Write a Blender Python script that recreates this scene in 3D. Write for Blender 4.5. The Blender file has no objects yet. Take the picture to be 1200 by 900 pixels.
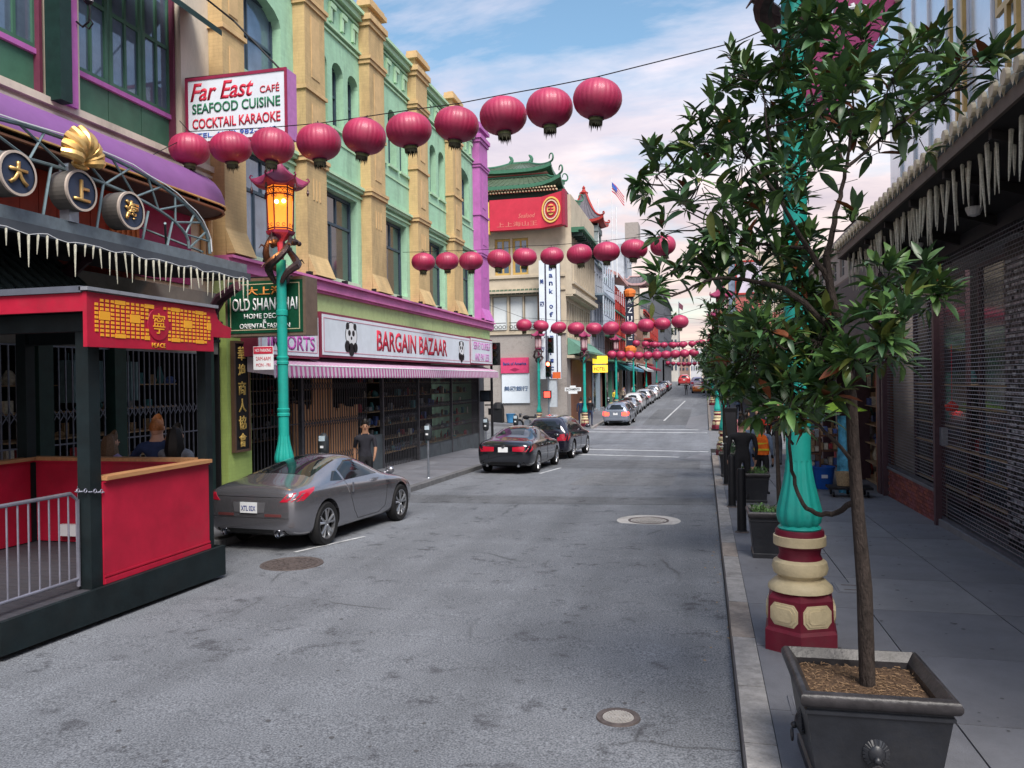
import bpy, bmesh, math, random
from mathutils import Vector, Matrix
from mathutils.bvhtree import BVHTree
random.seed(7)
R = math.radians
SC = bpy.context.scene
COL = SC.collection

# ---------------------------------------------------------------- camera
EYE = Vector((0, 0, 2.4))
cd = bpy.data.cameras.new('camera'); cam = bpy.data.objects.new('camera', cd); COL.objects.link(cam)
yaw, pitch, roll = R(13.6633), R(-0.2224), 0.015
F = Vector((-math.sin(yaw)*math.cos(pitch), math.cos(yaw)*math.cos(pitch), math.sin(pitch)))
r0 = Vector((math.cos(yaw), math.sin(yaw), 0)); u0 = r0.cross(F)
rr = math.cos(roll)*r0 - math.sin(roll)*u0; uu = math.sin(roll)*r0 + math.cos(roll)*u0
m = Matrix((rr, uu, -F)).transposed().to_4x4(); m.translation = EYE
cam.matrix_world = m
cd.sensor_width = 36; cd.lens = 930/1200*36; cd.clip_end = 6000; cd.clip_start = 0.05
SC.camera = cam
SC.render.resolution_x = 1024; SC.render.resolution_y = 768

# ---------------------------------------------------------------- world: evening sky with broken cloud
SUN_EL, SUN_AZ = R(52), R(150)
w = bpy.data.worlds.new('World'); SC.world = w; w.use_nodes = True
nt = w.node_tree; nt.nodes.clear(); N = nt.nodes.new; L = nt.links.new
sky = N('ShaderNodeTexSky'); sky.sky_type = 'NISHITA'; sky.sun_disc = False
sky.sun_elevation = SUN_EL; sky.sun_rotation = SUN_AZ; sky.air_density = 1.3; sky.dust_density = 1.2; sky.ozone_density = 1.6
tc = N('ShaderNodeTexCoord'); sep = N('ShaderNodeSeparateXYZ'); L(tc.outputs['Generated'], sep.inputs[0])
def wm(op, a, b=None, c=None):
    n = N('ShaderNodeMath'); n.operation = op
    for i, v in enumerate((a, b, c)):
        if v is None: continue
        if isinstance(v, (int, float)): n.inputs[i].default_value = v
        else: L(v, n.inputs[i])
    return n.outputs[0]
zz = wm('ADD', wm('MAXIMUM', sep.outputs[2], 0.0), 0.16)
cx = wm('DIVIDE', sep.outputs[0], zz); cy = wm('DIVIDE', sep.outputs[1], zz)
cmb = N('ShaderNodeCombineXYZ'); L(cx, cmb.inputs[0]); L(cy, cmb.inputs[1])
rot = N('ShaderNodeMapping'); rot.inputs['Rotation'].default_value = (0, 0, R(-28)); rot.inputs['Scale'].default_value = (0.55, 1.15, 1)
rot.inputs['Location'].default_value = (3.1, 1.7, 0)
L(cmb.outputs[0], rot.inputs[0])
def wnoise(scale, detail, rough, dist, w4=0):
    n = N('ShaderNodeTexNoise'); n.noise_dimensions = '4D'; n.inputs['Scale'].default_value = scale; n.inputs['Detail'].default_value = detail
    n.inputs['Roughness'].default_value = rough; n.inputs['Distortion'].default_value = dist; n.inputs['W'].default_value = w4
    L(rot.outputs[0], n.inputs['Vector']); return n.outputs[0]
big = wnoise(0.75, 8, 0.6, 0.7, 2.3); fine = wnoise(3.1, 6, 0.62, 0.5, 5.0)
den = wm('ADD', wm('MULTIPLY', big, 0.78), wm('MULTIPLY', fine, 0.24))
hz = wm('MULTIPLY', wm('SUBTRACT', 0.55, sep.outputs[2]), 0.16)
den = wm('ADD', den, hz)
cr = N('ShaderNodeValToRGB'); cr.color_ramp.elements[0].position = 0.437; cr.color_ramp.elements[1].position = 0.565; L(den, cr.inputs[0])
cov = cr.outputs['Color']
# cloud colour: cool white high up, warm cream and mauve low
ccl = N('ShaderNodeValToRGB'); e = ccl.color_ramp.elements
e[0].position = 0.0; e[0].color = (0.93, 0.74, 0.60, 1); e[1].position = 0.75; e[1].color = (0.72, 0.78, 0.93, 1)
k = ccl.color_ramp.elements.new(0.16); k.color = (0.95, 0.78, 0.72, 1)
k = ccl.color_ramp.elements.new(0.34); k.color = (0.90, 0.83, 0.87, 1)
L(sep.outputs[2], ccl.inputs[0])
shade = N('ShaderNodeValToRGB'); shade.color_ramp.elements[0].position = 0.35; shade.color_ramp.elements[0].color = (1, 1, 1, 1)
shade.color_ramp.elements[1].position = 0.68; shade.color_ramp.elements[1].color = (0.60, 0.63, 0.74, 1); L(wnoise(1.7, 6, 0.6, 0.9, 9.0), shade.inputs[0])
mx = N('ShaderNodeMix'); mx.data_type = 'RGBA'; mx.blend_type = 'MULTIPLY'; mx.inputs[0].default_value = 1
L(ccl.outputs[0], mx.inputs[6]); L(shade.outputs[0], mx.inputs[7])
cs = N('ShaderNodeVectorMath'); cs.operation = 'SCALE'; cs.inputs['Scale'].default_value = 7.9; L(mx.outputs[2], cs.inputs[0])
# clear blue between the clouds
sk2 = N('ShaderNodeVectorMath'); sk2.operation = 'MULTIPLY'; sk2.inputs[1].default_value = (1.0, 1.15, 1.15); L(sky.outputs[0], sk2.inputs[0])
mix = N('ShaderNodeMix'); mix.data_type = 'RGBA'; L(cov, mix.inputs[0]); L(sk2.outputs[0], mix.inputs[6]); L(cs.outputs[0], mix.inputs[7])
bg = N('ShaderNodeBackground'); bg.inputs['Strength'].default_value = 0.08
wo = N('ShaderNodeOutputWorld'); L(mix.outputs[2], bg.inputs[0]); L(bg.outputs[0], wo.inputs[0])

sl = bpy.data.lights.new('sun', 'SUN'); sl.energy = 2.6; sl.angle = R(30); sl.color = (1, 0.93, 0.86)
so = bpy.data.objects.new('sun', sl); COL.objects.link(so)
sd = Vector((math.sin(SUN_AZ)*math.cos(SUN_EL+R(22)), math.cos(SUN_AZ)*math.cos(SUN_EL+R(22)), math.sin(SUN_EL+R(22))))
sd = Vector((math.sin(SUN_AZ)*math.cos(SUN_EL), math.cos(SUN_AZ)*math.cos(SUN_EL), math.sin(SUN_EL)))
so.rotation_euler = sd.to_track_quat('Z', 'Y').to_euler()
SC.view_settings.view_transform = 'Standard'; SC.view_settings.look = 'None'
SC.view_settings.exposure = 1.05; SC.view_settings.gamma = 1

# ---------------------------------------------------------------- materials
MAT = {}
def M(name, col, rough=0.6, metal=0.0, var=0.12, scale=6.0, bump=0.0, bscale=40.0, dirt=0.0, coat=0.0, emit=None, es=1.0, alpha=None, spec=0.28, stretch=None, trans=0.0):
    if name in MAT: return MAT[name]
    mt = bpy.data.materials.new(name); mt.use_nodes = True; t = mt.node_tree; b = t.nodes['Principled BSDF']
    n_, l_ = t.nodes.new, t.links.new
    b.inputs['Roughness'].default_value = rough; b.inputs['Metallic'].default_value = metal
    b.inputs['Specular IOR Level'].default_value = spec
    if coat: b.inputs['Coat Weight'].default_value = coat; b.inputs['Coat Roughness'].default_value = 0.05
    if trans: b.inputs['Transmission Weight'].default_value = trans
    tcx = n_('ShaderNodeTexCoord'); mp = n_('ShaderNodeMapping'); l_(tcx.outputs['Object'], mp.inputs[0])
    if stretch: mp.inputs['Scale'].default_value = stretch
    c = (*col, 1)
    nz = n_('ShaderNodeTexNoise'); nz.inputs['Scale'].default_value = scale; nz.inputs['Detail'].default_value = 6; nz.inputs['Roughness'].default_value = 0.65; l_(mp.outputs[0], nz.inputs['Vector'])
    rp = n_('ShaderNodeValToRGB'); rp.color_ramp.elements[0].position = 0.3; rp.color_ramp.elements[1].position = 0.7
    rp.color_ramp.elements[0].color = tuple(max(0, v*(1-var*1.3)) for v in col)+(1,); rp.color_ramp.elements[1].color = tuple(min(1, v*(1+var)) for v in col)+(1,)
    l_(nz.outputs[0], rp.inputs[0]); last = rp.outputs[0]
    if dirt:
        n2 = n_('ShaderNodeTexNoise'); n2.inputs['Scale'].default_value = scale*0.27; n2.inputs['Detail'].default_value = 9; n2.inputs['Roughness'].default_value = 0.75; l_(mp.outputs[0], n2.inputs['Vector'])
        r2 = n_('ShaderNodeValToRGB'); r2.color_ramp.elements[0].position = 0.5; r2.color_ramp.elements[1].position = 0.68; l_(n2.outputs[0], r2.inputs[0])
        r2.color_ramp.elements[0].color = (0, 0, 0, 1); r2.color_ramp.elements[1].color = (dirt, dirt, dirt, 1)
        mm = n_('ShaderNodeMix'); mm.data_type = 'RGBA'; l_(r2.outputs[0], mm.inputs[0]); l_(last, mm.inputs[6]); mm.inputs[7].default_value = (0.06, 0.055, 0.05, 1); last = mm.outputs[2]
    l_(last, b.inputs['Base Color'])
    if bump:
        n3 = n_('ShaderNodeTexNoise'); n3.inputs['Scale'].default_value = bscale; n3.inputs['Detail'].default_value = 4; l_(mp.outputs[0], n3.inputs['Vector'])
        bp = n_('ShaderNodeBump'); bp.inputs['Strength'].default_value = bump; bp.inputs['Distance'].default_value = 0.02; l_(n3.outputs[0], bp.inputs['Height']); l_(bp.outputs[0], b.inputs['Normal'])
    if emit: b.inputs['Emission Color'].default_value = (*emit, 1); b.inputs['Emission Strength'].default_value = es
    MAT[name] = mt; return mt
def brick_mat(name, col, mortar=0.82, bw=0.22, bh=0.075, axis='yz', bump=0.35, dirt=0.25):
    mt = M(name, col, rough=0.8, var=0.1, scale=3, dirt=dirt, spec=0.25, stretch=(1, 1, .3)); t = mt.node_tree; b = t.nodes['Principled BSDF']; n_, l_ = t.nodes.new, t.links.new
    tcx = n_('ShaderNodeTexCoord'); sp = n_('ShaderNodeSeparateXYZ'); l_(tcx.outputs['Object'], sp.inputs[0]); cb = n_('ShaderNodeCombineXYZ')
    ad = n_('ShaderNodeMath'); ad.operation = 'ADD'; l_(sp.outputs[0], ad.inputs[0]); l_(sp.outputs[1], ad.inputs[1])
    l_(ad.outputs[0], cb.inputs[0]); l_(sp.outputs[2], cb.inputs[1])
    bt = n_('ShaderNodeTexBrick'); bt.inputs['Scale'].default_value = 1; bt.inputs['Brick Width'].default_value = bw; bt.inputs['Row Height'].default_value = bh; bt.inputs['Mortar Size'].default_value = 0.006
    bt.inputs['Mortar Smooth'].default_value = 0.4
    bt.inputs['Color1'].default_value = (1, 1, 1, 1); bt.inputs['Color2'].default_value = (0.92, 0.92, 0.92, 1); bt.inputs['Mortar'].default_value = (mortar, mortar, mortar, 1); l_(cb.outputs[0], bt.inputs['Vector'])
    lk = b.inputs['Base Color'].links[0]; src = lk.from_socket
    mm = n_('ShaderNodeMix'); mm.data_type = 'RGBA'; mm.blend_type = 'MULTIPLY'; mm.inputs[0].default_value = 1; l_(src, mm.inputs[6]); l_(bt.outputs['Color'], mm.inputs[7]); l_(mm.outputs[2], b.inputs['Base Color'])
    bp = n_('ShaderNodeBump'); bp.inputs['Strength'].default_value = bump; bp.inputs['Distance'].default_value = 0.01; bp.invert = True; l_(bt.outputs['Fac'], bp.inputs['Height']); l_(bp.outputs[0], b.inputs['Normal'])
    return mt

# ---------------------------------------------------------------- mesh builder
class MB:
    def __init__(s): s.v = []; s.f = []; s.m = []; s.mi = 0
    def add(s, vs, fs):
        o = len(s.v); s.v += [Vector(p) for p in vs]; s.f += [tuple(i+o for i in f) for f in fs]; s.m += [s.mi]*len(fs); return s
    def bb(s, x0, x1, y0, y1, z0, z1):
        return s.add([(x0,y0,z0),(x1,y0,z0),(x1,y1,z0),(x0,y1,z0),(x0,y0,z1),(x1,y0,z1),(x1,y1,z1),(x0,y1,z1)],
                     [(3,2,1,0),(4,5,6,7),(0,1,5,4),(1,2,6,5),(2,3,7,6),(3,0,4,7)])
    def box(s, c, d, rz=0, mat=None):
        mt = (Matrix.Translation(c) @ Matrix.Rotation(rz, 4, 'Z')) if mat is None else mat
        h = [v/2 for v in d]; o = len(s.v); s.bb(-h[0], h[0], -h[1], h[1], -h[2], h[2])
        for i in range(o, len(s.v)): s.v[i] = mt @ s.v[i]
        return s
    def tube(s, path, r, n=8, caps=True, flat=1.0):
        P = [Vector(p) for p in path]; rs = r if isinstance(r, (list, tuple)) else [r]*len(P)
        vs = []; fs = []; up = None
        for i, p in enumerate(P):
            a = P[max(i-1, 0)]; b = P[min(i+1, len(P)-1)]; t = (b-a)
            if t.length < 1e-9: t = Vector((0, 0, 1))
            t.normalize()
            if up is None: up = Vector((0, 0, 1)) if abs(t.z) < 0.9 else Vector((0, 1, 0))
            q = t.cross(up)
            if q.length < 1e-4: q = t.cross(Vector((1, 0, 0)))
            q.normalize(); u = q.cross(t); up = u
            for k in range(n):
                an = 2*math.pi*k/n + math.pi/n; vs.append(p + q*math.cos(an)*rs[i] + u*math.sin(an)*rs[i]*flat)
        for i in range(len(P)-1):
            for k in range(n):
                a = i*n+k; b = i*n+(k+1) % n; fs.append((a, b, b+n, a+n))
        if caps: fs.append(tuple(range(n))[::-1]); fs.append(tuple((len(P)-1)*n+k for k in range(n)))
        return s.add(vs, fs)
    def lathe(s, c, prof, n=16, ax='z', caps=True, ph=0.0, flute=0.0, nf=0, sy=1.0):
        vs = []; fs = []
        for (r, z) in prof:
            for k in range(n):
                a = 2*math.pi*k/n + ph; q = r*(1 + (flute*math.cos(nf*a) if nf else 0)); p = (q*math.cos(a), q*math.sin(a)*sy, z)
                if ax == 'x': p = (p[2], p[0], p[1])
                elif ax == 'y': p = (p[0], p[2], p[1])
                vs.append((c[0]+p[0], c[1]+p[1], c[2]+p[2]))
        for i in range(len(prof)-1):
            for k in range(n):
                a = i*n+k; b = i*n+(k+1) % n; fs.append((a, b, b+n, a+n))
        if caps: fs.append(tuple(range(n))[::-1]); fs.append(tuple((len(prof)-1)*n+k for k in range(n)))
        return s.add(vs, fs)
    def ball(s, c, r, n=10, k=7, sc=(1, 1, 1)):
        pr = [(max(1e-3, r*math.sin(math.pi*i/k)), -r*math.cos(math.pi*i/k)) for i in range(k+1)]; o = len(s.v); s.lathe((0, 0, 0), pr, n)
        for i in range(o, len(s.v)): q = s.v[i]; s.v[i] = Vector((c[0]+q[0]*sc[0], c[1]+q[1]*sc[1], c[2]+q[2]*sc[2]))
        return s
    def prism(s, pts, d):
        n = len(pts); d = Vector(d); a = [Vector(p) for p in pts]
        return s.add(a+[p+d for p in a], [tuple(range(n))[::-1], tuple(range(n, 2*n))]+[(i, (i+1) % n, (i+1) % n+n, i+n) for i in range(n)])
    def grid(s, rows, close=False):
        n = len(rows[0]); vs = [p for r_ in rows for p in r_]; fs = []
        for i in range(len(rows)-1):
            for k in range(n if close else n-1):
                a = i*n+k; b = i*n+(k+1) % n; fs.append((a, b, b+n, a+n))
        return s.add(vs, fs)
    def join(s, o, mt=None):
        return s.add([(mt @ v if mt else v) for v in o.v], o.f)
    def mesh(s, name, off=None):
        me = bpy.data.meshes.new(name)
        me.from_pydata([tuple(v-off) if off else tuple(v) for v in s.v], [], s.f)
        return me

WO = {}; KIDS = {}
def fin(me, mats, smooth, fixn=True, ang=40):
    if fixn:
        bm = bmesh.new(); bm.from_mesh(me); bmesh.ops.recalc_face_normals(bm, faces=bm.faces); bm.to_mesh(me); bm.free()
    for mt in (mats if isinstance(mats, (list, tuple)) else [mats]): me.materials.append(mt)
    if smooth:
        me.polygons.foreach_set('use_smooth', [True]*len(me.polygons)); 
        try: me.set_sharp_from_angle(angle=R(ang))
        except Exception: pass
def link(o, parent=None, off=None):
    COL.objects.link(o)
    if parent is not None:
        o.parent = parent; KIDS.setdefault(parent, []).append(o)
    WO[o] = (WO[parent] if parent is not None else Vector()) + o.location
    return o
def thing(name, label, cat, loc=(0, 0, 0), group=None):
    o = bpy.data.objects.new(name, None); o.empty_display_size = 0.1; o.location = loc; link(o); o['label'] = label; o['category'] = cat
    if group: o['group'] = group
    return o
def part(name, mb, mat, parent=None, smooth=False, at=None, fixn=True, kind=None, ang=40):
    """mesh given in world coordinates; at = its own origin"""
    base = WO[parent] if parent is not None else Vector()
    if at is None: at = base
    at = Vector(at); me = mb.mesh(name, at)
    if mb.m and max(mb.m) > 0: me.polygons.foreach_set('material_index', mb.m)
    fin(me, mat, smooth, fixn, ang)
    o = bpy.data.objects.new(name, me); o.location = at - base; link(o, parent)
    if kind: o['kind'] = kind
    return o
def solo(name, mb, mat, label, cat, at=(0, 0, 0), group=None, smooth=False, kind=None):
    o = part(name, mb, mat, None, smooth, at); o['label'] = label; o['category'] = cat
    if group: o['group'] = group
    return o
def setting(name, mb, mat, smooth=False, parent=None):
    o = part(name, mb, mat, parent, smooth); o['kind'] = 'structure'; return o
def inst(src, parent, loc, rot=None, scale=None, name=None, mat=None):
    o = bpy.data.objects.new(name or src.name.split('.')[0], src.data); o.location = Vector(loc) - (WO[parent] if parent is not None else Vector())
    if rot: o.rotation_euler = rot
    if scale: o.scale = scale
    link(o, parent)
    if mat:
        o.material_slots[0].link = 'OBJECT'; o.material_slots[0].material = mat
    return o
def dup(o, loc=None, rz=None, label=None, parent=None, swap=None, group=None, scale=None):
    c = o.copy(); COL.objects.link(c)
    if parent is not None: c.parent = parent; KIDS.setdefault(parent, []).append(c)
    if loc is not None: c.location = loc
    if rz is not None: c.rotation_euler = (0, 0, rz)
    if scale is not None: c.scale = (scale,)*3
    if label: c['label'] = label
    if group: c['group'] = group
    if swap and c.type == 'MESH':
        for sl_ in c.material_slots:
            if sl_.material and sl_.material.name in swap: nm = swap[sl_.material.name]; sl_.link = 'OBJECT'; sl_.material = nm
    WO[c] = (WO[parent] if parent is not None else Vector()) + c.location
    for ch in KIDS.get(o, []): dup(ch, parent=c, swap=swap)
    return c
def text(s, w, h, c, face, mat, parent, depth=0.012, bold=0.0, shear=0.0, name='lettering', cond=True):
    """lettering fitted into w x h centred on c (world). face 'S' looks at -Y, 'E' looks at +X, or a Matrix 3x3"""
    cu = bpy.data.curves.new('t', 'FONT'); cu.body = s; cu.align_x = 'CENTER'; cu.size = 1; cu.offset = bold; cu.shear = shear; cu.extrude = 0; cu.resolution_u = 3
    ob = bpy.data.objects.new('t', cu); COL.objects.link(ob); dg = bpy.context.evaluated_depsgraph_get(); me = bpy.data.meshes.new_from_object(ob.evaluated_get(dg))
    bpy.data.objects.remove(ob); bpy.data.curves.remove(cu)
    if not len(me.vertices): return None
    xs = [v.co.x for v in me.vertices]; ys = [v.co.y for v in me.vertices]; x0, x1, y0, y1 = min(xs), max(xs), min(ys), max(ys)
    if face == 'S': mt3 = Matrix(((1, 0, 0), (0, 0, -1), (0, 1, 0)))
    elif face == 'E': mt3 = Matrix(((0, 0, 1), (1, 0, 0), (0, 1, 0)))
    elif face == 'W': mt3 = Matrix(((0, 0, -1), (-1, 0, 0), (0, 1, 0)))
    else: mt3 = face
    sx = w/max(x1-x0, 1e-6); sy = h/max(y1-y0, 1e-6)
    if not cond: sx = sy = min(sx, sy)
    bm = bmesh.new(); bm.from_mesh(me)
    for v in bm.verts: v.co = Vector(((v.co.x-(x0+x1)/2)*sx, (v.co.y-(y0+y1)/2)*sy, 0))
    ex = bmesh.ops.extrude_face_region(bm, geom=bm.faces[:]); 
    for g in ex['geom']:
        if isinstance(g, bmesh.types.BMVert): g.co.z += depth
    bmesh.ops.recalc_face_normals(bm, faces=bm.faces)
    for v in bm.verts: v.co = mt3 @ v.co
    bm.to_mesh(me); bm.free(); me.materials.clear(); me.materials.append(mat)
    o = bpy.data.objects.new(name, me); o.location = Vector(c) - (WO[parent] if parent is not None else Vector()); link(o, parent); return o
ORD = ['leftmost', 'second', 'third', 'fourth', 'fifth', 'sixth', 'seventh', 'eighth', 'ninth', 'tenth', 'eleventh', 'twelfth']
def gz(y): return -0.02*y if y < 44 else (-0.88 if y < 52 else -0.88+0.018*(min(y, 190)-52))
def gx(x, y):
    z = gz(y)
    if 35.6 < y < 52.5: z += 0.07*max(0, -11-x) - 0.12*max(0, x-4.5)
    return z
# ================================================================ materials
asph = M('asphalt', (0.148, 0.157, 0.174), rough=0.88, var=0.12, scale=0.9, bump=0.55, bscale=140, dirt=0.0, spec=0.3)
def road_detail(mt, crack=True):
    t = mt.node_tree; b = t.nodes['Principled BSDF']; n_, l_ = t.nodes.new, t.links.new
    tcx = n_('ShaderNodeTexCoord'); src = b.inputs['Base Color'].links[0].from_socket
    g = n_('ShaderNodeTexNoise'); g.inputs['Scale'].default_value = 70; g.inputs['Detail'].default_value = 3; l_(tcx.outputs['Object'], g.inputs['Vector'])
    rp = n_('ShaderNodeValToRGB'); rp.color_ramp.elements[0].position = 0.33; rp.color_ramp.elements[1].position = 0.72; rp.color_ramp.elements[0].color = (0.5, 0.5, 0.52, 1); rp.color_ramp.elements[1].color = (1.75, 1.75, 1.72, 1); l_(g.outputs[0], rp.inputs[0])
    m1 = n_('ShaderNodeMix'); m1.data_type = 'RGBA'; m1.blend_type = 'MULTIPLY'; m1.inputs[0].default_value = 1; l_(src, m1.inputs[6]); l_(rp.outputs[0], m1.inputs[7]); last = m1.outputs[2]
    # long worn wheel tracks and oil between them
    sp = n_('ShaderNodeSeparateXYZ'); l_(tcx.outputs['Object'], sp.inputs[0])
    st = n_('ShaderNodeMapping'); st.inputs['Scale'].default_value = (1.5, 0.09, 1); l_(tcx.outputs['Object'], st.inputs[0])
    tr = n_('ShaderNodeTexNoise'); tr.inputs['Scale'].default_value = 1; tr.inputs['Detail'].default_value = 5; l_(st.outputs[0], tr.inputs['Vector'])
    r3 = n_('ShaderNodeValToRGB'); r3.color_ramp.elements[0].position = 0.36; r3.color_ramp.elements[1].position = 0.66; r3.color_ramp.elements[0].color = (0.87, 0.87, 0.87, 1); r3.color_ramp.elements[1].color = (1.08, 1.08, 1.08, 1); l_(tr.outputs[0], r3.inputs[0])
    m3 = n_('ShaderNodeMix'); m3.data_type = 'RGBA'; m3.blend_type = 'MULTIPLY'; m3.inputs[0].default_value = 1; l_(last, m3.inputs[6]); l_(r3.outputs[0], m3.inputs[7]); last = m3.outputs[2]
    # oil spots
    vo = n_('ShaderNodeTexNoise'); vo.inputs['Scale'].default_value = 2.3; vo.inputs['Detail'].default_value = 7; vo.inputs['Roughness'].default_value = 0.7; l_(tcx.outputs['Object'], vo.inputs['Vector'])
    r4 = n_('ShaderNodeValToRGB'); r4.color_ramp.elements[0].position = 0.57; r4.color_ramp.elements[1].position = 0.66; r4.color_ramp.elements[0].color = (1, 1, 1, 1); r4.color_ramp.elements[1].color = (0.55, 0.54, 0.55, 1); l_(vo.outputs[0], r4.inputs[0])
    m4 = n_('ShaderNodeMix'); m4.data_type = 'RGBA'; m4.blend_type = 'MULTIPLY'; m4.inputs[0].default_value = 1; l_(last, m4.inputs[6]); l_(r4.outputs[0], m4.inputs[7]); last = m4.outputs[2]
    if crack:
        ds = n_('ShaderNodeTexNoise'); ds.inputs['Scale'].default_value = 1.3; ds.inputs['Detail'].default_value = 6; l_(tcx.outputs['Object'], ds.inputs['Vector'])
        ad = n_('ShaderNodeVectorMath'); ad.operation = 'MULTIPLY_ADD'; l_(ds.outputs['Color'], ad.inputs[0]); ad.inputs[1].default_value = (0.35, 0.35, 0); l_(tcx.outputs['Object'], ad.inputs[2])
        v = n_('ShaderNodeTexVoronoi'); v.feature = 'DISTANCE_TO_EDGE'; v.inputs['Scale'].default_value = 0.3; l_(ad.outputs[0], v.inputs['Vector'])
        r5 = n_('ShaderNodeValToRGB'); r5.color_ramp.elements[0].position = 0.0; r5.color_ramp.elements[1].position = 0.009; r5.color_ramp.elements[0].color = (1, 1, 1, 1); r5.color_ramp.elements[1].color = (0, 0, 0, 1); l_(v.outputs['Distance'], r5.inputs[0])
        mk = n_('ShaderNodeTexNoise'); mk.inputs['Scale'].default_value = 0.33; l_(tcx.outputs['Object'], mk.inputs['Vector'])
        r6 = n_('ShaderNodeValToRGB'); r6.color_ramp.elements[0].position = 0.52; r6.color_ramp.elements[1].position = 0.58; l_(mk.outputs[0], r6.inputs[0])
        mu = n_('ShaderNodeMath'); mu.operation = 'MULTIPLY'; l_(r5.outputs[0], mu.inputs[0]); l_(r6.outputs[0], mu.inputs[1])
        mu2 = n_('ShaderNodeMath'); mu2.operation = 'MULTIPLY'; l_(mu.outputs[0], mu2.inputs[0]); mu2.inputs[1].default_value = 0.6
        m5 = n_('ShaderNodeMix'); m5.data_type = 'RGBA'; l_(mu2.outputs[0], m5.inputs[0]); l_(last, m5.inputs[6]); m5.inputs[7].default_value = (0.03, 0.03, 0.032, 1); last = m5.outputs[2]
    l_(last, b.inputs['Base Color'])
road_detail(asph)
asph2 = M('asphalt patch', (0.115, 0.12, 0.13), rough=0.85, var=0.15, scale=2, bump=0.5, bscale=160, spec=0.3); road_detail(asph2, False)
asph3 = M('worn asphalt', (0.15, 0.155, 0.165), rough=0.88, var=0.15, scale=2, bump=0.5, bscale=160, spec=0.3); road_detail(asph3, False)
conc = M('sidewalk concrete', (0.145, 0.148, 0.165), rough=0.72, var=0.16, scale=2.2, bump=0.25, bscale=90, dirt=0.3, spec=0.45)
conc2 = M('sidewalk concrete pale', (0.165, 0.168, 0.182), rough=0.75, var=0.14, scale=2.6, bump=0.25, bscale=90, dirt=0.25, spec=0.45)
conc3 = M('sidewalk concrete dark', (0.128, 0.131, 0.148), rough=0.7, var=0.16, scale=2.0, bump=0.25, bscale=90, dirt=0.35, spec=0.45)
granite = M('granite kerb', (0.27, 0.26, 0.255), rough=0.8, var=0.22, scale=9, bump=0.7, bscale=30, dirt=0.5)
granite2 = M('granite kerb warm', (0.25, 0.215, 0.19), rough=0.8, var=0.22, scale=9, bump=0.7, bscale=30, dirt=0.5)
paint = M('road paint', (0.50, 0.51, 0.52), rough=0.7, var=0.2, scale=5, dirt=0.75)
under = M('dark earth', (0.05, 0.05, 0.05))
kerbdark = M('kerb dark', (0.13, 0.13, 0.135), rough=0.85, var=0.2, scale=6, bump=0.5, bscale=40, dirt=0.5)

# ================================================================ ground, roads, pavements
ys = [-12, 0, 4, 8, 12, 16, 20, 24, 28, 32, 35.6, 40, 44, 48, 52.5, 60, 80, 100, 120, 150, 190, 260]
mb = MB(); mb.grid([[(x, y, gz(y)) for x in (-7.9, -4.8, -2.4, 0.2)] for y in ys]); setting('road', mb, asph)
mb = MB(); yy_ = [36.0, 40, 44, 48, 52.4]
mb.grid([[(x, y, gx(x, y)) for x in (-60, -30, -18, -11, -7.25)] for y in yy_]); mb.grid([[(x, y, gx(x, y)) for x in (0.2, 2.5, 4.5, 10, 20, 60)] for y in yy_]); setting('cross_street', mb, asph3)
mb = MB(); mb.add([(-900, -300, -9), (900, -300, -9), (900, 3000, -9), (-900, 3000, -9)], [(0, 1, 2, 3)]); setting('ground', mb, under)
def sheet(name, pts, mat, h=0.004):
    mb = MB(); mb.add([(x, y, gz(y)+h) for x, y in pts], [tuple(range(len(pts)))]); return setting(name, mb, mat)
def strips(name, pts, mat, h=0.004, parent=None):
    return sheet(name, pts, mat, h)
sheet('trench_patch', [(-7.2, 17.0), (-4, 17.2), (0.15, 17.7), (0.15, 18.9), (-4, 18.6), (-7.2, 18.4)], asph2)
sheet('repair_patch', [(-3.6, 21.0), (-0.9, 21.3), (-0.8, 24.8), (-3.5, 24.4)], asph3)
sheet('repair_patch', [(-6.2, 25.8), (-0.2, 26.2), (-0.2, 29.5), (-6.2, 29.5)], asph2, 0.003)
sheet('repair_patch', [(-4.3, 56), (-1.2, 56), (-1.2, 75), (-4.3, 75)], asph2)
def line(name, x0, y0, x1, y1, wd):
    a = Vector((x0, y0)); b = Vector((x1, y1)); d = (b-a).normalized(); n = Vector((-d.y, d.x))*wd/2; rows = []
    k = max(2, int((b-a).length/2)+1)
    for i in range(k+1):
        p = a+(b-a)*i/k; q, r_ = p-n, p+n; rows.append([(q.x, q.y, gz(q.y)+0.008), (r_.x, r_.y, gz(r_.y)+0.008)])
    mb = MB(); mb.grid(rows); return setting(name, mb, paint)
line('crosswalk_line', -7.2, 35.6, 0.1, 34.0, 0.30); line('crosswalk_line', -7.2, 32.6, -1.0, 31.0, 0.30)
line('crosswalk_line', -7.2, 49.6, 0.1, 48.8, 0.35); line('crosswalk_line', -7.2, 52.4, 0.1, 51.6, 0.35)
line('crosswalk_line', -0.4, 34.2, -0.4, 36.4, 0.0) if 0 else None
line('parking_mark', -6.25, 11.2, -5.75, 12.7, 0.07); line('parking_mark', -5.0, 24.0, -4.7, 26.0, 0.10)
line('lane_mark', -3.0, 60, -2.2, 92, 0.14); line('lane_mark', -3.6, 94, -2.6, 94.6, 0.4)
sheet('concrete_ramp', [(-0.9, 30.0), (0.15, 29.6), (0.15, 33.3), (-0.2, 33.2)], conc2, 0.006)
sheet('concrete_ramp', [(-1.3, 53.2), (0.15, 50.6), (0.15, 68), (-1.2, 64)], conc2, 0.006)

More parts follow.
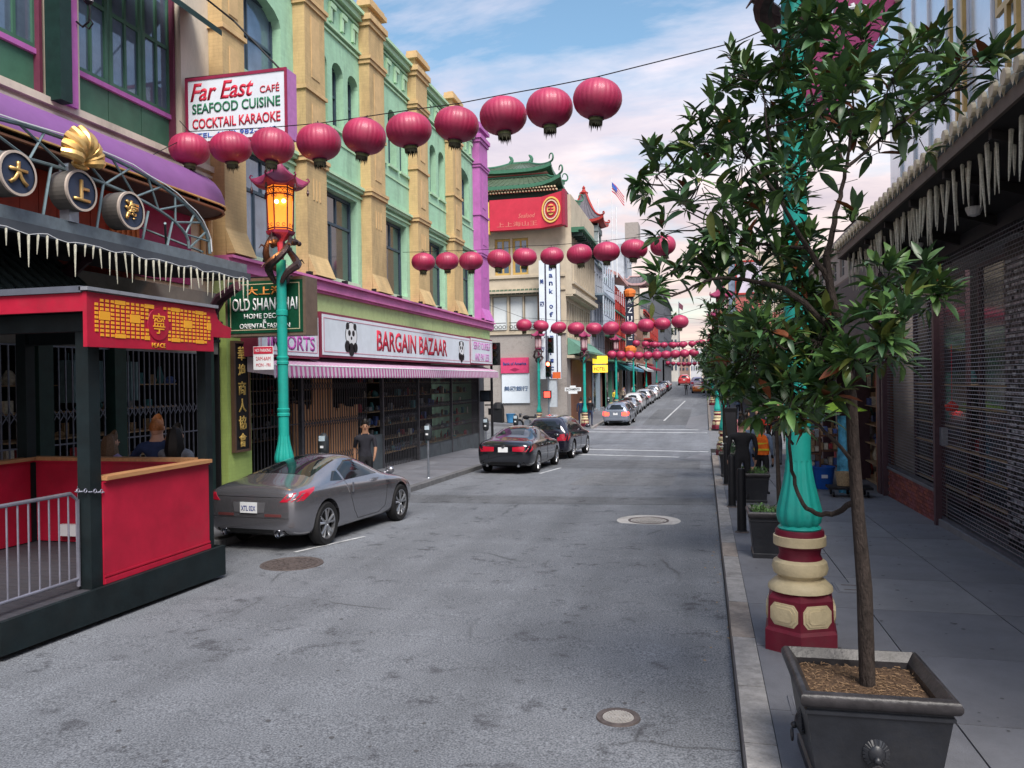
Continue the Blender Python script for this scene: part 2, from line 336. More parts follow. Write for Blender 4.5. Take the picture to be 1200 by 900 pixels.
def pavement(name, x0, x1, y0, y1, nx, dy, kx, side, slab_to, label=''):
    """one base, loose slabs in the near part, kerb stones along x = kx"""
    n = max(2, int((y1-y0)/3)); h = 0.12
    mb = MB(); top = [[(x, y0+(y1-y0)*i/n, gz(y0+(y1-y0)*i/n)+h-0.02) for x in (x0, x1)] for i in range(n+1)]
    mb.grid(top); mb.grid([[(x0, p[0][1], p[0][2]-0.5), p[0]] for p in top]); mb.grid([[p[1], (x1, p[0][1], p[0][2]-0.5)] for p in top])
    e0 = top[0]; e1 = top[-1]
    for e in (e0, e1): mb.add([e[0], e[1], (e[1][0], e[1][1], e[1][2]-0.5), (e[0][0], e[0][1], e[0][2]-0.5)], [(0, 1, 2, 3)])
    base = setting(name, mb, conc3)
    sw = (x1-x0)/nx; y = y0; j = 0; protos = {}
    sl_ = MB(); sl_.box((0, 0, 0), (sw-0.012, dy-0.012, 0.04))
    for mt in (conc, conc2, conc3):
        pass
    proto = None
    while y < min(y1, slab_to)-0.1:
        for i in range(nx):
            cx_, cy_ = x0+sw*(i+.5), y+dy/2; mt = random.choice((conc, conc, conc, conc2, conc3))
            z = gz(cy_)+h-0.02+random.uniform(-.002, .002)
            tilt = math.atan((gz(y+dy)-gz(y))/dy)
            if proto is None:
                proto = part('slab', sl_, conc, base, at=(0, 0, 0)); proto.location = (cx_, cy_, z); proto.rotation_euler = (tilt, 0, 0)
            else: inst(proto, base, (cx_, cy_, z), rot=(tilt, 0, 0), mat=mt)
        y += dy
    if y < y1-0.1:
        nn = max(2, int((y1-y)/3)); mb = MB(); mb.grid([[(x, y+(y1-y)*i/nn, gz(y+(y1-y)*i/nn)+h) for x in (x0, x1)] for i in range(nn+1)]); setting('far_paving', mb, conc, parent=base)
    return base
def kerb(name, kx, wd, y0, y1, near, mats, ln=1.25):
    root = None; y = y0; h = 0.125; i = 0
    while y < y1-0.05:
        l_ = ln*random.uniform(0.75, 1.35) if y < near else 6.0
        if i == 0: l_ = 2
        l_ = min(l_, y1-y); a, b = y+0.012, y+l_; e = random.uniform(-.008, .008)
        mb = MB(); ja = random.uniform(-.006, .006)
        mb.add([(kx+ja, a, gz(a)-.3), (kx+wd, a, gz(a)-.3), (kx+wd, b, gz(b)-.3), (kx, b, gz(b)-.3), (kx+ja+.02, a, gz(a)+h), (kx+wd, a, gz(a)+h), (kx+wd, b, gz(b)+h+e/2), (kx+.02, b, gz(b)+h)],
               [(3,2,1,0),(4,5,6,7),(0,1,5,4),(1,2,6,5),(2,3,7,6),(3,0,4,7)])
        if root is None: root = setting(name, mb, mats[0])
        else: part('kerb_stone', mb, random.choice(mats), root)
        y += l_; i += 1
    return root
pavement('pavement_right', 0.42, 4.1, -3, 31.6, 3, 1.5, 0.2, 1, 31)
kerb('kerb_right', 0.2, 0.22, -3, 31.8, 32, [granite, granite, granite2])
pavement('pavement_left', -10.6, -7.87, -3, 17.2, 2, 1.6, -7.65, -1, 17.1); pavement('pavement_left', -10.6, -7.47, 17.25, 33.6, 2, 1.6, -7.25, -1, 31)
kerb('kerb_left', -7.87, 0.22, -3, 17.2, 17, [kerbdark, kerbdark, granite]); kerb('kerb_left', -7.47, 0.22, 17.25, 33.6, 32, [kerbdark, kerbdark, granite])
pavement('pavement_left_far', -10.6, -7.47, 52.8, 190, 2, 1.6, -7.25, -1, 0); kerb('kerb_left_far', -7.47, 0.22, 52.8, 190, 0, [granite])
pavement('pavement_right_far', 0.42, 4.1, 50.9, 190, 2, 1.6, 0.2, 1, 0); kerb('kerb_right_far', 0.2, 0.22, 50.9, 190, 0, [granite2])
mb = MB(); mb.add([(-60, 52.8, 2.6), (-10.62, 52.8, gx(-11, 52.4)+.12), (-10.62, 55.2, gx(-11, 52.4)+.12), (-60, 55.2, 2.6)], [(0, 1, 2, 3)])
mb.add([(-60, 52.8, 2.3), (-10.62, 52.8, -1.0), (-10.62, 52.8, gx(-11, 52.4)+.12), (-60, 52.8, 2.6)], [(0, 1, 2, 3)]); setting('pavement_cross_street', mb, conc)
# worn concrete corner by the right kerb
# ---- manhole covers
iron = M('cast iron cover', (0.11, 0.09, 0.085), rough=0.65, metal=0.3, var=0.3, scale=14, bump=0.4, bscale=60)
def manhole(x, y, r, label, collar=None, ringm=None, pm=None):
    z = gz(y); t = thing('manhole_cover', label, 'manhole cover', (x, y, z))
    if collar: mb = MB(); mb.lathe((x, y, z), [(collar, 0.0), (collar, 0.007), (r+.02, 0.009)], 40, caps=False); part('collar', mb, asph3 if ringm is None else ringm, t)
    mb = MB(); mb.lathe((x, y, z), [(r+.05, 0.0), (r+.045, 0.014), (r+.005, 0.014), (r, 0.006)], 40, caps=False); part('ring', mb, iron, t)
    mb = MB(); mb.lathe((x, y, z), [(r, 0.0), (r, 0.009)], 40); 
    k = 0
    for i in range(1, 5):
        rr_ = r*(i/4.7); n = 6*i
        for j in range(n):
            a = 2*math.pi*j/n; mb.box((x+rr_*math.cos(a), y+rr_*math.sin(a), z+.012), (r*.13, r*.17, .008), a)
    part('plate', mb, pm or iron, t)
manhole(-5.85, 10.4, 0.40, 'rusty cast iron manhole cover on the road behind the silver coupe')
manhole(-1.08, 15.3, 0.34, 'pale worn manhole cover in its round concrete collar, mid road', 0.60, M('worn collar', (0.42, 0.4, 0.38), rough=0.85, dirt=0.6), M('worn pale iron', (.34, .32, .30), rough=.7, dirt=.5))
manhole(-0.66, 5.9, 0.115, 'small round utility cover nearest the camera in the road', 0.15, M('worn collar', (0.42, 0.4, 0.38)), M('worn pale iron', (.3, .3, .3)))
for (x, y, a, b, lb) in [(0.72, 6.1, .24, .30, 'rectangular utility lid in the pavement left of the big black planter'), (1.62, 9.9, .3, .42, 'pale rectangular utility lid with two slots behind the painted lamp post'), (0.78, 5.35, .16, .3, 'small oval water meter lid beside the black planter')]:
    t = thing('access_cover', lb, 'access cover', (x, y, gz(y)+.12)); z = gz(y)+.122
    mb = MB(); mb.box((x, y, z), (a+.06, b+.06, .012)); part('frame', mb, conc3, t)
    mb = MB(); mb.box((x, y, z+.004), (a, b, .014)); part('lid', mb, conc2, t)
    mb = MB(); mb.box((x, y+b*.25, z+.009), (a*.6, .035, .008)); mb.box((x, y-b*.25, z+.009), (a*.6, .035, .008)); part('slot', mb, iron, t)
# drifted leaf litter in the gutter
mb = MB()
for i in range(70):
    y = random.uniform(3, 24); x = 0.2-abs(random.gauss(0, .14)); z = gz(y)+.012; a = random.uniform(0, 6.3); s = random.uniform(.012, .03)
    mb.add([(x+s*math.cos(a), y+s*math.sin(a)*1.6, z), (x-s*.4*math.sin(a), y+s*.4*math.cos(a), z+.008), (x-s*math.cos(a), y-s*math.sin(a)*1.6, z)], [(0, 1, 2)])
solo('leaf_litter', mb, M('dry leaf', (0.3, 0.2, 0.1)), 'scattered dry leaves and grit lying in the right hand gutter', 'leaf litter')['kind'] = 'stuff'

mb = MB()
for i in range(420):
    if random.random() < .6: x = random.uniform(.5, 3.8); y = random.uniform(3.5, 26); z = gz(y)+.1235
    else: x = random.uniform(-6, .1); y = random.uniform(3.5, 24); z = gz(y)+.0035
    r_ = random.uniform(.008, .024); mb.add([(x+r_*math.cos(a)*random.uniform(.8, 1.2), y+r_*math.sin(a), z) for a in [k*math.pi/4 for k in range(8)]], [tuple(range(8))])
solo('gum_spots', mb, M('gum grey', (.075, .075, .08), rough=.8), 'small flattened gum spots scattered over pavement and road', 'gum spots')['kind'] = 'stuff'
# ================================================================ facade toolkit
class Fac:
    def __init__(s, kind, c, sg=1): s.k = kind; s.c = c; s.s = sg
    def p(s, a, z, d=0.0): return Vector((s.c+s.s*d, a, z)) if s.k == 'x' else Vector((a, s.c-d*s.s, z))
    def box(s, mb, a0, a1, z0, z1, d0, d1):
        A = s.p(a0, z0, d0); B = s.p(a1, z1, d1)
        return mb.bb(min(A.x, B.x), max(A.x, B.x), min(A.y, B.y), max(A.y, B.y), min(A.z, B.z), max(A.z, B.z))
    def face(s): return ('E' if s.s > 0 else 'W') if s.k == 'x' else 'S'
def wall_mb(f, a0, a1, z0, z1, ops, rec=0.3):
    """flat wall with real openings; ops = [(a0,a1,z0,z1,archrise)]"""
    mb = MB(); A = sorted({a0, a1, *[o[0] for o in ops], *[o[1] for o in ops]}); Z = sorted({z0, z1, *[o[2] for o in ops], *[o[3] for o in ops]})
    A = [a for a in A if a0 <= a <= a1]; Z = [z for z in Z if z0 <= z <= z1]
    for i in range(len(A)-1):
        for j in range(len(Z)-1):
            ca, cz = (A[i]+A[i+1])/2, (Z[j]+Z[j+1])/2
            if any(o[0] < ca < o[1] and o[2] < cz < o[3] for o in ops): continue
            mb.add([f.p(A[i], Z[j]), f.p(A[i+1], Z[j]), f.p(A[i+1], Z[j+1]), f.p(A[i], Z[j+1])], [(0, 1, 2, 3)])
    for o in ops:
        q = [(o[0], o[2]), (o[1], o[2]), (o[1], o[3]), (o[0], o[3])]
        for i in range(4):
            a, b = q[i], q[(i+1) % 4]; mb.add([f.p(a[0], a[1]), f.p(b[0], b[1]), f.p(b[0], b[1], -rec), f.p(a[0], a[1], -rec)], [(0, 1, 2, 3)])
        if len(o) > 4 and o[4]:
            n = 8; ac = (o[0]+o[1])/2; hw = (o[1]-o[0])/2; zs = o[3]-o[4]
            arc = [(ac+hw*math.cos(math.pi*k/n), zs+o[4]*math.sin(math.pi*k/n)) for k in range(n+1)]
            for k in range(n):
                (p, q_), (r_, s_) = arc[k], arc[k+1]
                mb.add([f.p(p, q_), f.p(p, o[3]), f.p(r_, o[3]), f.p(r_, s_)], [(0, 1, 2, 3)]); mb.add([f.p(p, q_), f.p(r_, s_), f.p(r_, s_, -rec), f.p(p, q_, -rec)], [(0, 1, 2, 3)])
    return mb
def window(f, parent, a0, a1, z0, z1, fm, gm, cols=(1,), rows=(1,), rec=0.25, fw=0.06, sill=None, curtain=None, top=None):
    """frame (part) > panes (sub-parts); cols/rows are relative sizes; top = columns of the top row"""
    d0, d1 = -rec-0.02, -rec+0.05; mb = MB(); panes = []
    f.box(mb, a0, a1, z0, z0+fw, d0, d1); f.box(mb, a0, a1, z1-fw, z1, d0, d1); f.box(mb, a0, a0+fw, z0+fw, z1-fw, d0, d1); f.box(mb, a1-fw, a1, z0+fw, z1-fw, d0, d1)
    H = z1-z0-2*fw; W = a1-a0-2*fw; zt = z0+fw; sr = sum(rows)
    for i, r_ in enumerate(rows):
        zh = H*r_/sr; cc = top if (top and i == len(rows)-1) else cols; sc_ = sum(cc); at_ = a0+fw
        if i: f.box(mb, a0+fw, a1-fw, zt-fw*.5, zt+fw*.5, d0+.003, d1-.003)
        for j, c_ in enumerate(cc):
            aw = W*c_/sc_
            if j: f.box(mb, at_-fw*.4, at_+fw*.4, zt, zt+zh, d0+.006, d1-.006)
            panes.append((at_, at_+aw, zt, zt+zh)); at_ += aw
        zt += zh
    c = f.p((a0+a1)/2, z0, -rec); w_ = part('window', mb, fm, parent, at=c)
    for (a, b, c_, d) in panes:
        m2 = MB(); f.box(m2, a, b, c_, d, d0+.015, d0+.027); part('pane', m2, gm, w_, at=f.p((a+b)/2, c_, -rec))
    if curtain:
        m2 = MB(); f.box(m2, a0+fw, a1-fw, z0+fw, z1-fw, d0-.12, d0-.10); part('curtain', m2, curtain, w_)
    if sill: m2 = MB(); f.box(m2, a0-.06, a1+.06, z0-.09, z0-.003, -rec+.055, 0.07); part('sill', m2, sill, w_)
    return w_
# shared colours
glass = M('window glass dark', (0.035, 0.045, 0.06), rough=0.08, var=0.3, scale=0.6, spec=1.0)
glassb = M('window glass sky', (0.16, 0.22, 0.30), rough=0.05, var=0.35, scale=0.8, spec=1.0, metal=0.35)
blind = M('white blind', (0.62, 0.66, 0.68), rough=0.6, var=0.05)
cream = M('cream stucco', (0.60, 0.53, 0.43), rough=0.85, var=0.07, scale=1.5, bump=0.25, bscale=25, dirt=0.45, stretch=(1, 1, .35))
mint = brick_mat('mint painted brick', (0.36, 0.60, 0.42), mortar=0.92, bump=0.22, dirt=0.38)
mint2 = M('mint trim', (0.42, 0.62, 0.42), rough=0.7, var=0.08, scale=3, bump=0.1, dirt=0.25)
ochre = brick_mat('yellow painted brick', (0.56, 0.40, 0.20), mortar=0.86, bump=0.3, dirt=0.4)
ochre2 = M('yellow painted trim', (0.58, 0.40, 0.20), rough=0.7, var=0.1, scale=4, bump=0.15, dirt=0.25)
purple = M('magenta trim', (0.44, 0.13, 0.40), rough=0.6, var=0.1, scale=3, bump=0.1, dirt=0.2)
pink = M('pink cornice', (0.62, 0.18, 0.42), rough=0.55, var=0.12, scale=2, dirt=0.25)
lime = brick_mat('lime painted brick', (0.42, 0.55, 0.16), mortar=0.9, bump=0.25, dirt=0.2)
bluefr = M('blue grey window frame', (0.045, 0.07, 0.10), rough=0.5, var=0.15)
green_p = M('green panel', (0.055, 0.14, 0.095), rough=0.55, var=0.2, scale=1.4, dirt=0.25)
green_d = M('dark green paint', (0.008, 0.028, 0.024), rough=0.5, var=0.2)
black = M('matt black', (0.009, 0.0095, 0.012), rough=0.5, var=0.2)
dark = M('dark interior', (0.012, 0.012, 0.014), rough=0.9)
gold = M('gold leaf', (0.72, 0.45, 0.16), rough=0.35, metal=0.75, var=0.12, scale=8)
goldp = M('gold paint', (0.75, 0.50, 0.13), rough=0.5, var=0.1)
redp = M('lacquer red', (0.40, 0.010, 0.036), rough=0.55, var=0.16, scale=2.2, dirt=0.32, spec=0.3)
steel = M('galvanised steel', (0.30, 0.33, 0.38), rough=0.4, metal=0.75, var=0.2, scale=10)
white = M('white enamel', (0.70, 0.72, 0.74), rough=0.45, var=0.06, scale=3, dirt=0.12)
signw = M('sign white', (0.66, 0.72, 0.78), rough=0.4, var=0.05, scale=2, dirt=0.12)
redl = M('sign red letter', (0.50, 0.02, 0.05), rough=0.5)

# ================================================================ building with the green window bays (left edge)
XF = -10.2
f = Fac('x', XF, 1)
b1 = thing('cream_building', 'cream stucco building with green framed window bays above the purple canopy, left edge', 'building', (XF, 8, -.1))
ops = [(4.2, 10.75, 7.1, 11.4), (11.35, 14.05, 7.1, 11.4)]
part('wall', wall_mb(f, 2.0, 14.98, 4.0, 13.5, ops, 0.45), cream, b1)
mb = MB(); f.box(mb, 2, 14.98, 6.93, 7.05, 0.003, 0.10); f.box(mb, 2, 14.98, 6.8, 6.86, 0.003, .05); part('moulding', mb, cream, b1)
def bay(y0, y1, n):
    w = (y1-y0)/n
    for i in range(n):
        mb = MB(); f.box(mb, y0+i*w+.01, y0+(i+1)*w-.01, 7.12, 7.76, -.30, -.22); part('spandrel_panel', mb, green_p, b1)
        window(f, b1, y0+i*w+.03, y0+(i+1)*w-.03, 7.86, 11.35, green_p, glassb, (1, 1), (1.25, 1.1, 1), .24, .07)
    mb = MB(); f.box(mb, y0, y1, 7.765, 7.85, -.28, -.16); part('sill_rail', mb, purple, b1)
    mb = MB(); f.box(mb, y1-.06, y1, 7.1, 11.35, -.42, -.1); part('jamb', mb, M('maroon jamb', (.13, .03, .06)), b1)
bay(11.4, 14.0, 3); bay(5.4, 10.68, 6)
mb = MB(); f.box(mb, 10.86, 11.14, 7.02, 13.4, 0.004, .16); part('pier', mb, purple, b1)
mb = MB(); f.box(mb, 10.62, 10.86, 7.0, 13.4, 0.004, .30); part('pier', mb, green_d, b1)
# little dark green awning over the bays
mb = MB(); mb.add([(XF, 11.2, 10.2), (XF, 14.35, 10.2), (XF+.75, 14.35, 9.62), (XF+.75, 11.2, 9.62), (XF, 11.2, 10.12), (XF, 14.35, 10.12), (XF+.75, 14.35, 9.5), (XF+.75, 11.2, 9.5)], [(0,1,2,3),(7,6,5,4),(0,4,5,1),(1,5,6,2),(2,6,7,3),(3,7,4,0)])
part('awning', mb, green_d, b1)
# rain pipe / cable run
mb = MB(); mb.tube([(XF+.06, 14.6, 5.0), (XF+.06, 14.6, 5.9)], .05); mb.tube([(XF+.12, 14.75, 4.6), (XF+.14, 14.7, 5.8), (XF+.3, 14.55, 6.3)], .07); part('pipe', mb, ochre2, b1, smooth=True)
# purple canopy, curved in section and rounded at its far end
pur = M('purple canvas', (0.20, 0.085, 0.25), rough=0.6, var=0.12, scale=1.2, dirt=0.15)
ca = thing('purple_canopy', 'long curved purple canopy with a rounded end over the shop', 'canopy', (XF, 10, 5.9))
def canopy_row(y, k): # k scale of projection
    n = 7; return [(XF+0.01+1.05*k*math.sin(math.pi/2*i/n), y, 5.93+0.78*math.cos(math.pi/2*i/n)) for i in range(n+1)]
rows = [canopy_row(y, 1) for y in (3, 6, 9, 11, 13, 13.7)]+[canopy_row(13.7+.85*math.sin(a), max(math.cos(a), .02)) for a in (R(15), R(32), R(48), R(62), R(75), R(90))]
mb = MB(); mb.grid(rows); part('fabric', mb, pur, ca, smooth=True)
rim = [(XF+1.06, y, 5.93) for y in (3, 9, 13.7)]+[(XF+1.06*math.cos(a), 13.7+.86*math.sin(a), 5.93) for a in (R(15), R(32), R(48), R(62), R(75), R(90))]
mb = MB(); mb.tube(rim, .022, 6); part('rim', mb, gold, ca, smooth=True)
mb = MB(); mb.tube([(p[0]-.05, p[1], p[2]-.09) for p in rim], .03, 6); part('rim', mb, M('canopy underside rim', (.25, .12, .07)), ca, smooth=True)
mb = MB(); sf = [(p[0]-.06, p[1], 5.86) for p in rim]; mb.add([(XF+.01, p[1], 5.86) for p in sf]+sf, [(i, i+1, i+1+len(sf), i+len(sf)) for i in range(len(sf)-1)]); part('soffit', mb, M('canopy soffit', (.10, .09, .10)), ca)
# wall behind the marquee: red boards
mb = MB()
sb = thing('old_shop_front', 'dark red and grey shop front under the purple canopy with folding grilles', 'shop', (XF, 8, -.1))
redw = M('red boarding', (0.30, 0.035, 0.02), rough=0.6, var=0.25, scale=3, dirt=0.3)
y = 5.0; 
while y < 12.5:
    mb = MB(); f.box(mb, y+.004, y+.35, 4.35, 5.85, .012, .05+random.uniform(0, .01)); part('board', mb, redw, sb); y += .36
mb = MB(); f.box(mb, 12.55, 14.2, 4.45, 5.85, .012, .06); part('side_panel', mb, M('magenta panel', (.30, .03, .13), rough=.6, dirt=.2), sb)
# small red framed lattice box by the third disc
mb = MB(); f.box(mb, 11.9, 12.6, 4.95, 5.35, .07, .12)
for i in range(5): f.box(mb, 11.98+i*.13, 12.02+i*.13, 5.0, 5.3, .12, .15)
part('vent_box', mb, M('orange box', (.5, .16, .06)), sb)
# grey plastered lintel wall with the oval crab-coloured emblem, arched brackets
mb = wall_mb(Fac('x', XF+.25, 1), 3, 14.8, 3.05, 4.33, [], .1); part('lintel_wall', mb, M('beige render', (.20, .185, .165), rough=.85, var=.1, dirt=.3), sb)
def bracket(yc, sgn):
    pth = [(XF+.35, yc, 3.1), (XF+.42, yc+.03*sgn, 3.5), (XF+.6, yc+.14*sgn, 3.85), (XF+.95, yc+.35*sgn, 4.12), (XF+1.5, yc+.6*sgn, 4.3)]
    mb = MB(); mb.tube(pth, [.09, .1, .11, .11, .1], 8); part('bracket', mb, M('dark plum', (.045, .018, .03), rough=.5), sb, smooth=True)
bracket(10.35, -1); bracket(14.2, -1)
mb = MB(); mb.lathe((XF+.3, 12.05, 3.82), [(.01, 0), (.33, 0), (.33, .05), (.01, .06)], 24, 'x', sy=.5); em = part('emblem', mb, M('emblem green', (.05, .16, .08)), sb, smooth=False)
mb = MB(); mb.lathe((XF+.36, 12.05, 3.95), [(.01, 0), (.15, 0), (.14, .03), (.01, .05)], 16, 'x', sy=.8); part('badge', mb, redl, em)
mb = MB(); f2 = Fac('x', XF+.36, 1); f2.box(mb, 11.77, 12.33, 3.80, 3.86, 0, .03); f2.box(mb, 11.82, 12.28, 3.72, 3.75, 0, .03); part('band', mb, white, em)
# little tiled pent roof behind the street kiosk
tile = M('dark glazed tile', (0.045, 0.065, 0.07), rough=0.35, var=0.3, scale=5)
tr_ = thing('tiled_pent_roof', 'dark ribbed tile pent roof over the shop doorway, left edge', 'pent roof', (-9, 8, 3.2))
mb = MB(); mb.add([(-8.15, 5, 3.18), (-8.15, 10.15, 3.18), (XF+.27, 10.15, 4.55), (XF+.27, 5, 4.55)], [(0, 1, 2, 3)]); part('deck', mb, tile, tr_)
y = 5.1; tp = None
while y < 10.15:
    if tp is None:
        mb = MB(); mb.tube([(-8.1, y, 3.20), (XF+.28, y, 4.56)], .055, 8); tp = part('rib', mb, tile, tr_, smooth=True, at=(-8.1, y, 3.2))
    else: inst(tp, tr_, (-8.1, y, 3.2))
    y += .2
# marquee: beam, arch truss
mq = thing('marquee_frame', 'grey steel marquee frame with an arched lattice truss over the shop', 'marquee', (-8, 8.7, 4.4))
X8 = -8.0
mb = MB(); mb.bb(X8-.05, X8+.03, 4.6, 12.75, 4.40, 4.56); part('beam', mb, M('zinc beam', (.16, .20, .23), rough=.4, metal=.5, var=.2), mq)
mb = MB(); mb.bb(-8.0-.04, -7.93, 4.6, 12.8, 4.27, 4.395); part('gutter', mb, M('slate gutter', (.06, .07, .085), rough=.5), mq)
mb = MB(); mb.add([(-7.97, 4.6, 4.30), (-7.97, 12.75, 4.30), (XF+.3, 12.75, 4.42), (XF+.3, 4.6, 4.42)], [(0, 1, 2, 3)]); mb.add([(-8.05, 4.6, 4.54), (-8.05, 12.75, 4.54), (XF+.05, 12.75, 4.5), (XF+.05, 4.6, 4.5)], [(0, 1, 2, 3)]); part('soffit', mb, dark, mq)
frm = M('truss steel', (.16, .22, .24), rough=.45, metal=.4, var=.2)
def arc_pt(hw, z0, rise, a): return (X8, 8.7+hw*math.cos(a), z0+rise*math.sin(a)**.8)
outer = [arc_pt(3.0, 4.6, 1.02, math.pi*i/24) for i in range(25)]; inner = [arc_pt(2.45, 4.6, .62, math.pi*i/24) for i in range(25)]
mb = MB(); mb.tube(outer, .028, 6); part('chord', mb, frm, mq); mb = MB(); mb.tube(inner, .024, 6); part('chord', mb, frm, mq)
for i in range(1, 23, 2):
    for a, b in ((outer[i], inner[i+1]), (inner[i-1] if i > 0 else inner[0], outer[i+1])):
        mb = MB(); mb.tube([a, b], .018, 5); part('lattice_bar', mb, frm, mq)
for yv, zt in ((7.35, 5.15), (8.25, 5.2), (9.15, 5.2), (10.05, 5.0), (10.6, 4.95)):
    mb = MB(); mb.tube([(X8, yv, 4.5), (X8, yv+.15, zt)], .02, 5); part('strut', mb, frm, mq)
mb = MB(); mb.tube([(X8-.02, 10.6, 4.9), (X8-.9, 11.8, 4.6), (XF+.3, 12.5, 4.9)], .02, 5); mb.tube([(X8, 11.5, 4.6), (XF+.3, 12.2, 5.3)], .02, 5); part('stay', mb, frm, mq)
mb = MB(); mb.tube([(p[0]+.04, p[1], p[2]+.03+.015*math.sin(i*2.2)) for i, p in enumerate(outer)], .009, 4); part('light_cable', mb, white, mq)
# gold shell on its post
sh = thing('gold_shell', 'large gold scallop shell ornament on top of the marquee', 'ornament', (X8, 8.7, 5.2))
mb = MB(); mb.bb(X8-.09, X8+.06, 8.62, 8.78, 4.55, 5.3); part('post', mb, steel, sh)
for i in range(9):
    a = R(-78+i*19.5); L_ = .46-.10*abs(i-4)/4; pts = []; rs = []
    for k in range(8):
        t = k/7; q = L_*t; pts.append((X8+.1+.22*math.sin(t*2.7)*(1-.2*t), 8.7+q*math.sin(a)*.9, 5.3+q*math.cos(a)*1.0)); rs.append(.022+.055*math.sin(min(1, t*1.05)*2.5))
    mb = MB(); mb.tube(pts, rs, 8); part('lobe', mb, gold, sh, smooth=True)
mb = MB(); mb.ball((X8+.17, 8.7, 5.28), .09, sc=(.7, 1.6, .7)); part('hinge', mb, gold, sh, smooth=True)
# three round name discs
navy = M('disc navy', (.035, .05, .09), rough=.5)
for ch, yc, zc, lb in (('大', 7.72, 4.93, 'round navy disc with gold character 大, leftmost on the marquee'), ('上', 8.70, 4.95, 'round navy disc with gold character 上, under the gold shell'), ('海', 9.62, 4.88, 'round navy disc with gold character 海, nearest the sign end of the marquee')):
    d = thing('name_disc', lb, 'sign', (X8+.05, yc, zc), 'round character discs on the marquee')
    mb = MB(); mb.lathe((X8-.1, yc, zc), [(.26, 0), (.265, .26)], 32, 'x'); part('drum', mb, M('disc side', (.12, .11, .10), rough=.5), d)
    mb = MB(); mb.lathe((X8+.16, yc, zc), [(.225, 0), (.265, 0), (.265, .03), (.235, .03)], 32, 'x', caps=False); part('rim', mb, M('disc rim', (.5, .42, .36)), d, smooth=True)
    mb = MB(); mb.lathe((X8+.16, yc, zc), [(.24, 0), (.24, .01)], 32, 'x'); part('face', mb, navy, d)
    text(ch, .27, .28, (X8+.172, yc, zc), 'E', gold, d, depth=.03, bold=.025)
# icicle lights
ice = M('icicle plastic', (0.50, 0.49, 0.40), rough=0.3, var=0.25, scale=30, bump=.3, bscale=60)
def icicles(pts, label, group=None, lrange=(.28, .6), r=.022):
    p0 = pts[0]; t = thing('icicle_lights', label, 'string lights', p0, group); mb = MB(); mb.tube([(p[0], p[1], p[2]+.012*math.sin(i*1.9)) for i, p in enumerate(pts)], .006, 4); part('cable', mb, white, t)
    mb = MB(); mb.lathe((0, 0, 0), [(.004, -1), (.45*r, -.8), (.75*r, -.4), (r, -.04), (.5*r, 0)], 6); pr = None
    for p in pts:
        s = random.uniform(*lrange); q = (p[0], p[1], p[2]-.01)
        if pr is None: pr = part('icicle', mb, ice, t, smooth=True, at=(0, 0, 0)); o = pr; o.location = Vector(q)-WO[t]
        else: o = inst(pr, t, q)
        o.scale = (random.uniform(.8, 1.1),)*2+(s,); o.rotation_euler = (random.gauss(0, .05), random.gauss(0, .05), 0)
icicles([(X8+.1, 6.6+i*.148+random.uniform(-.02, .02), 4.28+.02*math.sin(i*1.3)) for i in range(42)], 'row of pale icicle lights hanging under the marquee beam', lrange=(.16, .44), r=.017)
# wall lantern on the purple pier
wl = thing('wall_lantern', 'black wrought iron wall lantern on the pier between the green bays', 'lantern', (XF+.2, 11.1, 8.7))
mb = MB(); mb.tube([(XF+.18, 11.1, 8.45), (XF+.3, 11.1, 8.35), (XF+.42, 11.1, 8.42), (XF+.45, 11.1, 8.6), (XF+.42, 11.1, 8.75)], .018, 6); mb.tube([(XF+.42, 11.1, 8.5), (XF+.5, 11.1, 8.38), (XF+.42, 11.1, 8.3), (XF+.35, 11.1, 8.36)], .014, 6); part('arm', mb, black, wl, smooth=True)
mb = MB(); mb.lathe((XF+.42, 11.1, 8.75), [(.07, 0), (.13, .28), (.12, .3)], 6); part('glass', mb, M('frosted glass', (.45, .42, .45), rough=.2), wl)
mb = MB(); mb.lathe((XF+.42, 11.1, 9.05), [(.17, 0), (.10, .1), (.04, .16), (.02, .26)], 8); mb.lathe((XF+.42, 11.1, 8.7), [(.03, 0), (.08, .05)], 8); part('cap', mb, black, wl)
# ---- folding grilles and goods of the old shop
gril = M('grille steel', (.16, .17, .21), rough=.45, metal=.5, var=.25)
def scissor_gate(parent, f, a0, a1, z0, z1, d, step, mat, rails=3, lat=((.25, .3), (.65, .3)), name='grille'):
    g = MB(); n = int((a1-a0)/step); s = step
    for i in range(n):
        a = a0+(i+.5)*s
        for zc_, hh in lat:
            zc = z0+(z1-z0)*zc_; h = min(hh, s*1.3)
            for dz in (-1, 1): g.tube([f.p(a-s*.5, zc-h*dz/2, d+.02), f.p(a+s*.5, zc+h*dz/2, d+.02)], .009, 4, caps=False)
    for k in range(rails):
        zc = z0+(z1-z0)*k/(rails-1); f.box(g, a0, a1, zc-.012, zc+.012, d-.01, d+.01)
    gate = part(name, g, mat, parent, kind='stuff'); pr = None
    for i in range(n+1):
        a = a0+i*s
        if pr is None: mb = MB(); f.box(mb, a-.01, a+.01, z0, z1, d-.008, d+.012); pr = part('bar', mb, mat, gate, at=f.p(a, z0, d))
        else: inst(pr, gate, f.p(a, z0, d))
    return gate
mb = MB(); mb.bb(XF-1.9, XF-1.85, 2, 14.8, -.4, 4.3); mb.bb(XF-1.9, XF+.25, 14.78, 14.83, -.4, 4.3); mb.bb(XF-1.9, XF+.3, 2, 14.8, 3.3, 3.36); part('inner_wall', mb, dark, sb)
mb = MB(); mb.bb(XF-1.9, XF+.3, 2, 14.8, -.5, -.08); part('step', mb, conc3, sb)
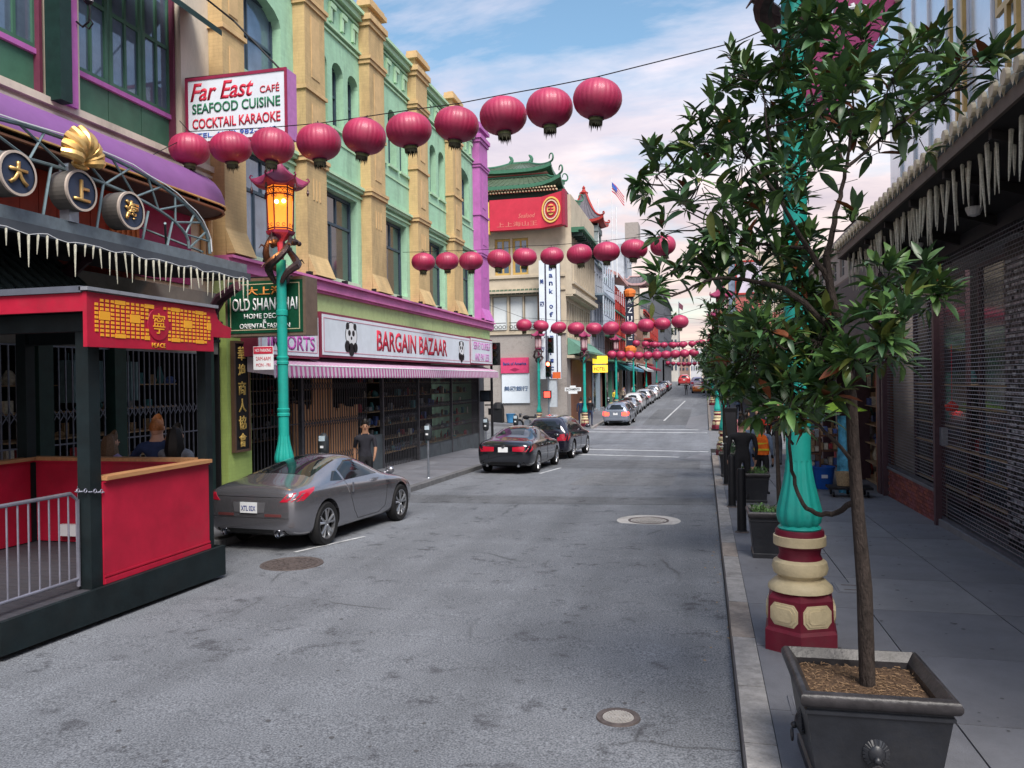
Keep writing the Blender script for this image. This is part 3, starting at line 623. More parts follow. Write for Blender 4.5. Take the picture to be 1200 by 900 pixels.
for (a0, a1) in ((6.2, 9.95), (10.35, 11.6), (11.9, 14.1)): scissor_gate(sb, f, a0, a1, -.05, 3.05, .28, .14, gril)
for yc in (10.15, 11.75, 14.3): mb = MB(); mb.bb(XF+.15, XF+.38, yc-.14, yc+.14, -.1, 3.1); part('column', mb, green_d, sb)
# ---- goods in the windows (each piece its own thing would be endless: shelves of stock)
stockm = [M('stock %s' % n, c, rough=.6, var=.3, scale=20) for n, c in (('red', (.40, .05, .06)), ('teal', (.09, .26, .28)), ('tan', (.38, .26, .15)), ('grey', (.28, .30, .32)), ('cream', (.60, .55, .45)), ('blue', (.08, .13, .34)))]
def stock(f, a0, a1, z0, z1, d, n, label, smin=.08, smax=.28):
    mb = MB()
    for i in range(n):
        a = random.uniform(a0, a1); z = z0+random.randint(0, 5)*(z1-z0)/6; s = random.uniform(smin, smax); h = random.uniform(smin, smax*1.3); dd = d-random.uniform(0, .5); mb.mi = random.randint(0, 5)
        if random.random() < .5: f.box(mb, a-s/2, a+s/2, z, z+h, dd-s*.6, dd)
        else: c = f.p(a, z, dd-.1); mb.lathe(c, [(s*.35, 0), (s*.5, h*.4), (s*.3, h*.8), (s*.18, h)], 8)
    for k in range(6): mb.mi = 2; f.box(mb, a0, a1, z0+k*(z1-z0)/6-.02, z0+k*(z1-z0)/6, d-.7, d+.02)
    o = solo('shop_stock', mb, stockm, label, 'shop goods'); o['kind'] = 'stuff'; return o
stock(f, 6.2, 14.2, .2, 2.9, -.35, 110, 'jumble of vases, boxes and fabric on dark shelves inside the old shop')
# hanging grey-blue robes behind the grille and a big wooden crate
t = thing('hanging_robes', 'row of pale blue grey robes hanging behind the old shop grille', 'clothes', (XF+.1, 11.6, 2.1)); pr = None
for i in range(12):
    if pr is None: mb = MB(); mb.box((0, 0, -.35), (.3, .1, .7)); mb.tube([(0, 0, 0), (0, 0, .12)], .01, 4); pr = part('robe', mb, M('robe', (.13, .20, .22), rough=.9, var=.2), t, at=(0, 0, 0)); pr.location = Vector((XF, 11.0, 2.85))-WO[t]
    else: inst(pr, t, (XF, 11.0+i*.13, 2.85), rot=(0, 0, random.uniform(-.3, .3)))
t = thing('painted_chest', 'pale wooden chest with a round painted medallion behind the grille, left edge', 'chest', (XF-.2, 8.3, -.05))
mb = MB(); mb.bb(XF-.45, XF-.02, 7.85, 9.2, 0, 1.85)
part('body', mb, M('pale wood', (.26, .18, .12), rough=.7, var=.2, scale=8, stretch=(1, 6, 1)), t)
for yy0 in (7.95, 8.4, 8.85): mb = MB(); mb.bb(XF-.02, XF, yy0, yy0+.3, .1, 1.75); part('door_panel', mb, M('pale wood b', (.34, .25, .17), rough=.7, var=.2), t)
mb = MB(); mb.lathe((XF+.002, 8.55, 1.35), [(.22, 0), (.2, .03)], 20, 'x'); part('medallion', mb, M('medallion', (.06, .045, .04)), t)
# vertical wooden name board on the lime pier
t = thing('vertical_name_board', 'tall dark name board with gold characters on the lime green pier', 'sign', (-9.9, 15.35, 1.1))
mb = MB(); f.box(mb, 15.12, 15.62, 1.0, 3.3, .36, .42); part('board', mb, black, t)
mb = MB(); f.box(mb, 15.06, 15.12, .95, 3.35, .355, .44); f.box(mb, 15.62, 15.68, .95, 3.35, .355, .44); f.box(mb, 15.12, 15.62, .95, 1.0, .355, .44); f.box(mb, 15.12, 15.62, 3.3, 3.35, .355, .44); part('frame', mb, M('brown frame', (.13, .075, .05), rough=.5), t)
for i, ch in enumerate('華埠商人協會'): text(ch, .28, .30, f.p(15.37, 3.08-i*.375, .425), 'E', goldp, t, depth=.012, bold=.02)

# ================================================================ mint green building with the bazaar
b2 = thing('mint_brick_building', 'long mint green brick building with yellow pilasters and a pink cornice', 'building', (XF, 26, -.5))
PY = [(14.98, 15.8), (18.6, 19.7), (22.65, 23.8), (26.75, 27.9), (30.95, 32.1), (34.9, 36.3)]
BY = [(PY[i][1], PY[i+1][0]) for i in range(5)]
big = []; ops = []
for i, (a, b) in enumerate(BY):
    o = (a+.15 if i else a+.08, b-.28, 5.38, 7.9, 0); big.append(o); ops.append(o)
arch = []
for i, (a, b) in enumerate(BY):
    if i in (0, 4): arch.append((a+.22, b-.6, 9.62, 11.75, .45))
    else:
        c = (a+b)/2; 
        for k in (-1, 0, 1): arch.append((c+k*1.02-.36, c+k*1.02+.36, 9.72, 11.65, .3))
ops += arch
part('wall', wall_mb(f, 14.98, 36.3, 4.28, 13.62, ops, .32), mint, b2)
for o in big: window(f, b2, o[0]+.02, o[1]-.02, o[2]+.02, o[3]-.02, bluefr, glassb if o is big[0] else glass, (1, 1.15), (1.95, 1), .26, .075, sill=mint2, top=(1.6, 1), curtain=M('grey curtain', (.2, .2, .22), var=.4, scale=3, stretch=(1, 9, 1)))
for o in arch:
    wide = o[1]-o[0] > 1.2
    window(f, b2, o[0]+.01, o[1]-.01, o[2]+.02, o[3]-.02, bluefr, glassb if wide else glass, (1, 1.4) if wide else (1,), (1, 1) if wide else (1.2, 1), .28, .07, sill=mint2)
for i, (a, b) in enumerate(BY):
    for (z0, z1, d) in ((8.18, 8.26, .12), (8.26, 8.34, .18), (8.02, 8.08, .06), (9.30, 9.36, .03)):
        mb = MB(); f.box(mb, a+.01, b-.01, z0, z1-.002, .004, d); part('band', mb, mint2, b2)
    for (z0, z1, d) in ((12.46, 12.53, .10), (12.32, 12.38, .05), (13.45, 13.62, .16), (13.62, 13.72, .26), (13.32, 13.38, .05)):
        mb = MB(); f.box(mb, a+.01, b-.01, z0, z1-.002, .004, d); part('cornice', mb, mint2, b2)
    n = 4
    for k in range(n):
        c = a+(b-a)*(k+.5)/n; mb = MB(); f.box(mb, c-.17, c+.17, 13.05, 13.2, .004, .10); f.box(mb, c-.17, c-.05, 12.66, 13.045, .004, .08); part('corbel', mb, mint2, b2)
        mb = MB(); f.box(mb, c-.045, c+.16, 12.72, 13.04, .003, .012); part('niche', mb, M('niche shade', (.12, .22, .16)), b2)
for i, (a, b) in enumerate(PY):
    mt, m2_ = (purple, purple) if i == 5 else (ochre, ochre2); pj = .34
    mb = MB(); f.box(mb, a, b, 5.15, 13.35, .002, pj); pl = part('pilaster', mb, mt, b2)
    for (z0, z1, e) in ((13.352, 13.5, .06), (13.502, 13.68, .12), (13.95, 14.1, .10), (14.102, 14.22, .04), (12.2, 12.32, .05), (12.32, 12.42, .09), (8.15, 8.26, .06), (8.262, 8.36, .09), (10.0, 10.1, .05)):
        mb = MB(); f.box(mb, a-e, b+e, z0, z1-.002, .003, pj+e); part('moulding', mb, m2_, pl)
    mb = MB(); f.box(mb, a+.05, b-.05, 13.68, 13.948, .003, pj-.03); part('cap', mb, mt, pl)
    mb = MB(); f.box(mb, a+.28, b-.28, 14.222, 14.36, .05, pj-.06); part('finial', mb, m2_, pl)
    w_ = (b-a)
    for (z0, z1) in ((8.7, 9.7), (10.4, 12.0)):
        mb = MB(); f.box(mb, a+w_*.3, a+w_*.7, z0, z1, pj+.001, pj+.018); part('raised_panel', mb, m2_, pl)
    for k in range(3):
        mb = MB(); f.box(mb, a+w_*(.3+k*.16), a+w_*(.36+k*.16), 7.2, 7.75, pj+.001, pj+.016); part('flute', mb, m2_, pl)
    mb = MB(); A0 = [f.p(a, 5.75, pj+.002), f.p(a, 5.2, pj+.02), f.p(a, 5.2, pj+.24)]; mb.prism(A0, (0, b-a, 0)); part('foot', mb, mt, pl)
# pink cornice, lime fascia
mb = MB(); f.box(mb, 14.9, 36.6, 4.86, 5.10, .01, .46); f.box(mb, 14.9, 36.6, 5.102, 5.16, .01, .56); f.box(mb, 14.9, 36.6, 4.8, 4.858, .01, .38); part('pink_cornice', mb, pink, b2)
limef = M('lime fascia', (.42, .56, .26), rough=.7, var=.08, dirt=.25)
mb = MB(); f.box(mb, 14.95, 36.4, 4.28, 4.798, .012, .30); part('fascia', mb, limef, b2)
mb = MB(); f.box(mb, 14.95, 15.85, -.5, 4.27, .0, .34); part('pier', mb, lime, b2)
mb = MB(); f.box(mb, 35.2, 36.3, -.9, 4.27, -.3, .0); part('pier', mb, M('grey pier', (.12, .13, .14)), b2)
mb = MB(); mb.bb(-26, XF, 36.25, 36.3, -1, 13.6); part('side_wall', mb, mint, b2); mb = MB(); mb.bb(-26, XF, 15, 36.28, 13.3, 13.4); part('roof', mb, M('roof felt', (.08, .08, .08)), b2)
for i in range(10):
    y = 16.5+i*2.05; mb = MB(); mb.box((XF+.4, y, 5.22), (.14, .12, .12)); part('flood_light', mb, black, b2)
# shop interior, floor, bulkhead, gates
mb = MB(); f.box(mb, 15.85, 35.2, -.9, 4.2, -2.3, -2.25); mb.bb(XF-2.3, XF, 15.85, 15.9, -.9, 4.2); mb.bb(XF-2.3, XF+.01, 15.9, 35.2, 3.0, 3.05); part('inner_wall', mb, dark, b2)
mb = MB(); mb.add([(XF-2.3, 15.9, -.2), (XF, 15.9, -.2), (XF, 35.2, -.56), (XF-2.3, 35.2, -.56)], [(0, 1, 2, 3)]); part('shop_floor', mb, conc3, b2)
bulk = M('bulkhead tile', (.075, .09, .10), rough=.45, var=.25, scale=3, dirt=.2)
for (a, b) in ((27.3, 29.6), (29.63, 31.9), (31.93, 35.2)):
    mb = MB(); mb.add([(XF+.06, a, -.9), (XF+.06, b, -.9), (XF+.06, b, .02), (XF+.06, a, .02), (XF-.1, a, -.9), (XF-.1, b, -.9), (XF-.1, b, .02), (XF-.1, a, .02)], [(0,1,2,3),(7,6,5,4),(3,2,6,7),(0,3,7,4),(1,5,6,2)]); part('bulkhead', mb, bulk, b2)
mb = MB(); f.box(mb, 22.9, 23.9, -.7, .75, -.1, .06); part('bulkhead', mb, bulk, b2)
gb = M('gate black', (.075, .075, .085), rough=.45, metal=.3, var=.3)
for (a0, a1, z0) in ((16.0, 18.6, -.25), (18.7, 22.8, -.3), (24.0, 27.2, -.45), (27.3, 31.1, .05), (31.2, 35.1, .05)):
    scissor_gate(b2, f, a0, a1, z0, 3.0, .02, .15, gb, lat=((.2, .3), (.5, .3), (.8, .3)) if a0 > 18.6 else ())
for yv in (18.65, 23.95, 27.25, 31.15, 35.15): mb = MB(); f.box(mb, yv-.05, yv+.05, -.8, 3.05, -.02, .09); part('gate_post', mb, gb, b2)
stock(f, 23.9, 35.1, .0, 2.9, -.4, 230, 'crowded shelves of souvenirs behind the black folding gates of the bazaar', .06, .25)
stock(f, 16, 22.8, .9, 2.9, -1.3, 60, 'dim shelves of goods deep inside the bazaar behind the bamboo blinds', .06, .25)
# bamboo blinds, rolled
bam = M('bamboo', (.62, .33, .17), rough=.7, var=.3, scale=4, stretch=(9, 9, .7)); t = thing('bamboo_blinds', 'stacked rolls of orange brown bamboo blinds behind the bazaar gate', 'blinds', (XF-.3, 20, -.3)); pr = None; y = 18.75
while y < 22.7:
    h = {0: 2.1, 1: 2.1, 2: 2.95, 3: 2.8, 4: 2.0, 5: 1.95, 6: 1.95}[min(6, int((y-18.7)/.58))]+random.uniform(-.1, .1); 
    if pr is None: mb = MB(); mb.lathe((0, 0, 0), [(.07, 0), (.075, .5), (.07, 1)], 8); pr = part('roll', mb, bam, t, smooth=True, at=(0, 0, 0)); o = pr; o.location = Vector((XF-.22, y, -.3))-WO[t]
    else: o = inst(pr, t, (XF-.22-random.uniform(0, .1), y, -.3))
    o.scale = (1, 1, h); y += random.uniform(.13, .2)
# ---- sign cabinets
def cabinet(label, y0, y1, z0, z1, lines):
    t = thing('fascia_sign', label, 'sign', (XF+.5, (y0+y1)/2, z0)); mb = MB(); f.box(mb, y0, y1, z0, z1, .36, .76); part('cabinet', mb, M('cabinet maroon', (.20, .03, .06), rough=.5), t)
    mb = MB(); f.box(mb, y0+.05, y1-.05, z0+.06, z1-.06, .761, .775); part('face', mb, signw, t)
    mb = MB()
    for (a, b, c, d) in ((y0+.12, y1-.12, z0+.14, z0+.155), (y0+.12, y1-.12, z1-.155, z1-.14), (y0+.12, y0+.14, z0+.155, z1-.155), (y1-.14, y1-.12, z0+.155, z1-.155)): f.box(mb, a, b, c, d, .776, .782)
    part('pinstripe', mb, M('pinstripe', (.55, .18, .25)), t)
    for (s, w_, h_, yc, zc, mt, bo) in lines: text(s, w_, h_, f.p(yc, zc, .776), 'E', mt, t, depth=.005, bold=bo)
    return t
magl = M('sign magenta letter', (.50, .12, .42))
cabinet('white fascia sign reading IMPORTS partly hidden by the green sign', 15.45, 18.3, 3.02, 4.12, [('IMPORTS', 2.2, .36, 16.95, 3.38, magl, .03), ('GIFT', 1.3, .36, 17.25, 3.82, magl, .03)])
s2 = cabinet('long white fascia sign reading BARGAIN BAZAAR between two pandas', 18.42, 31.55, 3.08, 4.24, [('BARGAIN BAZAAR', 6.6, .62, 25.2, 3.66, redl, .028)])
cabinet('white fascia sign reading SERVE YOURSELF AND PAY LESS at the corner', 31.62, 35.1, 3.12, 4.28, [('SERVE YOURSELF', 2.6, .32, 33.35, 3.92, magl, .01), ('AND PAY LESS', 2.2, .32, 33.35, 3.44, magl, .01)])
def panda(yc, zc, s, t):
    for (dy, dz, r_, k) in ((0, .05, .30, 0), (-.20, .26, .085, 1), (.20, .26, .085, 1), (-.11, .10, .07, 1), (.11, .10, .07, 1), (0, -.02, .04, 1), (-.22, -.22, .14, 1), (.22, -.24, .12, 1), (0, -.29, .16, 1)):
        mb = MB(); mb.lathe(f.p(yc+dy*s, zc+dz*s, .777+.004*k), [(r_*s, 0), (r_*s, .006)], 20, 'x'); part('panda_patch', mb, black if k else white, t)
    mb = MB(); mb.lathe(f.p(yc, zc+.05*s, .777), [(.30*s, 0), (.32*s, 0), (.32*s, .008), (.30*s, .008)], 24, 'x', caps=False); part('panda_outline', mb, black, t)
panda(20.15, 3.66, 1.15, s2); panda(30.3, 3.64, 1.05, s2)
ps_ = thing('parking_sign', 'small white and red no parking sign on the bazaar lamp pole', 'sign', (-7.78, 13.35, 2.8))
mb = MB(); mb.bb(-8.26, -7.84, 13.38, 13.39, 2.68, 3.12); part('plate', mb, white, ps_)
mb = MB(); mb.bb(-8.25, -7.85, 13.374, 13.379, 2.98, 3.11); part('red_band', mb, redl, ps_)
text('NO PARKING', .34, .06, (-8.05, 13.373, 3.045), 'S', white, ps_, depth=.003); text('2AM-6AM', .3, .07, (-8.05, 13.378, 2.89), 'S', redl, ps_, depth=.003); text('MON - FRI', .3, .06, (-8.05, 13.378, 2.77), 'S', redl, ps_, depth=.003)
# ---- striped awning
aw = thing('striped_awning', 'long pink and white striped shop awning with a scalloped valance', 'awning', (XF, 25, 3)); pk = M('awning pink', (.42, .11, .27), rough=.8, var=.1); wh = M('awning white', (.52, .46, .53), rough=.8, var=.08, dirt=.2)
y = 15.6; i = 0; prs = {}
mA, mB_ = MB(), MB()
while y < 35.0:
    sw_ = .105; q = mA if i % 2 else mB_
    for (xa, za, xb, zb) in ((XF+.35, 3.06, XF+1.05, 2.84), (XF+1.05, 2.84, XF+1.07, 2.60)):
        q.add([(xa, y, za), (xa, y+sw_, za), (xb, y+sw_, zb), (xb, y, zb)], [(0, 1, 2, 3)])
    q.add([(XF+1.07, y, 2.60), (XF+1.07, y+sw_, 2.60), (XF+1.07, y+sw_*.8, 2.545), (XF+1.07, y+sw_*.2, 2.545)], [(0, 1, 2, 3)])
    y += sw_; i += 1
mB_.add([(XF+.35, 15.6, 3.06), (XF+1.05, 15.6, 2.84), (XF+1.07, 15.6, 2.6), (XF+.35, 15.6, 2.7)], [(0, 1, 2, 3)])
part('pink_stripes', mA, pk, aw, kind='stuff'); part('white_stripes', mB_, wh, aw, kind='stuff')
mb = MB(); mb.tube([(XF+1.04, 15.6, 2.83), (XF+1.04, 35, 2.83)], .02, 6); part('front_bar', mb, white, aw)
# ---- security camera near the cafe sign
t = thing('security_camera', 'small grey security camera beside the café sign', 'camera', (XF+.5, 15.6, 7.9)); mb = MB(); mb.tube([(XF+.35, 16.0, 7.9), (XF+.7, 15.9, 7.95)], .03, 6); part('arm', mb, steel, t); mb = MB(); mb.box((XF+.8, 15.9, 8.0), (.32, .14, .13), .6); part('housing', mb, steel, t)

# ================================================================ projecting signs
t = thing('cafe_sign', 'white Far East Café blade sign with red edge above the lanterns', 'sign', (-9, 14, 7.3))
mb = MB(); mb.bb(-10.05, -7.82, 14.0, 14.38, 7.22, 8.55); part('cabinet', mb, M('sign side mauve', (.45, .17, .42), rough=.5), t)
mb = MB(); mb.bb(-10.0, -7.86, 13.985, 13.998, 7.27, 8.50); part('face', mb, signw, t)
mb = MB(); mb.bb(-10.06, -7.81, 13.97, 13.998, 8.50, 8.56); mb.bb(-10.06, -7.81, 13.97, 13.998, 7.21, 7.27); mb.bb(-10.06, -10.0, 13.97, 13.998, 7.27, 8.5); mb.bb(-7.86, -7.81, 13.97, 13.998, 7.27, 8.5); part('frame', mb, M('sign frame maroon', (.25, .02, .06)), t)
grl = M('sign green letter', (.02, .16, .08)); bll = M('sign blue letter', (.05, .12, .45))
text('Far East', 1.42, .36, (-9.24, 13.984, 8.26), 'S', redl, t, bold=.022, shear=.3, depth=.004); text('CAFÉ', .42, .17, (-8.18, 13.984, 8.2), 'S', redl, t, bold=.004)
text('SEAFOOD CUISINE', 1.95, .20, (-8.93, 13.984, 7.93), 'S', grl, t, bold=.015); text('COCKTAIL KARAOKE', 1.95, .20, (-8.93, 13.984, 7.63), 'S', redl, t, bold=.015); text('TEL. (415) 982-3245', 1.75, .12, (-8.93, 13.984, 7.38), 'S', bll, t)
mb = MB(); mb.tube([(XF, 14.2, 8.65), (-8.0, 14.2, 8.62)], .03, 6); part('bracket', mb, black, t)
t = thing('shanghai_sign', 'dark green blade sign reading OLD SHANGHAI behind the lit lamp post', 'sign', (-8.4, 14, 3.4)); bz = M('bronze edge', (.22, .16, .12), rough=.4, metal=.4, var=.15)
mb = MB(); mb.bb(-9.26, -7.5, 14.02, 14.5, 3.36, 4.5); part('cabinet', mb, bz, t)
mb = MB(); mb.bb(-9.2, -7.56, 14.005, 14.018, 3.42, 4.44); part('face', mb, M('sign green', (.006, .06, .03), rough=.4), t)
mb = MB()
for (a, b, c, d) in ((-9.14, -7.62, 4.37, 4.385), (-9.14, -7.62, 3.475, 3.49), (-9.14, -9.125, 3.49, 4.37), (-7.635, -7.62, 3.49, 4.37)): mb.bb(a, b, 13.998, 14.004, c, d)
part('pinstripe', mb, M('pale gold line', (.5, .45, .3)), t)
text('大上海', .8, .17, (-8.38, 14.004, 4.24), 'S', M('orange gold letter', (.6, .25, .06)), t, bold=.02); text('OLD SHANGHAI', 1.42, .25, (-8.38, 14.004, 3.98), 'S', white, t, bold=.01)
text('HOME DECOR', .9, .10, (-8.38, 14.004, 3.75), 'S', white, t, bold=.01); text('&', .08, .08, (-8.38, 14.004, 3.645), 'S', white, t); text('ORIENTAL FASHION', 1.1, .10, (-8.38, 14.004, 3.555), 'S', white, t, bold=.01)
mb = MB(); mb.tube([(XF+.3, 14.25, 4.55), (-7.9, 14.25, 4.53)], .025, 6); part('bracket', mb, black, t)

# ================================================================ street kiosk (parklet)
pk_ = thing('parklet', 'red walled street dining parklet with a lattice fascia roof and dark base, left', 'parklet', (-7.6, 7.4, -.15)); gd = M('parklet green', (.006, .0125, .015), rough=.6, var=.35, scale=3, dirt=.1)
mb = MB(); mb.add([(-6.3, 5.95, -.06), (-6.3, 9.45, -.14), (-6.3, 9.45, .25), (-6.3, 5.95, .25), (-6.36, 5.95, -.06), (-6.36, 9.45, -.14), (-6.36, 9.45, .25), (-6.36, 5.95, .25)], [(0,1,2,3),(7,6,5,4),(3,2,6,7),(1,5,6,2),(0,3,7,4),(0,4,5,1)]); part('base_board', mb, gd, pk_)
mb = MB(); mb.add([(-9.5, 9.45, -.14), (-6.36, 9.45, -.14), (-6.36, 9.45, .25), (-9.5, 9.45, .25)], [(0, 1, 2, 3)]); mb.bb(-6.42, -6.32, 5.2, 5.92, -.06, .3); mb.bb(-8.2, -6.42, 5.85, 5.93, -.05, .05); part('base_board', mb, gd, pk_)
y = 5.3; i = 0
while y < 9.35:
    mb = MB(); mb.bb(-9.6, -6.365, y+.003, y+.137, .17, .235); part('deck_board', mb, M('deck board', (.05, .05, .06), rough=.6, var=.25, scale=5, stretch=(.6, 8, 1), dirt=.3), pk_); y += .14
for (x, y, z1, w_) in ((-6.47, 7.24, 3.22, .16), (-6.47, 9.29, 3.0, .13), (-9.3, 9.25, 3.2, .16), (-9.3, 7.2, 3.2, .16)):
    mb = MB(); mb.bb(x-w_/2, x+w_/2, y-w_/2, y+w_/2, .236, z1); part('post', mb, gd, pk_)
def panel(x0, x1, y0, y1, z1, nm='wall_panel'):
    mb = MB(); mb.bb(x0, x1, y0, y1, .25, z1); part(nm, mb, redp, pk_)
panel(-6.44, -6.38, 7.33, 9.22, 1.36); panel(-9.2, -6.54, 9.3, 9.36, 1.38); panel(-9.26, -9.2, 7.35, 9.2, 1.38); panel(-9.26, -9.2, 5.5, 7.1, 1.38)
mb = MB(); mb.bb(-6.375, -6.36, 7.33, 9.22, .255, .31); mb.bb(-6.375, -6.365, 7.33, 9.22, .33, .35); part('skirting', mb, redp, pk_)
wc = M('wood cap', (.40, .20, .09), rough=.55, var=.2, scale=5, stretch=(5, .5, 5))
for (a, b, c, d) in ((-6.5, -6.32, 7.33, 9.22), (-9.3, -6.55, 9.24, 9.42), (-9.32, -9.14, 5.5, 9.22)): mb = MB(); mb.bb(a, b, c, d, 1.385, 1.43); part('cap_rail', mb, wc, pk_); mb = MB(); mb.bb(a+.03, b-.03, c+.01, d-.01, 1.36, 1.383); part('cap_rail', mb, redp, pk_)
mb = MB(); mb.bb(-8.75, -8.2, 9.22, 9.29, .34, .5); part('notice', mb, white, pk_)
# roof fascias
mb = MB(); mb.bb(-9.6, -6.24, 6.93, 6.99, 3.19, 3.38); part('fascia', mb, redp, pk_); mb = MB(); mb.bb(-9.65, -6.24, 6.90, 7.0, 3.383, 3.45); part('coping', mb, M('lead coping', (.10, .11, .14), rough=.4), pk_)
pts = [(-6.24, 6.93, 2.82), (-6.24, 9.1, 2.84), (-6.24, 9.1, 3.03), (-6.24, 9.48, 3.03), (-6.24, 9.5, 3.17), (-6.24, 9.32, 3.2), (-6.24, 9.2, 3.27), (-6.24, 9.14, 3.4), (-6.24, 6.93, 3.39)]
mb = MB(); mb.prism(pts, (.05, 0, 0)); part('fascia', mb, redp, pk_)
mb = MB(); mb.bb(-6.26, -6.15, 6.9, 9.16, 3.402, 3.44); part('coping', mb, M('zinc edge', (.35, .37, .42), rough=.35, metal=.5), pk_)
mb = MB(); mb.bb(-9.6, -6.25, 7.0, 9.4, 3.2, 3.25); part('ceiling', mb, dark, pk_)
for y in (7.2, 9.29): mb = MB(); mb.bb(-9.4, -6.3, y-.06, y+.06, 3.0, 3.19); part('roof_beam', mb, gd, pk_)
# yellow lattice on the fascia: cells cut by lines
yl = M('lattice yellow', (.78, .36, .03), rough=.5, var=.05); ff = Fac('x', -6.188, 1); n = 0
cols_ = 26; rows_ = 9; ya, yb, za, zb = 7.02, 9.04, 2.93, 3.34; cw = (yb-ya)/cols_; ch_ = (zb-za)/rows_; lat = MB()
for i in range(cols_):
    for j in range(rows_):
        yc, zc = ya+(i+.5)*cw, za+(j+.5)*ch_
        if ((yc-8.03)/.20)**2+((zc-3.12)/.235)**2 < 1: continue
        if (i in (0, cols_-1)) and (j in (0, 8)): continue
        u = i % 6; big_ = (u in (1, 2) and j in (4, 5)) or (u in (4, 5) and j in (0, 8))
        e = 0.0 if big_ else .011
        ff.box(lat, yc-cw/2+e*1.5, yc+cw/2-e*1.5, zc-ch_/2+e*.75, zc+ch_/2-e*.75, -.001, .006)
part('lattice', lat, yl, pk_, kind='stuff')
mb = MB(); mb.lathe((-6.188, 8.03, 3.12), [(.19, 0), (.185, .008)], 32, 'x', sy=1.0); part('roundel', mb, redp, pk_)
text('寧', .21, .24, (-6.178, 8.03, 3.13), 'E', yl, pk_, depth=.004); text('PEACE', .24, .055, (-6.186, 8.03, 2.875), 'E', yl, pk_, depth=.004, bold=.01)
# steel crowd barrier chained to the post
t = thing('crowd_barrier', 'grey steel crowd barrier chained across the parklet entrance', 'barrier', (-6.5, 6.3, .25)); bs = M('barrier steel', (.28, .28, .34), rough=.35, metal=.6, var=.15)
y0, y1 = 5.35, 7.12; mb = MB(); mb.tube([(-6.52, y0, .28), (-6.52, y0, 1.2), (-6.52, y0+.1, 1.28), (-6.52, y1-.1, 1.28), (-6.52, y1, 1.2), (-6.52, y1, .28)], .021, 8); mb.tube([(-6.52, y0, .36), (-6.52, y1, .36)], .018, 8); part('frame', mb, bs, t, smooth=True)
for i in range(1, 14): mb = MB(); mb.tube([(-6.52, y0+i*(y1-y0)/14, .36), (-6.52, y0+i*(y1-y0)/14, 1.28)], .010, 6); part('bar', mb, bs, t, smooth=True)
t2 = thing('crowd_barrier', 'second steel barrier leaning inside the parklet behind the post', 'barrier', (-6.9, 8, .25)); mb = MB(); mb.tube([(-6.75, 7.4, .28), (-6.75, 7.4, 1.3), (-6.8, 8.15, 1.35), (-6.8, 8.3, 1.22), (-6.8, 8.3, .28)], .021, 8); part('frame', mb, bs, t2, smooth=True)
for i in range(1, 6): mb = MB(); mb.tube([(-6.77, 7.4+i*.15, .3), (-6.77, 7.4+i*.15, 1.32)], .010, 6); part('bar', mb, bs, t2, smooth=True)
mb = MB()
for i in range(16):
    a = 2*math.pi*i/16; c = Vector((-6.47+.12*math.cos(a), 7.24+.12*math.sin(a), 1.27-.02*math.sin(a)+.01*(i % 2))); mb.lathe(c, [(.02, -.006), (.026, 0), (.02, .006), (.014, 0), (.02, -.006)], 8, 'x' if i % 2 else 'z', caps=False)
solo('chain', mb, bs, 'steel chain looped round the parklet post and barrier', 'chain', (-6.47, 7.24, 1.27))
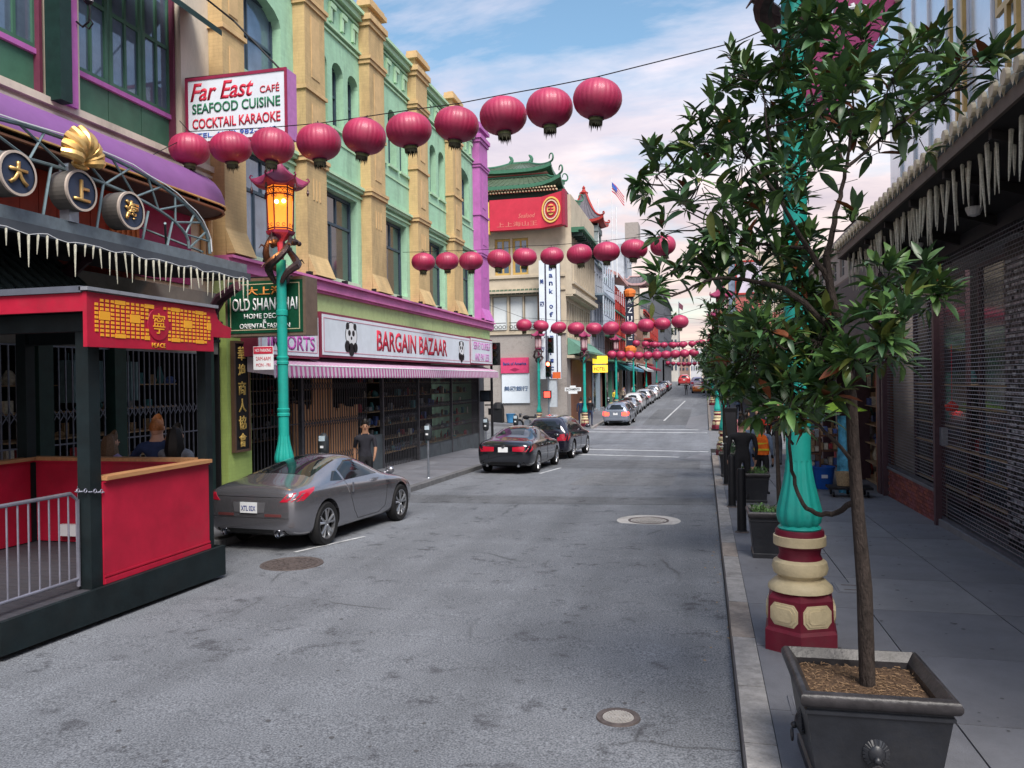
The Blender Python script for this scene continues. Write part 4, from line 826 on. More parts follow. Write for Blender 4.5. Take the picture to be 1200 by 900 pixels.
# ================================================================ pagoda roof toolkit
grn_t = M('green glazed roof', (.085, .12, .08), rough=.35, var=.25, scale=4, dirt=.2); grn_f = M('green eave', (.05, .16, .10), rough=.5, var=.15); cream2 = M('cream render', (.50, .43, .33), rough=.8, var=.08, scale=1.2, dirt=.3)
roofgrey = M('grey roof tile', (.12, .11, .13), rough=.5, var=.2, scale=5)
def pagoda_roof(parent, c, hw, hd, z0, z1, iw, idp, lift, tm, em, ribs=10, curl=True, th=.22, pw=1.5, rr_=.05, curl_r=.28):
    cx_, cy_ = c; n = 12; T = 7
    def pt(side, u, t):
        w, d = hw+(iw-hw)*t, hd+(idp-hd)*t; z = z0+(z1-z0)*t**pw+lift*abs(u)**4*(1-t)**2
        e = 1+.03*abs(u)**4*(1-t)
        x, y = [(u*w, -d), (w, u*d), (-u*w, d), (-w, -u*d)][side]; return Vector((cx_+x*e, cy_+y*e, z))
    mb = MB(); ev = MB()
    for s in range(4):
        mb.grid([[pt(s, -1+2*k/n, t/T) for k in range(n+1)] for t in range(T+1)])
        ev.grid([[pt(s, -1+2*k/n, 0)+Vector((0, 0, .02)) for k in range(n+1)], [pt(s, -1+2*k/n, 0)-Vector((0, 0, th)) for k in range(n+1)]])
        ev.grid([[pt(s, -1+2*k/n, 0)-Vector((0, 0, th)) for k in range(n+1)], [Vector((cx_, cy_, 0))+(pt(s, -1+2*k/n, 0)-Vector((cx_, cy_, 0)))*Vector((1, 1, 1)).x*0+Vector(((pt(s, -1+2*k/n, 0).x-cx_)*.72, (pt(s, -1+2*k/n, 0).y-cy_)*.72, z0-th-.02)) for k in range(n+1)]])
    r_ = part('roof', mb, tm, parent, smooth=True); part('eave', ev, em, r_)
    rb = MB()
    for s in range(4):
        for k in range(1, ribs): u = -1+2*k/ribs; rb.tube([pt(s, u, t/T)+Vector((0, 0, .02)) for t in range(T+1)], rr_*.7, 5, caps=False)
    part('tile_rows', rb, tm, r_, kind='stuff')
    for s in range(4):
        pth = [pt(s, -1, t/T)+Vector((0, 0, .05)) for t in range(T, -1, -1)]; o = (pth[-1]-Vector((cx_, cy_, pth[-1].z))).normalized(); b = pth[-1]
        if curl:
            q = curl_r
            for k in range(1, 9): a = k/8*1.55*math.pi; pth.append(b+o*(q*math.sin(a)*(1-.03*k))+Vector((0, 0, q*(1-math.cos(a))*.95)))
        mb = MB(); mb.tube(pth, [rr_*1.6]*(T+1)+[rr_*1.4*(1-k*.07) for k in range(len(pth)-T-1)], 6); part('hip_ridge', mb, em, r_, smooth=True)
    for (a, b) in (((-iw, -idp), (iw, -idp)), ((iw, -idp), (iw, idp)), ((iw, idp), (-iw, idp)), ((-iw, idp), (-iw, -idp))):
        mb = MB(); mb.tube([(cx_+a[0], cy_+a[1], z1+.05), (cx_+b[0], cy_+b[1], z1+.05)], rr_*2, 6); part('ridge', mb, em, r_)
    return r_

# ================================================================ corner bank
bk = thing('corner_bank', 'beige corner bank building with a green two tiered pagoda roof, across the intersection', 'building', (-13, 58, -.8))
fs = Fac('y', 55.0, 1); fe = Fac('x', -9.4, 1); concp = M('pebble render', (.34, .31, .29), rough=.9, var=.12, scale=14, bump=.4, bscale=60, dirt=.25); goldw = M('ochre window frame', (.50, .33, .10), rough=.5, var=.1)
brown = M('brown timber', (.15, .07, .045), rough=.6, var=.25, scale=5, stretch=(4, 4, .5))
w0 = wall_mb(fs, -17, -9.4, -1.0, 5.78, [], .2); part('wall', w0, concp, bk)
sopen = [(-15.6, -14.85, 6.0, 8.45), (-14.75, -13.65, 6.0, 8.45), (-13.5, -12.5, 6.0, 8.45), (-12.42, -11.42, 6.0, 8.45)]; gop = [(-14.5, -13.35, 9.95, 12.55), (-13.2, -12.05, 9.95, 12.55)]
part('wall', wall_mb(fs, -17, -9.4, 5.78, 15.6, sopen+gop, .25), cream2, bk)
for (z0, z1, d) in ((5.70, 5.84, .12), (2.05, 2.1, .01), (9.7, 9.85, .12), (8.75, 8.9, .1)): mb = MB(); fs.box(mb, -17, -9.4, z0, z1, .003, d); part('string_course', mb, cream2 if z0 > 3 else concp, bk)
mb = MB(); fs.box(mb, -11.38, -11.05, 5.9, 8.7, .003, .06); part('post', mb, brown, bk)
for o in sopen: window(fs, bk, *o, M('pale frame', (.25, .22, .18)), blind, rec=.2)
for o in gop: window(fs, bk, *o, goldw, glassb, (1, 1), (1.4, 1), .2, .16)
mb = MB()
for k in range(15): a = -15.6+k*.3; mb.prism([(a, 54.6, 8.5), (a+.24, 54.6, 8.5), (a+.24, 54.9, 8.86), (a, 54.9, 8.86)], (0, 0, .06))
part('tile_fringe', mb, grn_t, bk, kind='stuff'); mb = MB(); fs.box(mb, -15.7, -11.2, 8.60, 8.74, .05, .5); part('fringe_board', mb, cream2, bk)
rl = MB(); ironp = M('wrought iron', (.02, .02, .022))
for (a, b) in ((-15.5, -13.7), (-13.5, -11.5)):
    fs.box(rl, a, b, 5.95, 6.0, .13, .17); fs.box(rl, a, b, 6.5, 6.55, .13, .17)
    for k in range(6): c = a+(b-a)*(k+.5)/6; rl.lathe(fs.p(c, 6.24, .13), [(.10, 0), (.135, 0), (.135, .03), (.10, .03)], 10, 'y', caps=False)
part('railing', rl, ironp, bk)
# east side
part('wall', wall_mb(fe, 55, 67, -1, 4.9, [], .2), concp, bk)
eo = [(55.4+i*1.15, 56.3+i*1.15, 5.5, 8.0) for i in range(10)]; part('wall', wall_mb(fe, 55, 67, 4.9, 8.4, eo, .3), cream2, bk)
eo2 = [(55.3+i*.97, 56.1+i*.97, 9.4, 12.6) for i in range(12)]; fe2 = Fac('x', -8.95, 1); part('wall', wall_mb(fe2, 55, 67, 8.4, 15.4, eo2, .4), cream2, bk)
mb = MB(); mb.bb(-9.4, -8.95, 54.98, 55.02, 8.42, 15.4); mb.bb(-9.4, -8.9, 55, 67, 8.3, 8.42); part('return_wall', mb, cream2, bk)
for o in eo: window(fe, bk, *o, brown, blind if random.random() < .4 else glass, rec=.22)
for o in eo2: window(fe2, bk, *o, M('pale frame', (.25, .22, .18)), M('brown glass', (.10, .075, .06), rough=.15), rec=.3)
for (z0, z1, d) in ((8.43, 8.75, .25), (9.15, 9.3, .18), (12.75, 12.9, .5), (12.9, 13.1, .9)): mb = MB(); fe2.box(mb, 55, 67, z0, z1-.003, .003, d); part('string_course', mb, grn_f if z0 > 12 else cream2, bk)
for i in range(15): mb = MB(); fe2.box(mb, 55.2+i*.8, 55.36+i*.8, 12.5, 12.75, .003, .75); part('bracket', mb, green_d, bk)
# ground floor on the east: green hood and timber slats
mb = MB(); mb.add([(-9.38, 55.4, 5.4), (-9.38, 67, 5.4), (-8.2, 67, 4.5), (-8.2, 55.4, 4.5), (-8.2, 55.4, 4.35), (-8.2, 67, 4.35), (-9.38, 67, 4.2), (-9.38, 55.4, 4.2)], [(0, 1, 2, 3), (3, 2, 5, 4), (4, 5, 6, 7), (0, 3, 4, 7)]); part('hood', mb, M('green hood', (.12, .26, .20), rough=.6, dirt=.3), bk)
for i in range(30): mb = MB(); mb.bb(-8.22, -8.16, 55.5+i*.38, 55.75+i*.38, 4.0, 4.33); part('fringe_tile', mb, green_d, bk)
for i in range(24): mb = MB(); fe.box(mb, 56.6+i*.42, 56.85+i*.42, -1, 3.9, .01, .12); part('timber_slat', mb, brown, bk)
mb = MB(); fe.box(mb, 55.0, 67, 3.95, 4.15, .01, .5); part('beam', mb, cream2, bk)
# upper works
dkg = M('soffit green', (.015, .05, .04)); mb = MB(); mb.bb(-17, -9.3, 54.7, 60, 15.3, 15.75); part('soffit_band', mb, dkg, bk)
pagoda_roof(bk, (-13.3, 58.4), 3.75, 4.4, 16.05, 17.05, 2.55, 2.6, .55, grn_t, grn_f, 18, pw=1.2)
for i in range(34):
    for j in (0, 1):
        mb = MB(); x = -17+i*.215+.1*j; mb.box((x, 54.15+.12*j, 15.83-.18*j), (.11, .22, .10)); part('rafter_end', mb, M('cream rafter', (.62, .52, .34)), bk)
mb = MB(); mb.bb(-15.8, -10.8, 55.9, 60.9, 17.0, 17.4); part('clerestory', mb, cream2, bk); mb = MB(); mb.bb(-15.86, -10.74, 55.84, 60.96, 17.18, 17.26); part('band', mb, redl, bk)
rt = pagoda_roof(bk, (-13.2, 58.2), 2.75, 2.8, 17.55, 18.55, .75, .55, .3, grn_t, grn_f, 14, pw=1.3, curl_r=.3)
for xo in (-13.95, -12.45):
    pth = [(xo, 57.65, 18.5)]+[(xo+.2*math.sin(a*.8), 57.65, 18.55+.15*a) for a in (1, 2, 3, 4)]; mb = MB(); mb.tube(pth, [.16, .17, .13, .12, .05], 6); part('ridge_dragon', mb, grn_f, rt, smooth=True)
# red shop sign with the ring emblem
t = thing('red_corner_sign', 'large faded red sign with a gold ring emblem under the pagoda roof', 'sign', (-12.5, 54, 13)); redf = M('faded red', (.52, .03, .06), rough=.55, var=.12, scale=1.2, dirt=.2)
mb = MB(); mb.bb(-14.56, -10.85, 54.0, 54.5, 12.97, 15.12); part('panel', mb, redf, t)
mb = MB(); mb.add([(-10.85, 54.0, 12.97), (-9.3, 53.6, 13.1), (-9.3, 53.6, 15.35), (-10.85, 54.0, 15.12), (-10.85, 54.5, 12.97), (-9.3, 54.5, 13.1), (-9.3, 54.5, 15.35), (-10.85, 54.5, 15.12)], [(0,1,2,3),(7,6,5,4),(0,4,5,1),(1,5,6,2),(2,6,7,3)]); part('panel', mb, redf, t)
mb = MB(); mb.bb(-9.29, -9.1, 53.5, 54.5, 13.0, 15.45); part('end_panel', mb, M('dark red', (.28, .02, .05)), t)
mb = MB(); mb.bb(-15.2, -14.6, 54.0, 54.4, 12.75, 15.0); ye = part('end_panel', mb, goldp, t); mb = MB()
for (a, b, c, d) in ((-15.05, -14.98, 12.95, 14.8), (-14.82, -14.75, 12.95, 14.8), (-14.98, -14.82, 12.95, 13.02), (-14.98, -14.82, 14.73, 14.8)): mb.bb(a, b, 53.98, 53.998, c, d)
part('key_line', mb, black, ye)
rot_ = Matrix.Rotation(math.atan2(-.4, 1.55), 3, 'Z') @ Matrix(((1, 0, 0), (0, 0, -1), (0, 1, 0)))
def ring(c, r1, r2, mat, par, d=.02, ph=.0):
    mb = MB(); n = 28; C = Vector(c); vs = []
    for r_ in (r1, r2):
        for z in (0, d):
            vs += [C+rot_ @ Vector((r_*math.cos(2*math.pi*k/n)*.78, r_*math.sin(2*math.pi*k/n), z)) for k in range(n)]
    mb.add(vs, [(i*n+k, i*n+(k+1) % n, j*n+(k+1) % n, j*n+k) for i, j in ((0, 1), (2, 3), (1, 3)) for k in range(n)]); part('ring', mb, mat, par)
cc = (-10.12, 53.79, 14.15); ring(cc, .78, .90, goldp, t, .05); ring(cc, .60, .69, M('cream letter', (.7, .55, .4)), t, .05); ring(cc, .01, .38, goldp, t, .06)
text('王', .5, .5, (-10.12, 53.72, 14.17), rot_, redf, t, depth=.03, bold=.04)
text('上上海山王', 2.9, .34, (-12.6, 53.995, 13.35), 'S', M('ghost letter', (.62, .20, .16)), t, depth=.006); text('Seafood', 1.2, .3, (-11.9, 53.995, 13.9), 'S', M('ghost letter', (.6, .2, .16)), t, depth=.006, shear=.3)
# bank signs
t = thing('bank_blade_sign', 'tall white vertical Bank of America blade sign with Chinese side strip', 'sign', (-10.2, 54, 2.8))
mb = MB(); mb.bb(-10.95, -9.6, 53.6, 54.1, 2.55, 10.6); part('cabinet', mb, M('sign dark slot', (.06, .06, .10)), t)
navyl = M('navy letter', (.03, .06, .22))
for (a, b) in ((-11.0, -10.62), (-10.5, -9.85), (-9.76, -9.55)): mb = MB(); mb.bb(a, b, 53.55, 53.66, 2.5, 10.65); part('panel', mb, signw, t)
for i, ch in enumerate('Bank of America'):
    if ch != ' ': text(ch, .26, .34 if ch in 'BkfA' else .27, (-10.17, 53.548, 10.1-i*.53), 'S', navyl, t, bold=.03)
for i, ch in enumerate('美國銀行'): text(ch, .28, .34, (-10.81, 53.548, 9.2-i*1.55), 'S', navyl, t, bold=.02)
t = thing('bank_wall_sign', 'pink red Bank of America plaque above a white panel on the bank wall', 'sign', (-13, 54.9, .8))
mb = MB(); mb.bb(-14.12, -12.1, 54.78, 54.98, 2.95, 4.05); part('plaque', mb, M('plaque red', (.60, .06, .16), rough=.5), t)
mb = MB(); mb.bb(-14.08, -12.06, 54.86, 54.98, .82, 2.93); part('panel', mb, signw, t)
text('Bank of America', 1.7, .22, (-13.1, 54.775, 3.62), 'S', navyl, t, bold=.03); mb = MB(); mb.prism([(-13.45, 54.77, 3.2), (-13.1, 54.77, 3.06), (-12.75, 54.77, 3.2), (-13.1, 54.77, 3.34)], (0, .01, 0)); part('logo', mb, M('logo maroon', (.3, .02, .08)), t)
text('美國銀行', 1.75, .36, (-13.05, 54.855, 1.85), 'S', M('grey blue letter', (.10, .16, .28)), t, bold=.02)

# ================================================================ the row beyond the bank
def rowhouse(nm, label, x, sg, y0, y1, z1, col, floors, ncol, zb=4.0, trim=None, balc=(), store=None, awn=None, gmat=None, south=True, winw=.55, deep=12, par=True, cat='building', railm=None, colname=None):
    t = thing(nm, label, cat, (x, (y0+y1)/2, gz(y0))); ff_ = Fac('x', x, sg); zg = gz(y0)-.3
    mt = M('wall '+(colname or label[:18]), col, rough=.8, var=.1, scale=.8, dirt=.35, bump=.15, bscale=12); tm = trim or mt
    fh = (z1-.8-zb)/max(1, floors); ops = []; cw = (y1-y0)/ncol
    for i in range(floors):
        for j in range(ncol): c = y0+cw*(j+.5); ops.append((c-cw*winw/2, c+cw*winw/2, zb+fh*i+fh*.22, zb+fh*i+fh*.84))
    part('wall', wall_mb(ff_, y0, y1, zb, z1, ops, .3), mt, t)
    if south: mb = MB(); mb.bb(min(x, x-sg*deep), max(x, x-sg*deep), y0, y0+.05, zg, z1); part('gable_wall', mb, mt, t)
    mb = MB(); mb.bb(min(x, x-sg*deep), max(x, x-sg*deep), y0+.06, y1, z1-.4, z1-.35); part('roof', mb, M('roof felt', (.08, .08, .08)), t)
    for o in ops: window(ff_, t, *o, railm or M('window frame pale', (.3, .3, .28)), gmat or (glassb if random.random() < .3 else glass), (1, 1) if cw*winw > 1 else (1,), (1, 1), .2, .07)
    for (z, h_, d) in ((z1-.3, .3, .35), (z1-.6, .18, .18), (zb-.1, .22, .25)): mb = MB(); ff_.box(mb, y0, y1, z, z+h_-.004, .003, d); part('cornice', mb, tm, t)
    for i in balc:
        z = zb+fh*i+.1; mb = MB(); ff_.box(mb, y0+.3, y1-.3, z-.16, z, .003, 1.1); bl = part('balcony', mb, tm, t); mb = MB(); ff_.box(mb, y0+.3, y1-.3, z+.9, z+.96, 1.03, 1.09)
        ff_.box(mb, y0+.3, y1-.3, z+.1, z+.14, 1.03, 1.09)
        k = y0+.3
        while k < y1-.3: ff_.box(mb, k, k+.05, z, z+.9, 1.04, 1.08); k += .3
        part('railing', mb, railm or tm, bl)
        for k in range(ncol+1): c = y0+.35+(y1-y0-.75)*k/ncol; mb = MB(); ff_.box(mb, c, c+.12, z, z+fh-.1, .95, 1.07); part('column', mb, railm or tm, bl)
    n = max(2, int((y1-y0)/4)); sw_ = (y1-y0)/n
    for i in range(n):
        a = y0+i*sw_; mb = MB(); ff_.box(mb, a, a+.35, zg, zb-.1, -.3, .06); part('pier', mb, tm, t)
        mb = MB(); ff_.box(mb, a+.35, a+sw_, zg+.6, zb-.9, -.5, -.45); part('shop_window', mb, glass, t); mb = MB(); ff_.box(mb, a+.35, a+sw_, zg, zg+.7, -.45, -.1); part('stall_riser', mb, store or tm, t)
        mb = MB(); ff_.box(mb, a+.38, a+sw_-.03, zb-.9, zb-.2, -.4, .12); part('shop_fascia', mb, store or tm, t)
    if awn:
        mb = MB(); z = zb-.7; a, b = y0+.4, y1-.4
        mb.add([ff_.p(a, z+.5, .1), ff_.p(b, z+.5, .1), ff_.p(b, z-.1, 1.5), ff_.p(a, z-.1, 1.5), ff_.p(b, z-.4, 1.5), ff_.p(a, z-.4, 1.5)], [(0, 1, 2, 3), (3, 2, 4, 5), (0, 3, 5)]); part('shop_awning', mb, awn, t)
    return t, ff_
bluegr = M('blue grey trim', (.22, .28, .34), rough=.6, var=.1, dirt=.2); redt = M('red trim', (.36, .035, .03), rough=.6, var=.12); greent = M('green trim', (.07, .20, .14), rough=.6, var=.12); teal_s = M('teal store', (.03, .16, .18), rough=.5); awb = M('blue awning', (.10, .24, .36), rough=.8, var=.1); awr = M('maroon awning', (.28, .03, .06), rough=.8); aww = M('white awning', (.5, .54, .58), rough=.8, dirt=.2)
rowhouse('balcony_building', 'blue grey building with stacked wrought balconies next to the bank', -9.3, 1, 67.1, 76, 13.2, (.34, .36, .40), 3, 5, 4.2, bluegr, (1, 2), M('grey store', (.28, .30, .33)), None, railm=M('pale blue iron', (.40, .46, .55), rough=.5))
tw, _ = rowhouse('green_balcony_building', 'green and red balcony building below the grey pagoda turret', -9.3, 1, 76.1, 86, 12.2, (.20, .12, .10), 3, 5, 4.2, greent, (0, 1, 2), M('dark blue store', (.04, .07, .10)), None, railm=redt)
rowhouse('teal_shop_building', 'teal fronted shop building in the middle of the far left row', -9.3, 1, 86.1, 97, 10.6, (.24, .22, .20), 2, 5, 4.4, M('sand trim', (.42, .36, .28)), (0,), teal_s, teal_s)
wb, _ = rowhouse('white_slab_building', 'tall plain pale grey slab building rising behind the row', -9.4, 1, 97.1, 108, 18.9, (.50, .54, .60), 4, 3, 4.4, None, (), M('mint store', (.2, .38, .34)), awb, winw=.3)
rowhouse('brick_terrace', 'brown brick terrace with a pale blue awning, far left row', -9.0, 1, 108.1, 122, 11.5, (.25, .13, .10), 2, 6, 4.5, M('stone trim', (.4, .36, .32)), (), M('orange store', (.45, .16, .05)), aww)
rowhouse('cream_terrace', 'cream terrace with a red store front, farthest on the left row', -9.0, 1, 122.1, 143, 13.0, (.42, .37, .30), 2, 8, 4.8, redt, (1,), redt, awr)
gb2 = brick_mat('dark grey brick', (.10, .11, .13), mortar=.8, bw=.5, bh=.16)
t, ff_ = rowhouse('grey_brick_block', 'tall dark grey brick block at the end of the left row', -7.3, 1, 150, 185, 18.3, (.10, .11, .13), 5, 8, 6, None, (), None, None, colname='slate brick')
fg = Fac('y', 149.95, 1)
for i in range(3):
    for j in range(3): window(fg, t, -15+j*2.4, -13.9+j*2.4, 8+i*3.2, 9.8+i*3.2, M('window frame pale', (.3, .3, .28)), glass, rec=-.08)
def far_block(label, x0, x1, y, z1, col, n=4, fl=5, z0=0):
    t = thing('far_building', label, 'building', ((x0+x1)/2, y, z0)); mt = M('far wall %.2f%.2f' % (x0, z1), col, rough=.85, var=.1, scale=.3, dirt=.3); mb = MB(); mb.bb(x0, x1, y, y+14, z0-3, z1); part('wall', mb, mt, t); fb = Fac('y', y, 1)
    cw = (x1-x0)/n; fh = (z1-5-z0)/fl
    for i in range(fl):
        for j in range(n): mb = MB(); fb.box(mb, x0+cw*(j+.25), x0+cw*(j+.75), z0+4+fh*(i+.2), z0+4+fh*(i+.8), .01, .12); part('window', mb, glassb if random.random() < .4 else glass, t)
    return t
far_block('pale cream tower house far down the street, left of the road end', -9.8, -6.9, 215, 17.5, (.52, .50, .46), 3, 4)
far_block('white building with small windows at the end of the street', -5.5, -1.0, 330, 14.5, (.55, .56, .58), 5, 3, 1)
far_block('low brown building beyond the crest of the street', -11, -5.6, 300, 11, (.30, .20, .17), 4, 3, 1)
far_block('tan block on the right beyond the crest of the street', -.5, 8, 290, 15.5, (.42, .36, .30), 6, 3, 1)
far_block('grey apartment block rising at the far left behind the row', -30, -11, 190, 22, (.30, .29, .30), 8, 6)
# turret with its own roof
t = thing('pagoda_turret', 'small grey roofed pagoda turret with a red eave above the row', 'turret', (-10, 72, 12.8)); tm = M('turret green', (.25, .30, .30), rough=.7, dirt=.2)
cxT, cyT = -10.5, 72
for sx in (-1, 1):
    for sy in (-1, 1): mb = MB(); mb.box((cxT+sx*1.15, cyT+sy*1.15, 14.6), (.42, .42, 2.9)); part('column', mb, tm, t)
mb = MB(); mb.box((cxT, cyT, 13.0), (3.0, 3.0, .9)); mb.box((cxT, cyT, 15.9), (2.9, 2.9, .5)); part('floor', mb, tm, t)
mb = MB(); mb.box((cxT, cyT, 13.4), (2.2, 2.2, .5)); part('parapet', mb, tm, t)
pagoda_roof(t, (cxT, cyT), 1.95, 1.95, 16.6, 19.4, .2, .2, .35, roofgrey, redt, 8, pw=.62 if 0 else 1.9, curl=True, curl_r=.12, rr_=.05)
mb = MB(); mb.lathe((cxT, cyT, 19.3), [(.35, 0), (.42, .15), (.2, .3), (.12, .5), (.16, .6), (.02, .8)], 8); part('finial', mb, redt, t)
mb = MB(); mb.tube([(-9.1, 71, 13), (-9.1, 71, 18.6)], .05, 5); solo('mast', mb, white, 'thin white radio mast beside the pagoda turret', 'mast', (-9.1, 71, 13))
# roof shed and flags
t = thing('flag_pole', 'tall flagpole flying a stars and stripes above the row', 'flag', (-8.3, 75, 12)); mb = MB(); mb.tube([(-8.3, 75, 12), (-8.3, 75, 21.4)], [.06, .035], 6); part('pole', mb, white, t)
fl = MB(); rows = [[(-8.28+u*1.15, 75+.12*math.sin(u*6+v), 21.0-v*.9-u*1.35+.1*math.sin(u*5)) for u in [k/8 for k in range(9)]] for v in [k/7 for k in range(8)]]
for i in range(7): q = MB(); q.grid([rows[i], rows[i+1]]); part('stripe', q, redl if i % 2 == 0 else white, t)
q = MB(); q.grid([[(-8.28+u*.5, 74.97+.12*math.sin(u*6*.5+v), 21.02-v*.45-u*.62) for u in (0, .5, 1)] for v in (0, .5, 1)]); part('canton', q, bll, t)
t2 = thing('flag_pole', 'second bare white flagpole beside the flag', 'flagpole', (-7.9, 75, 12)); mb = MB(); mb.tube([(-7.9, 75, 12), (-7.9, 75, 18.6)], .06, 6); part('pole', mb, white, t2)
t3 = thing('flag_pole', 'tiny flag on a distant pole near the end of the street', 'flag', (-6, 170, 10)); mb = MB(); mb.tube([(-5.1, 170, 5), (-5.1, 170, 18.5)], .09, 5); part('pole', mb, steel, t3); mb = MB(); mb.add([(-5.1, 170, 18.4), (-4.2, 170, 17.6), (-4.3, 170, 16.6), (-5.1, 170, 17.2)], [(0, 1, 2, 3)]); part('flag', mb, M('dull flag', (.15, .05, .08)), t3)
mb = MB(); mb.bb(-9.1, -7.5, 96, 99, 19.0, 21.2); s_ = solo('roof_shed', mb, concp, 'square concrete lift housing on the pale slab building', 'roof shed', (-8.3, 97, 19))
t = thing('pagoda_balcony', 'small upturned pagoda balcony roof on a far left facade', 'balcony', (-8, 100, 13)); pagoda_roof(t, (-7.9, 99), 1.5, 1.8, 14.0, 14.9, .9, 1.1, .9, roofgrey, M('pink eave', (.45, .30, .30)), 6, curl=False)
mb = MB(); mb.box((-8.3, 99, 11.5), (1.1, 2.2, 4.6)); part('bay', mb, cream2, t)
# sloping pink edged hoods on the balconies
for (y0, y1, z, lb) in ((76.2, 85.8, 12.7, 'long pink and white sloping gutter roof over the balcony building'), (86.2, 96.8, 7.9, 'lower pink hood over the teal shop building')):
    mb = MB(); mb.add([(-9.3, y0, z+.5), (-9.3, y1, z+.5), (-7.9, y1, z-.1), (-7.9, y0, z-.1), (-7.9, y0, z-.35), (-7.9, y1, z-.35), (-9.3, y1, z-.1), (-9.3, y0, z-.1)], [(0,1,2,3),(3,2,5,4),(4,5,6,7),(0,3,4,7)]); solo('hood_roof', mb, M('pink tin', (.50, .28, .27), rough=.6), lb, 'roof', (-8.6, y0, z))
# vertical shop sign, yellow boxes
t = thing('vertical_shop_sign', 'dark vertical sign with white letters and orange ends on the far left row', 'sign', (-7.3, 80, 5))
mb = MB(); mb.bb(-7.62, -6.82, 80, 80.3, 5.4, 10.9); part('cabinet', mb, M('dark navy sign', (.02, .025, .05)), t)
for z in (11.0, 5.3): mb = MB(); mb.lathe((-7.22, 80.15, z-.35), [(.5, 0), (.6, .3), (.6, .6), (.3, .8)], 8); part('end_ornament', mb, M('orange neon', (.7, .18, .04)), t)
for ch, z in (('A', 10.2), ('Z', 9.3), ('U', 8.4), ('R', 7.5), ('E', 6.6)): text(ch, .5, .6, (-7.22, 79.995, z), 'S', white, t, bold=.02)
t = thing('yellow_sign', 'pair of glowing yellow rounded sign boxes over the far pavement', 'sign', (-7.9, 62, 3))
for z, s in ((3.95, None), (3.25, 'HOTEL')):
    mb = MB(); mb.lathe((-7.95, 62, z), [(.001, -.16), (.30, -.16), (.34, 0), (.30, .16), (.001, .16)], 4, 'y', ph=R(45), sy=.9); mb = MB(); mb.bb(-8.52, -7.38, 61.85, 62.15, z-.29, z+.29); part('box', mb, M('lit yellow' if not s else 'lit amber', (.75, .55, .03) if not s else (.70, .42, .05), emit=(1, .7, .05), es=.55), t)
    if s: text(s, .9, .3, (-7.95, 61.845, z), 'S', M('brown letter', (.2, .1, .05)), t, bold=.02)
    else: text('★ 金 ★', .9, .3, (-7.95, 61.845, z), 'S', M('lemon letter', (.9, .85, .3)), t) if 0 else None
mb = MB(); mb.tube([(-9.3, 62, 4.35), (-7.5, 62, 4.32)], .04, 5); part('bracket', mb, steel, t)
t = thing('street_name_sign', 'white two tier street name plate on the far left lamp post', 'sign', (-8.5, 52.9, 1.6)); 
mb = MB(); mb.bb(-9.2, -8.1, 52.9, 52.95, 1.65, 1.9); mb.bb(-8.85, -8.45, 52.9, 52.95, 1.905, 2.02); mb.bb(-8.95, -8.35, 52.9, 52.95, 1.48, 1.645); part('plate', mb, white, t); text('SACRAMENTO', .95, .15, (-8.65, 52.895, 1.775), 'S', black, t, depth=.004, bold=.02)
# ---- traffic signals
def signal(label, x, y, zc, lit=None, faces=-1, pole=None, cat='traffic light'):
    t = thing('traffic_signal', label, cat, (x, y, zc)); mb = MB(); mb.bb(x-.18, x+.18, y-.14, y+.14, zc-.52, zc+.52); part('housing', mb, black, t)
    for i, (nm, c) in enumerate((('red', (.5, .02, .02)), ('amber', (.10, .06, .01)), ('green', (.01, .06, .04)))):
        z = zc+.34-.34*i; on = lit == nm
        mb = MB(); mb.lathe((x, y+faces*.14, z), [(.12, 0), (.115, faces*.03)], 14, 'y'); part('lens', mb, M('lens on '+nm, (.9, .05, .02), emit=(1, .10, .04), es=14) if on else M('lens off '+nm, tuple(v*.35 for v in c), rough=.2), t)
        mb = MB(); n = 9
        for sgn in (0,):
            rowa = [(x+.14*math.cos(R(-20+220*k/n)), y+faces*.14, z+.14*math.sin(R(-20+220*k/n))) for k in range(n+1)]; rowb = [(p[0], y+faces*.34, p[2]) for p in rowa]; mb.grid([rowa, rowb])
        part('visor', mb, black, t)
    return t
signal('black traffic light on the bazaar corner', -9.35, 35.4, 3.65)
signal('traffic light showing red on the far left corner', -10.2, 52.4, 3.15, 'red')
signal('dark upper traffic light above the red one', -10.03, 52.45, 4.75)
t = thing('signal_pole', 'grey traffic signal pole on the far left corner', 'pole', (-10.25, 52.6, -.75)); mb = MB(); mb.tube([(-10.25, 52.65, -.75), (-10.25, 52.65, 5.4)], .07, 8); part('pole', mb, steel, t); mb = MB(); mb.bb(-10.2, -9.7, 52.6, 52.9, .6, 2.4); part('control_box', mb, M('grey box', (.40, .44, .48)), t); mb = MB(); mb.bb(-9.95, -9.4, 52.5, 52.55, 2.52, 2.95); part('plate', mb, M('orange plate', (.6, .12, .03)), t)
def pedsig(label, x, y, z, lit):
    t = thing('pedestrian_signal', label, 'walk signal', (x, y, z)); mb = MB(); mb.bb(x-.26, x+.26, y-.12, y+.12, z-.26, z+.26); part('housing', mb, black, t); mb = MB(); mb.bb(x-.2, x+.2, y-.13, y-.121, z-.2, z+.2); part('screen', mb, M('red hand screen', (.6, .02, .02), emit=(1, .05, .03), es=2.2) if lit else glass, t)
pedsig('pedestrian signal showing red on the far left corner', -10.3, 52.4, 1.45, True); pedsig('dark pedestrian signal on the bazaar corner', -9.85, 35.4, 1.72, False)
mb = MB(); mb.tube([(-9.6, 35.5, -.6), (-9.6, 35.5, 4.2)], .06, 8); mb.tube([(-9.95, 35.5, 1.3), (-9.6, 35.5, 1.3)], .03, 6); mb.box((-9.65, 35.35, 1.0), (.14, .16, .3)); solo('signal_pole', mb, black, 'black signal pole at the bazaar corner', 'pole', (-9.6, 35.5, -.6))
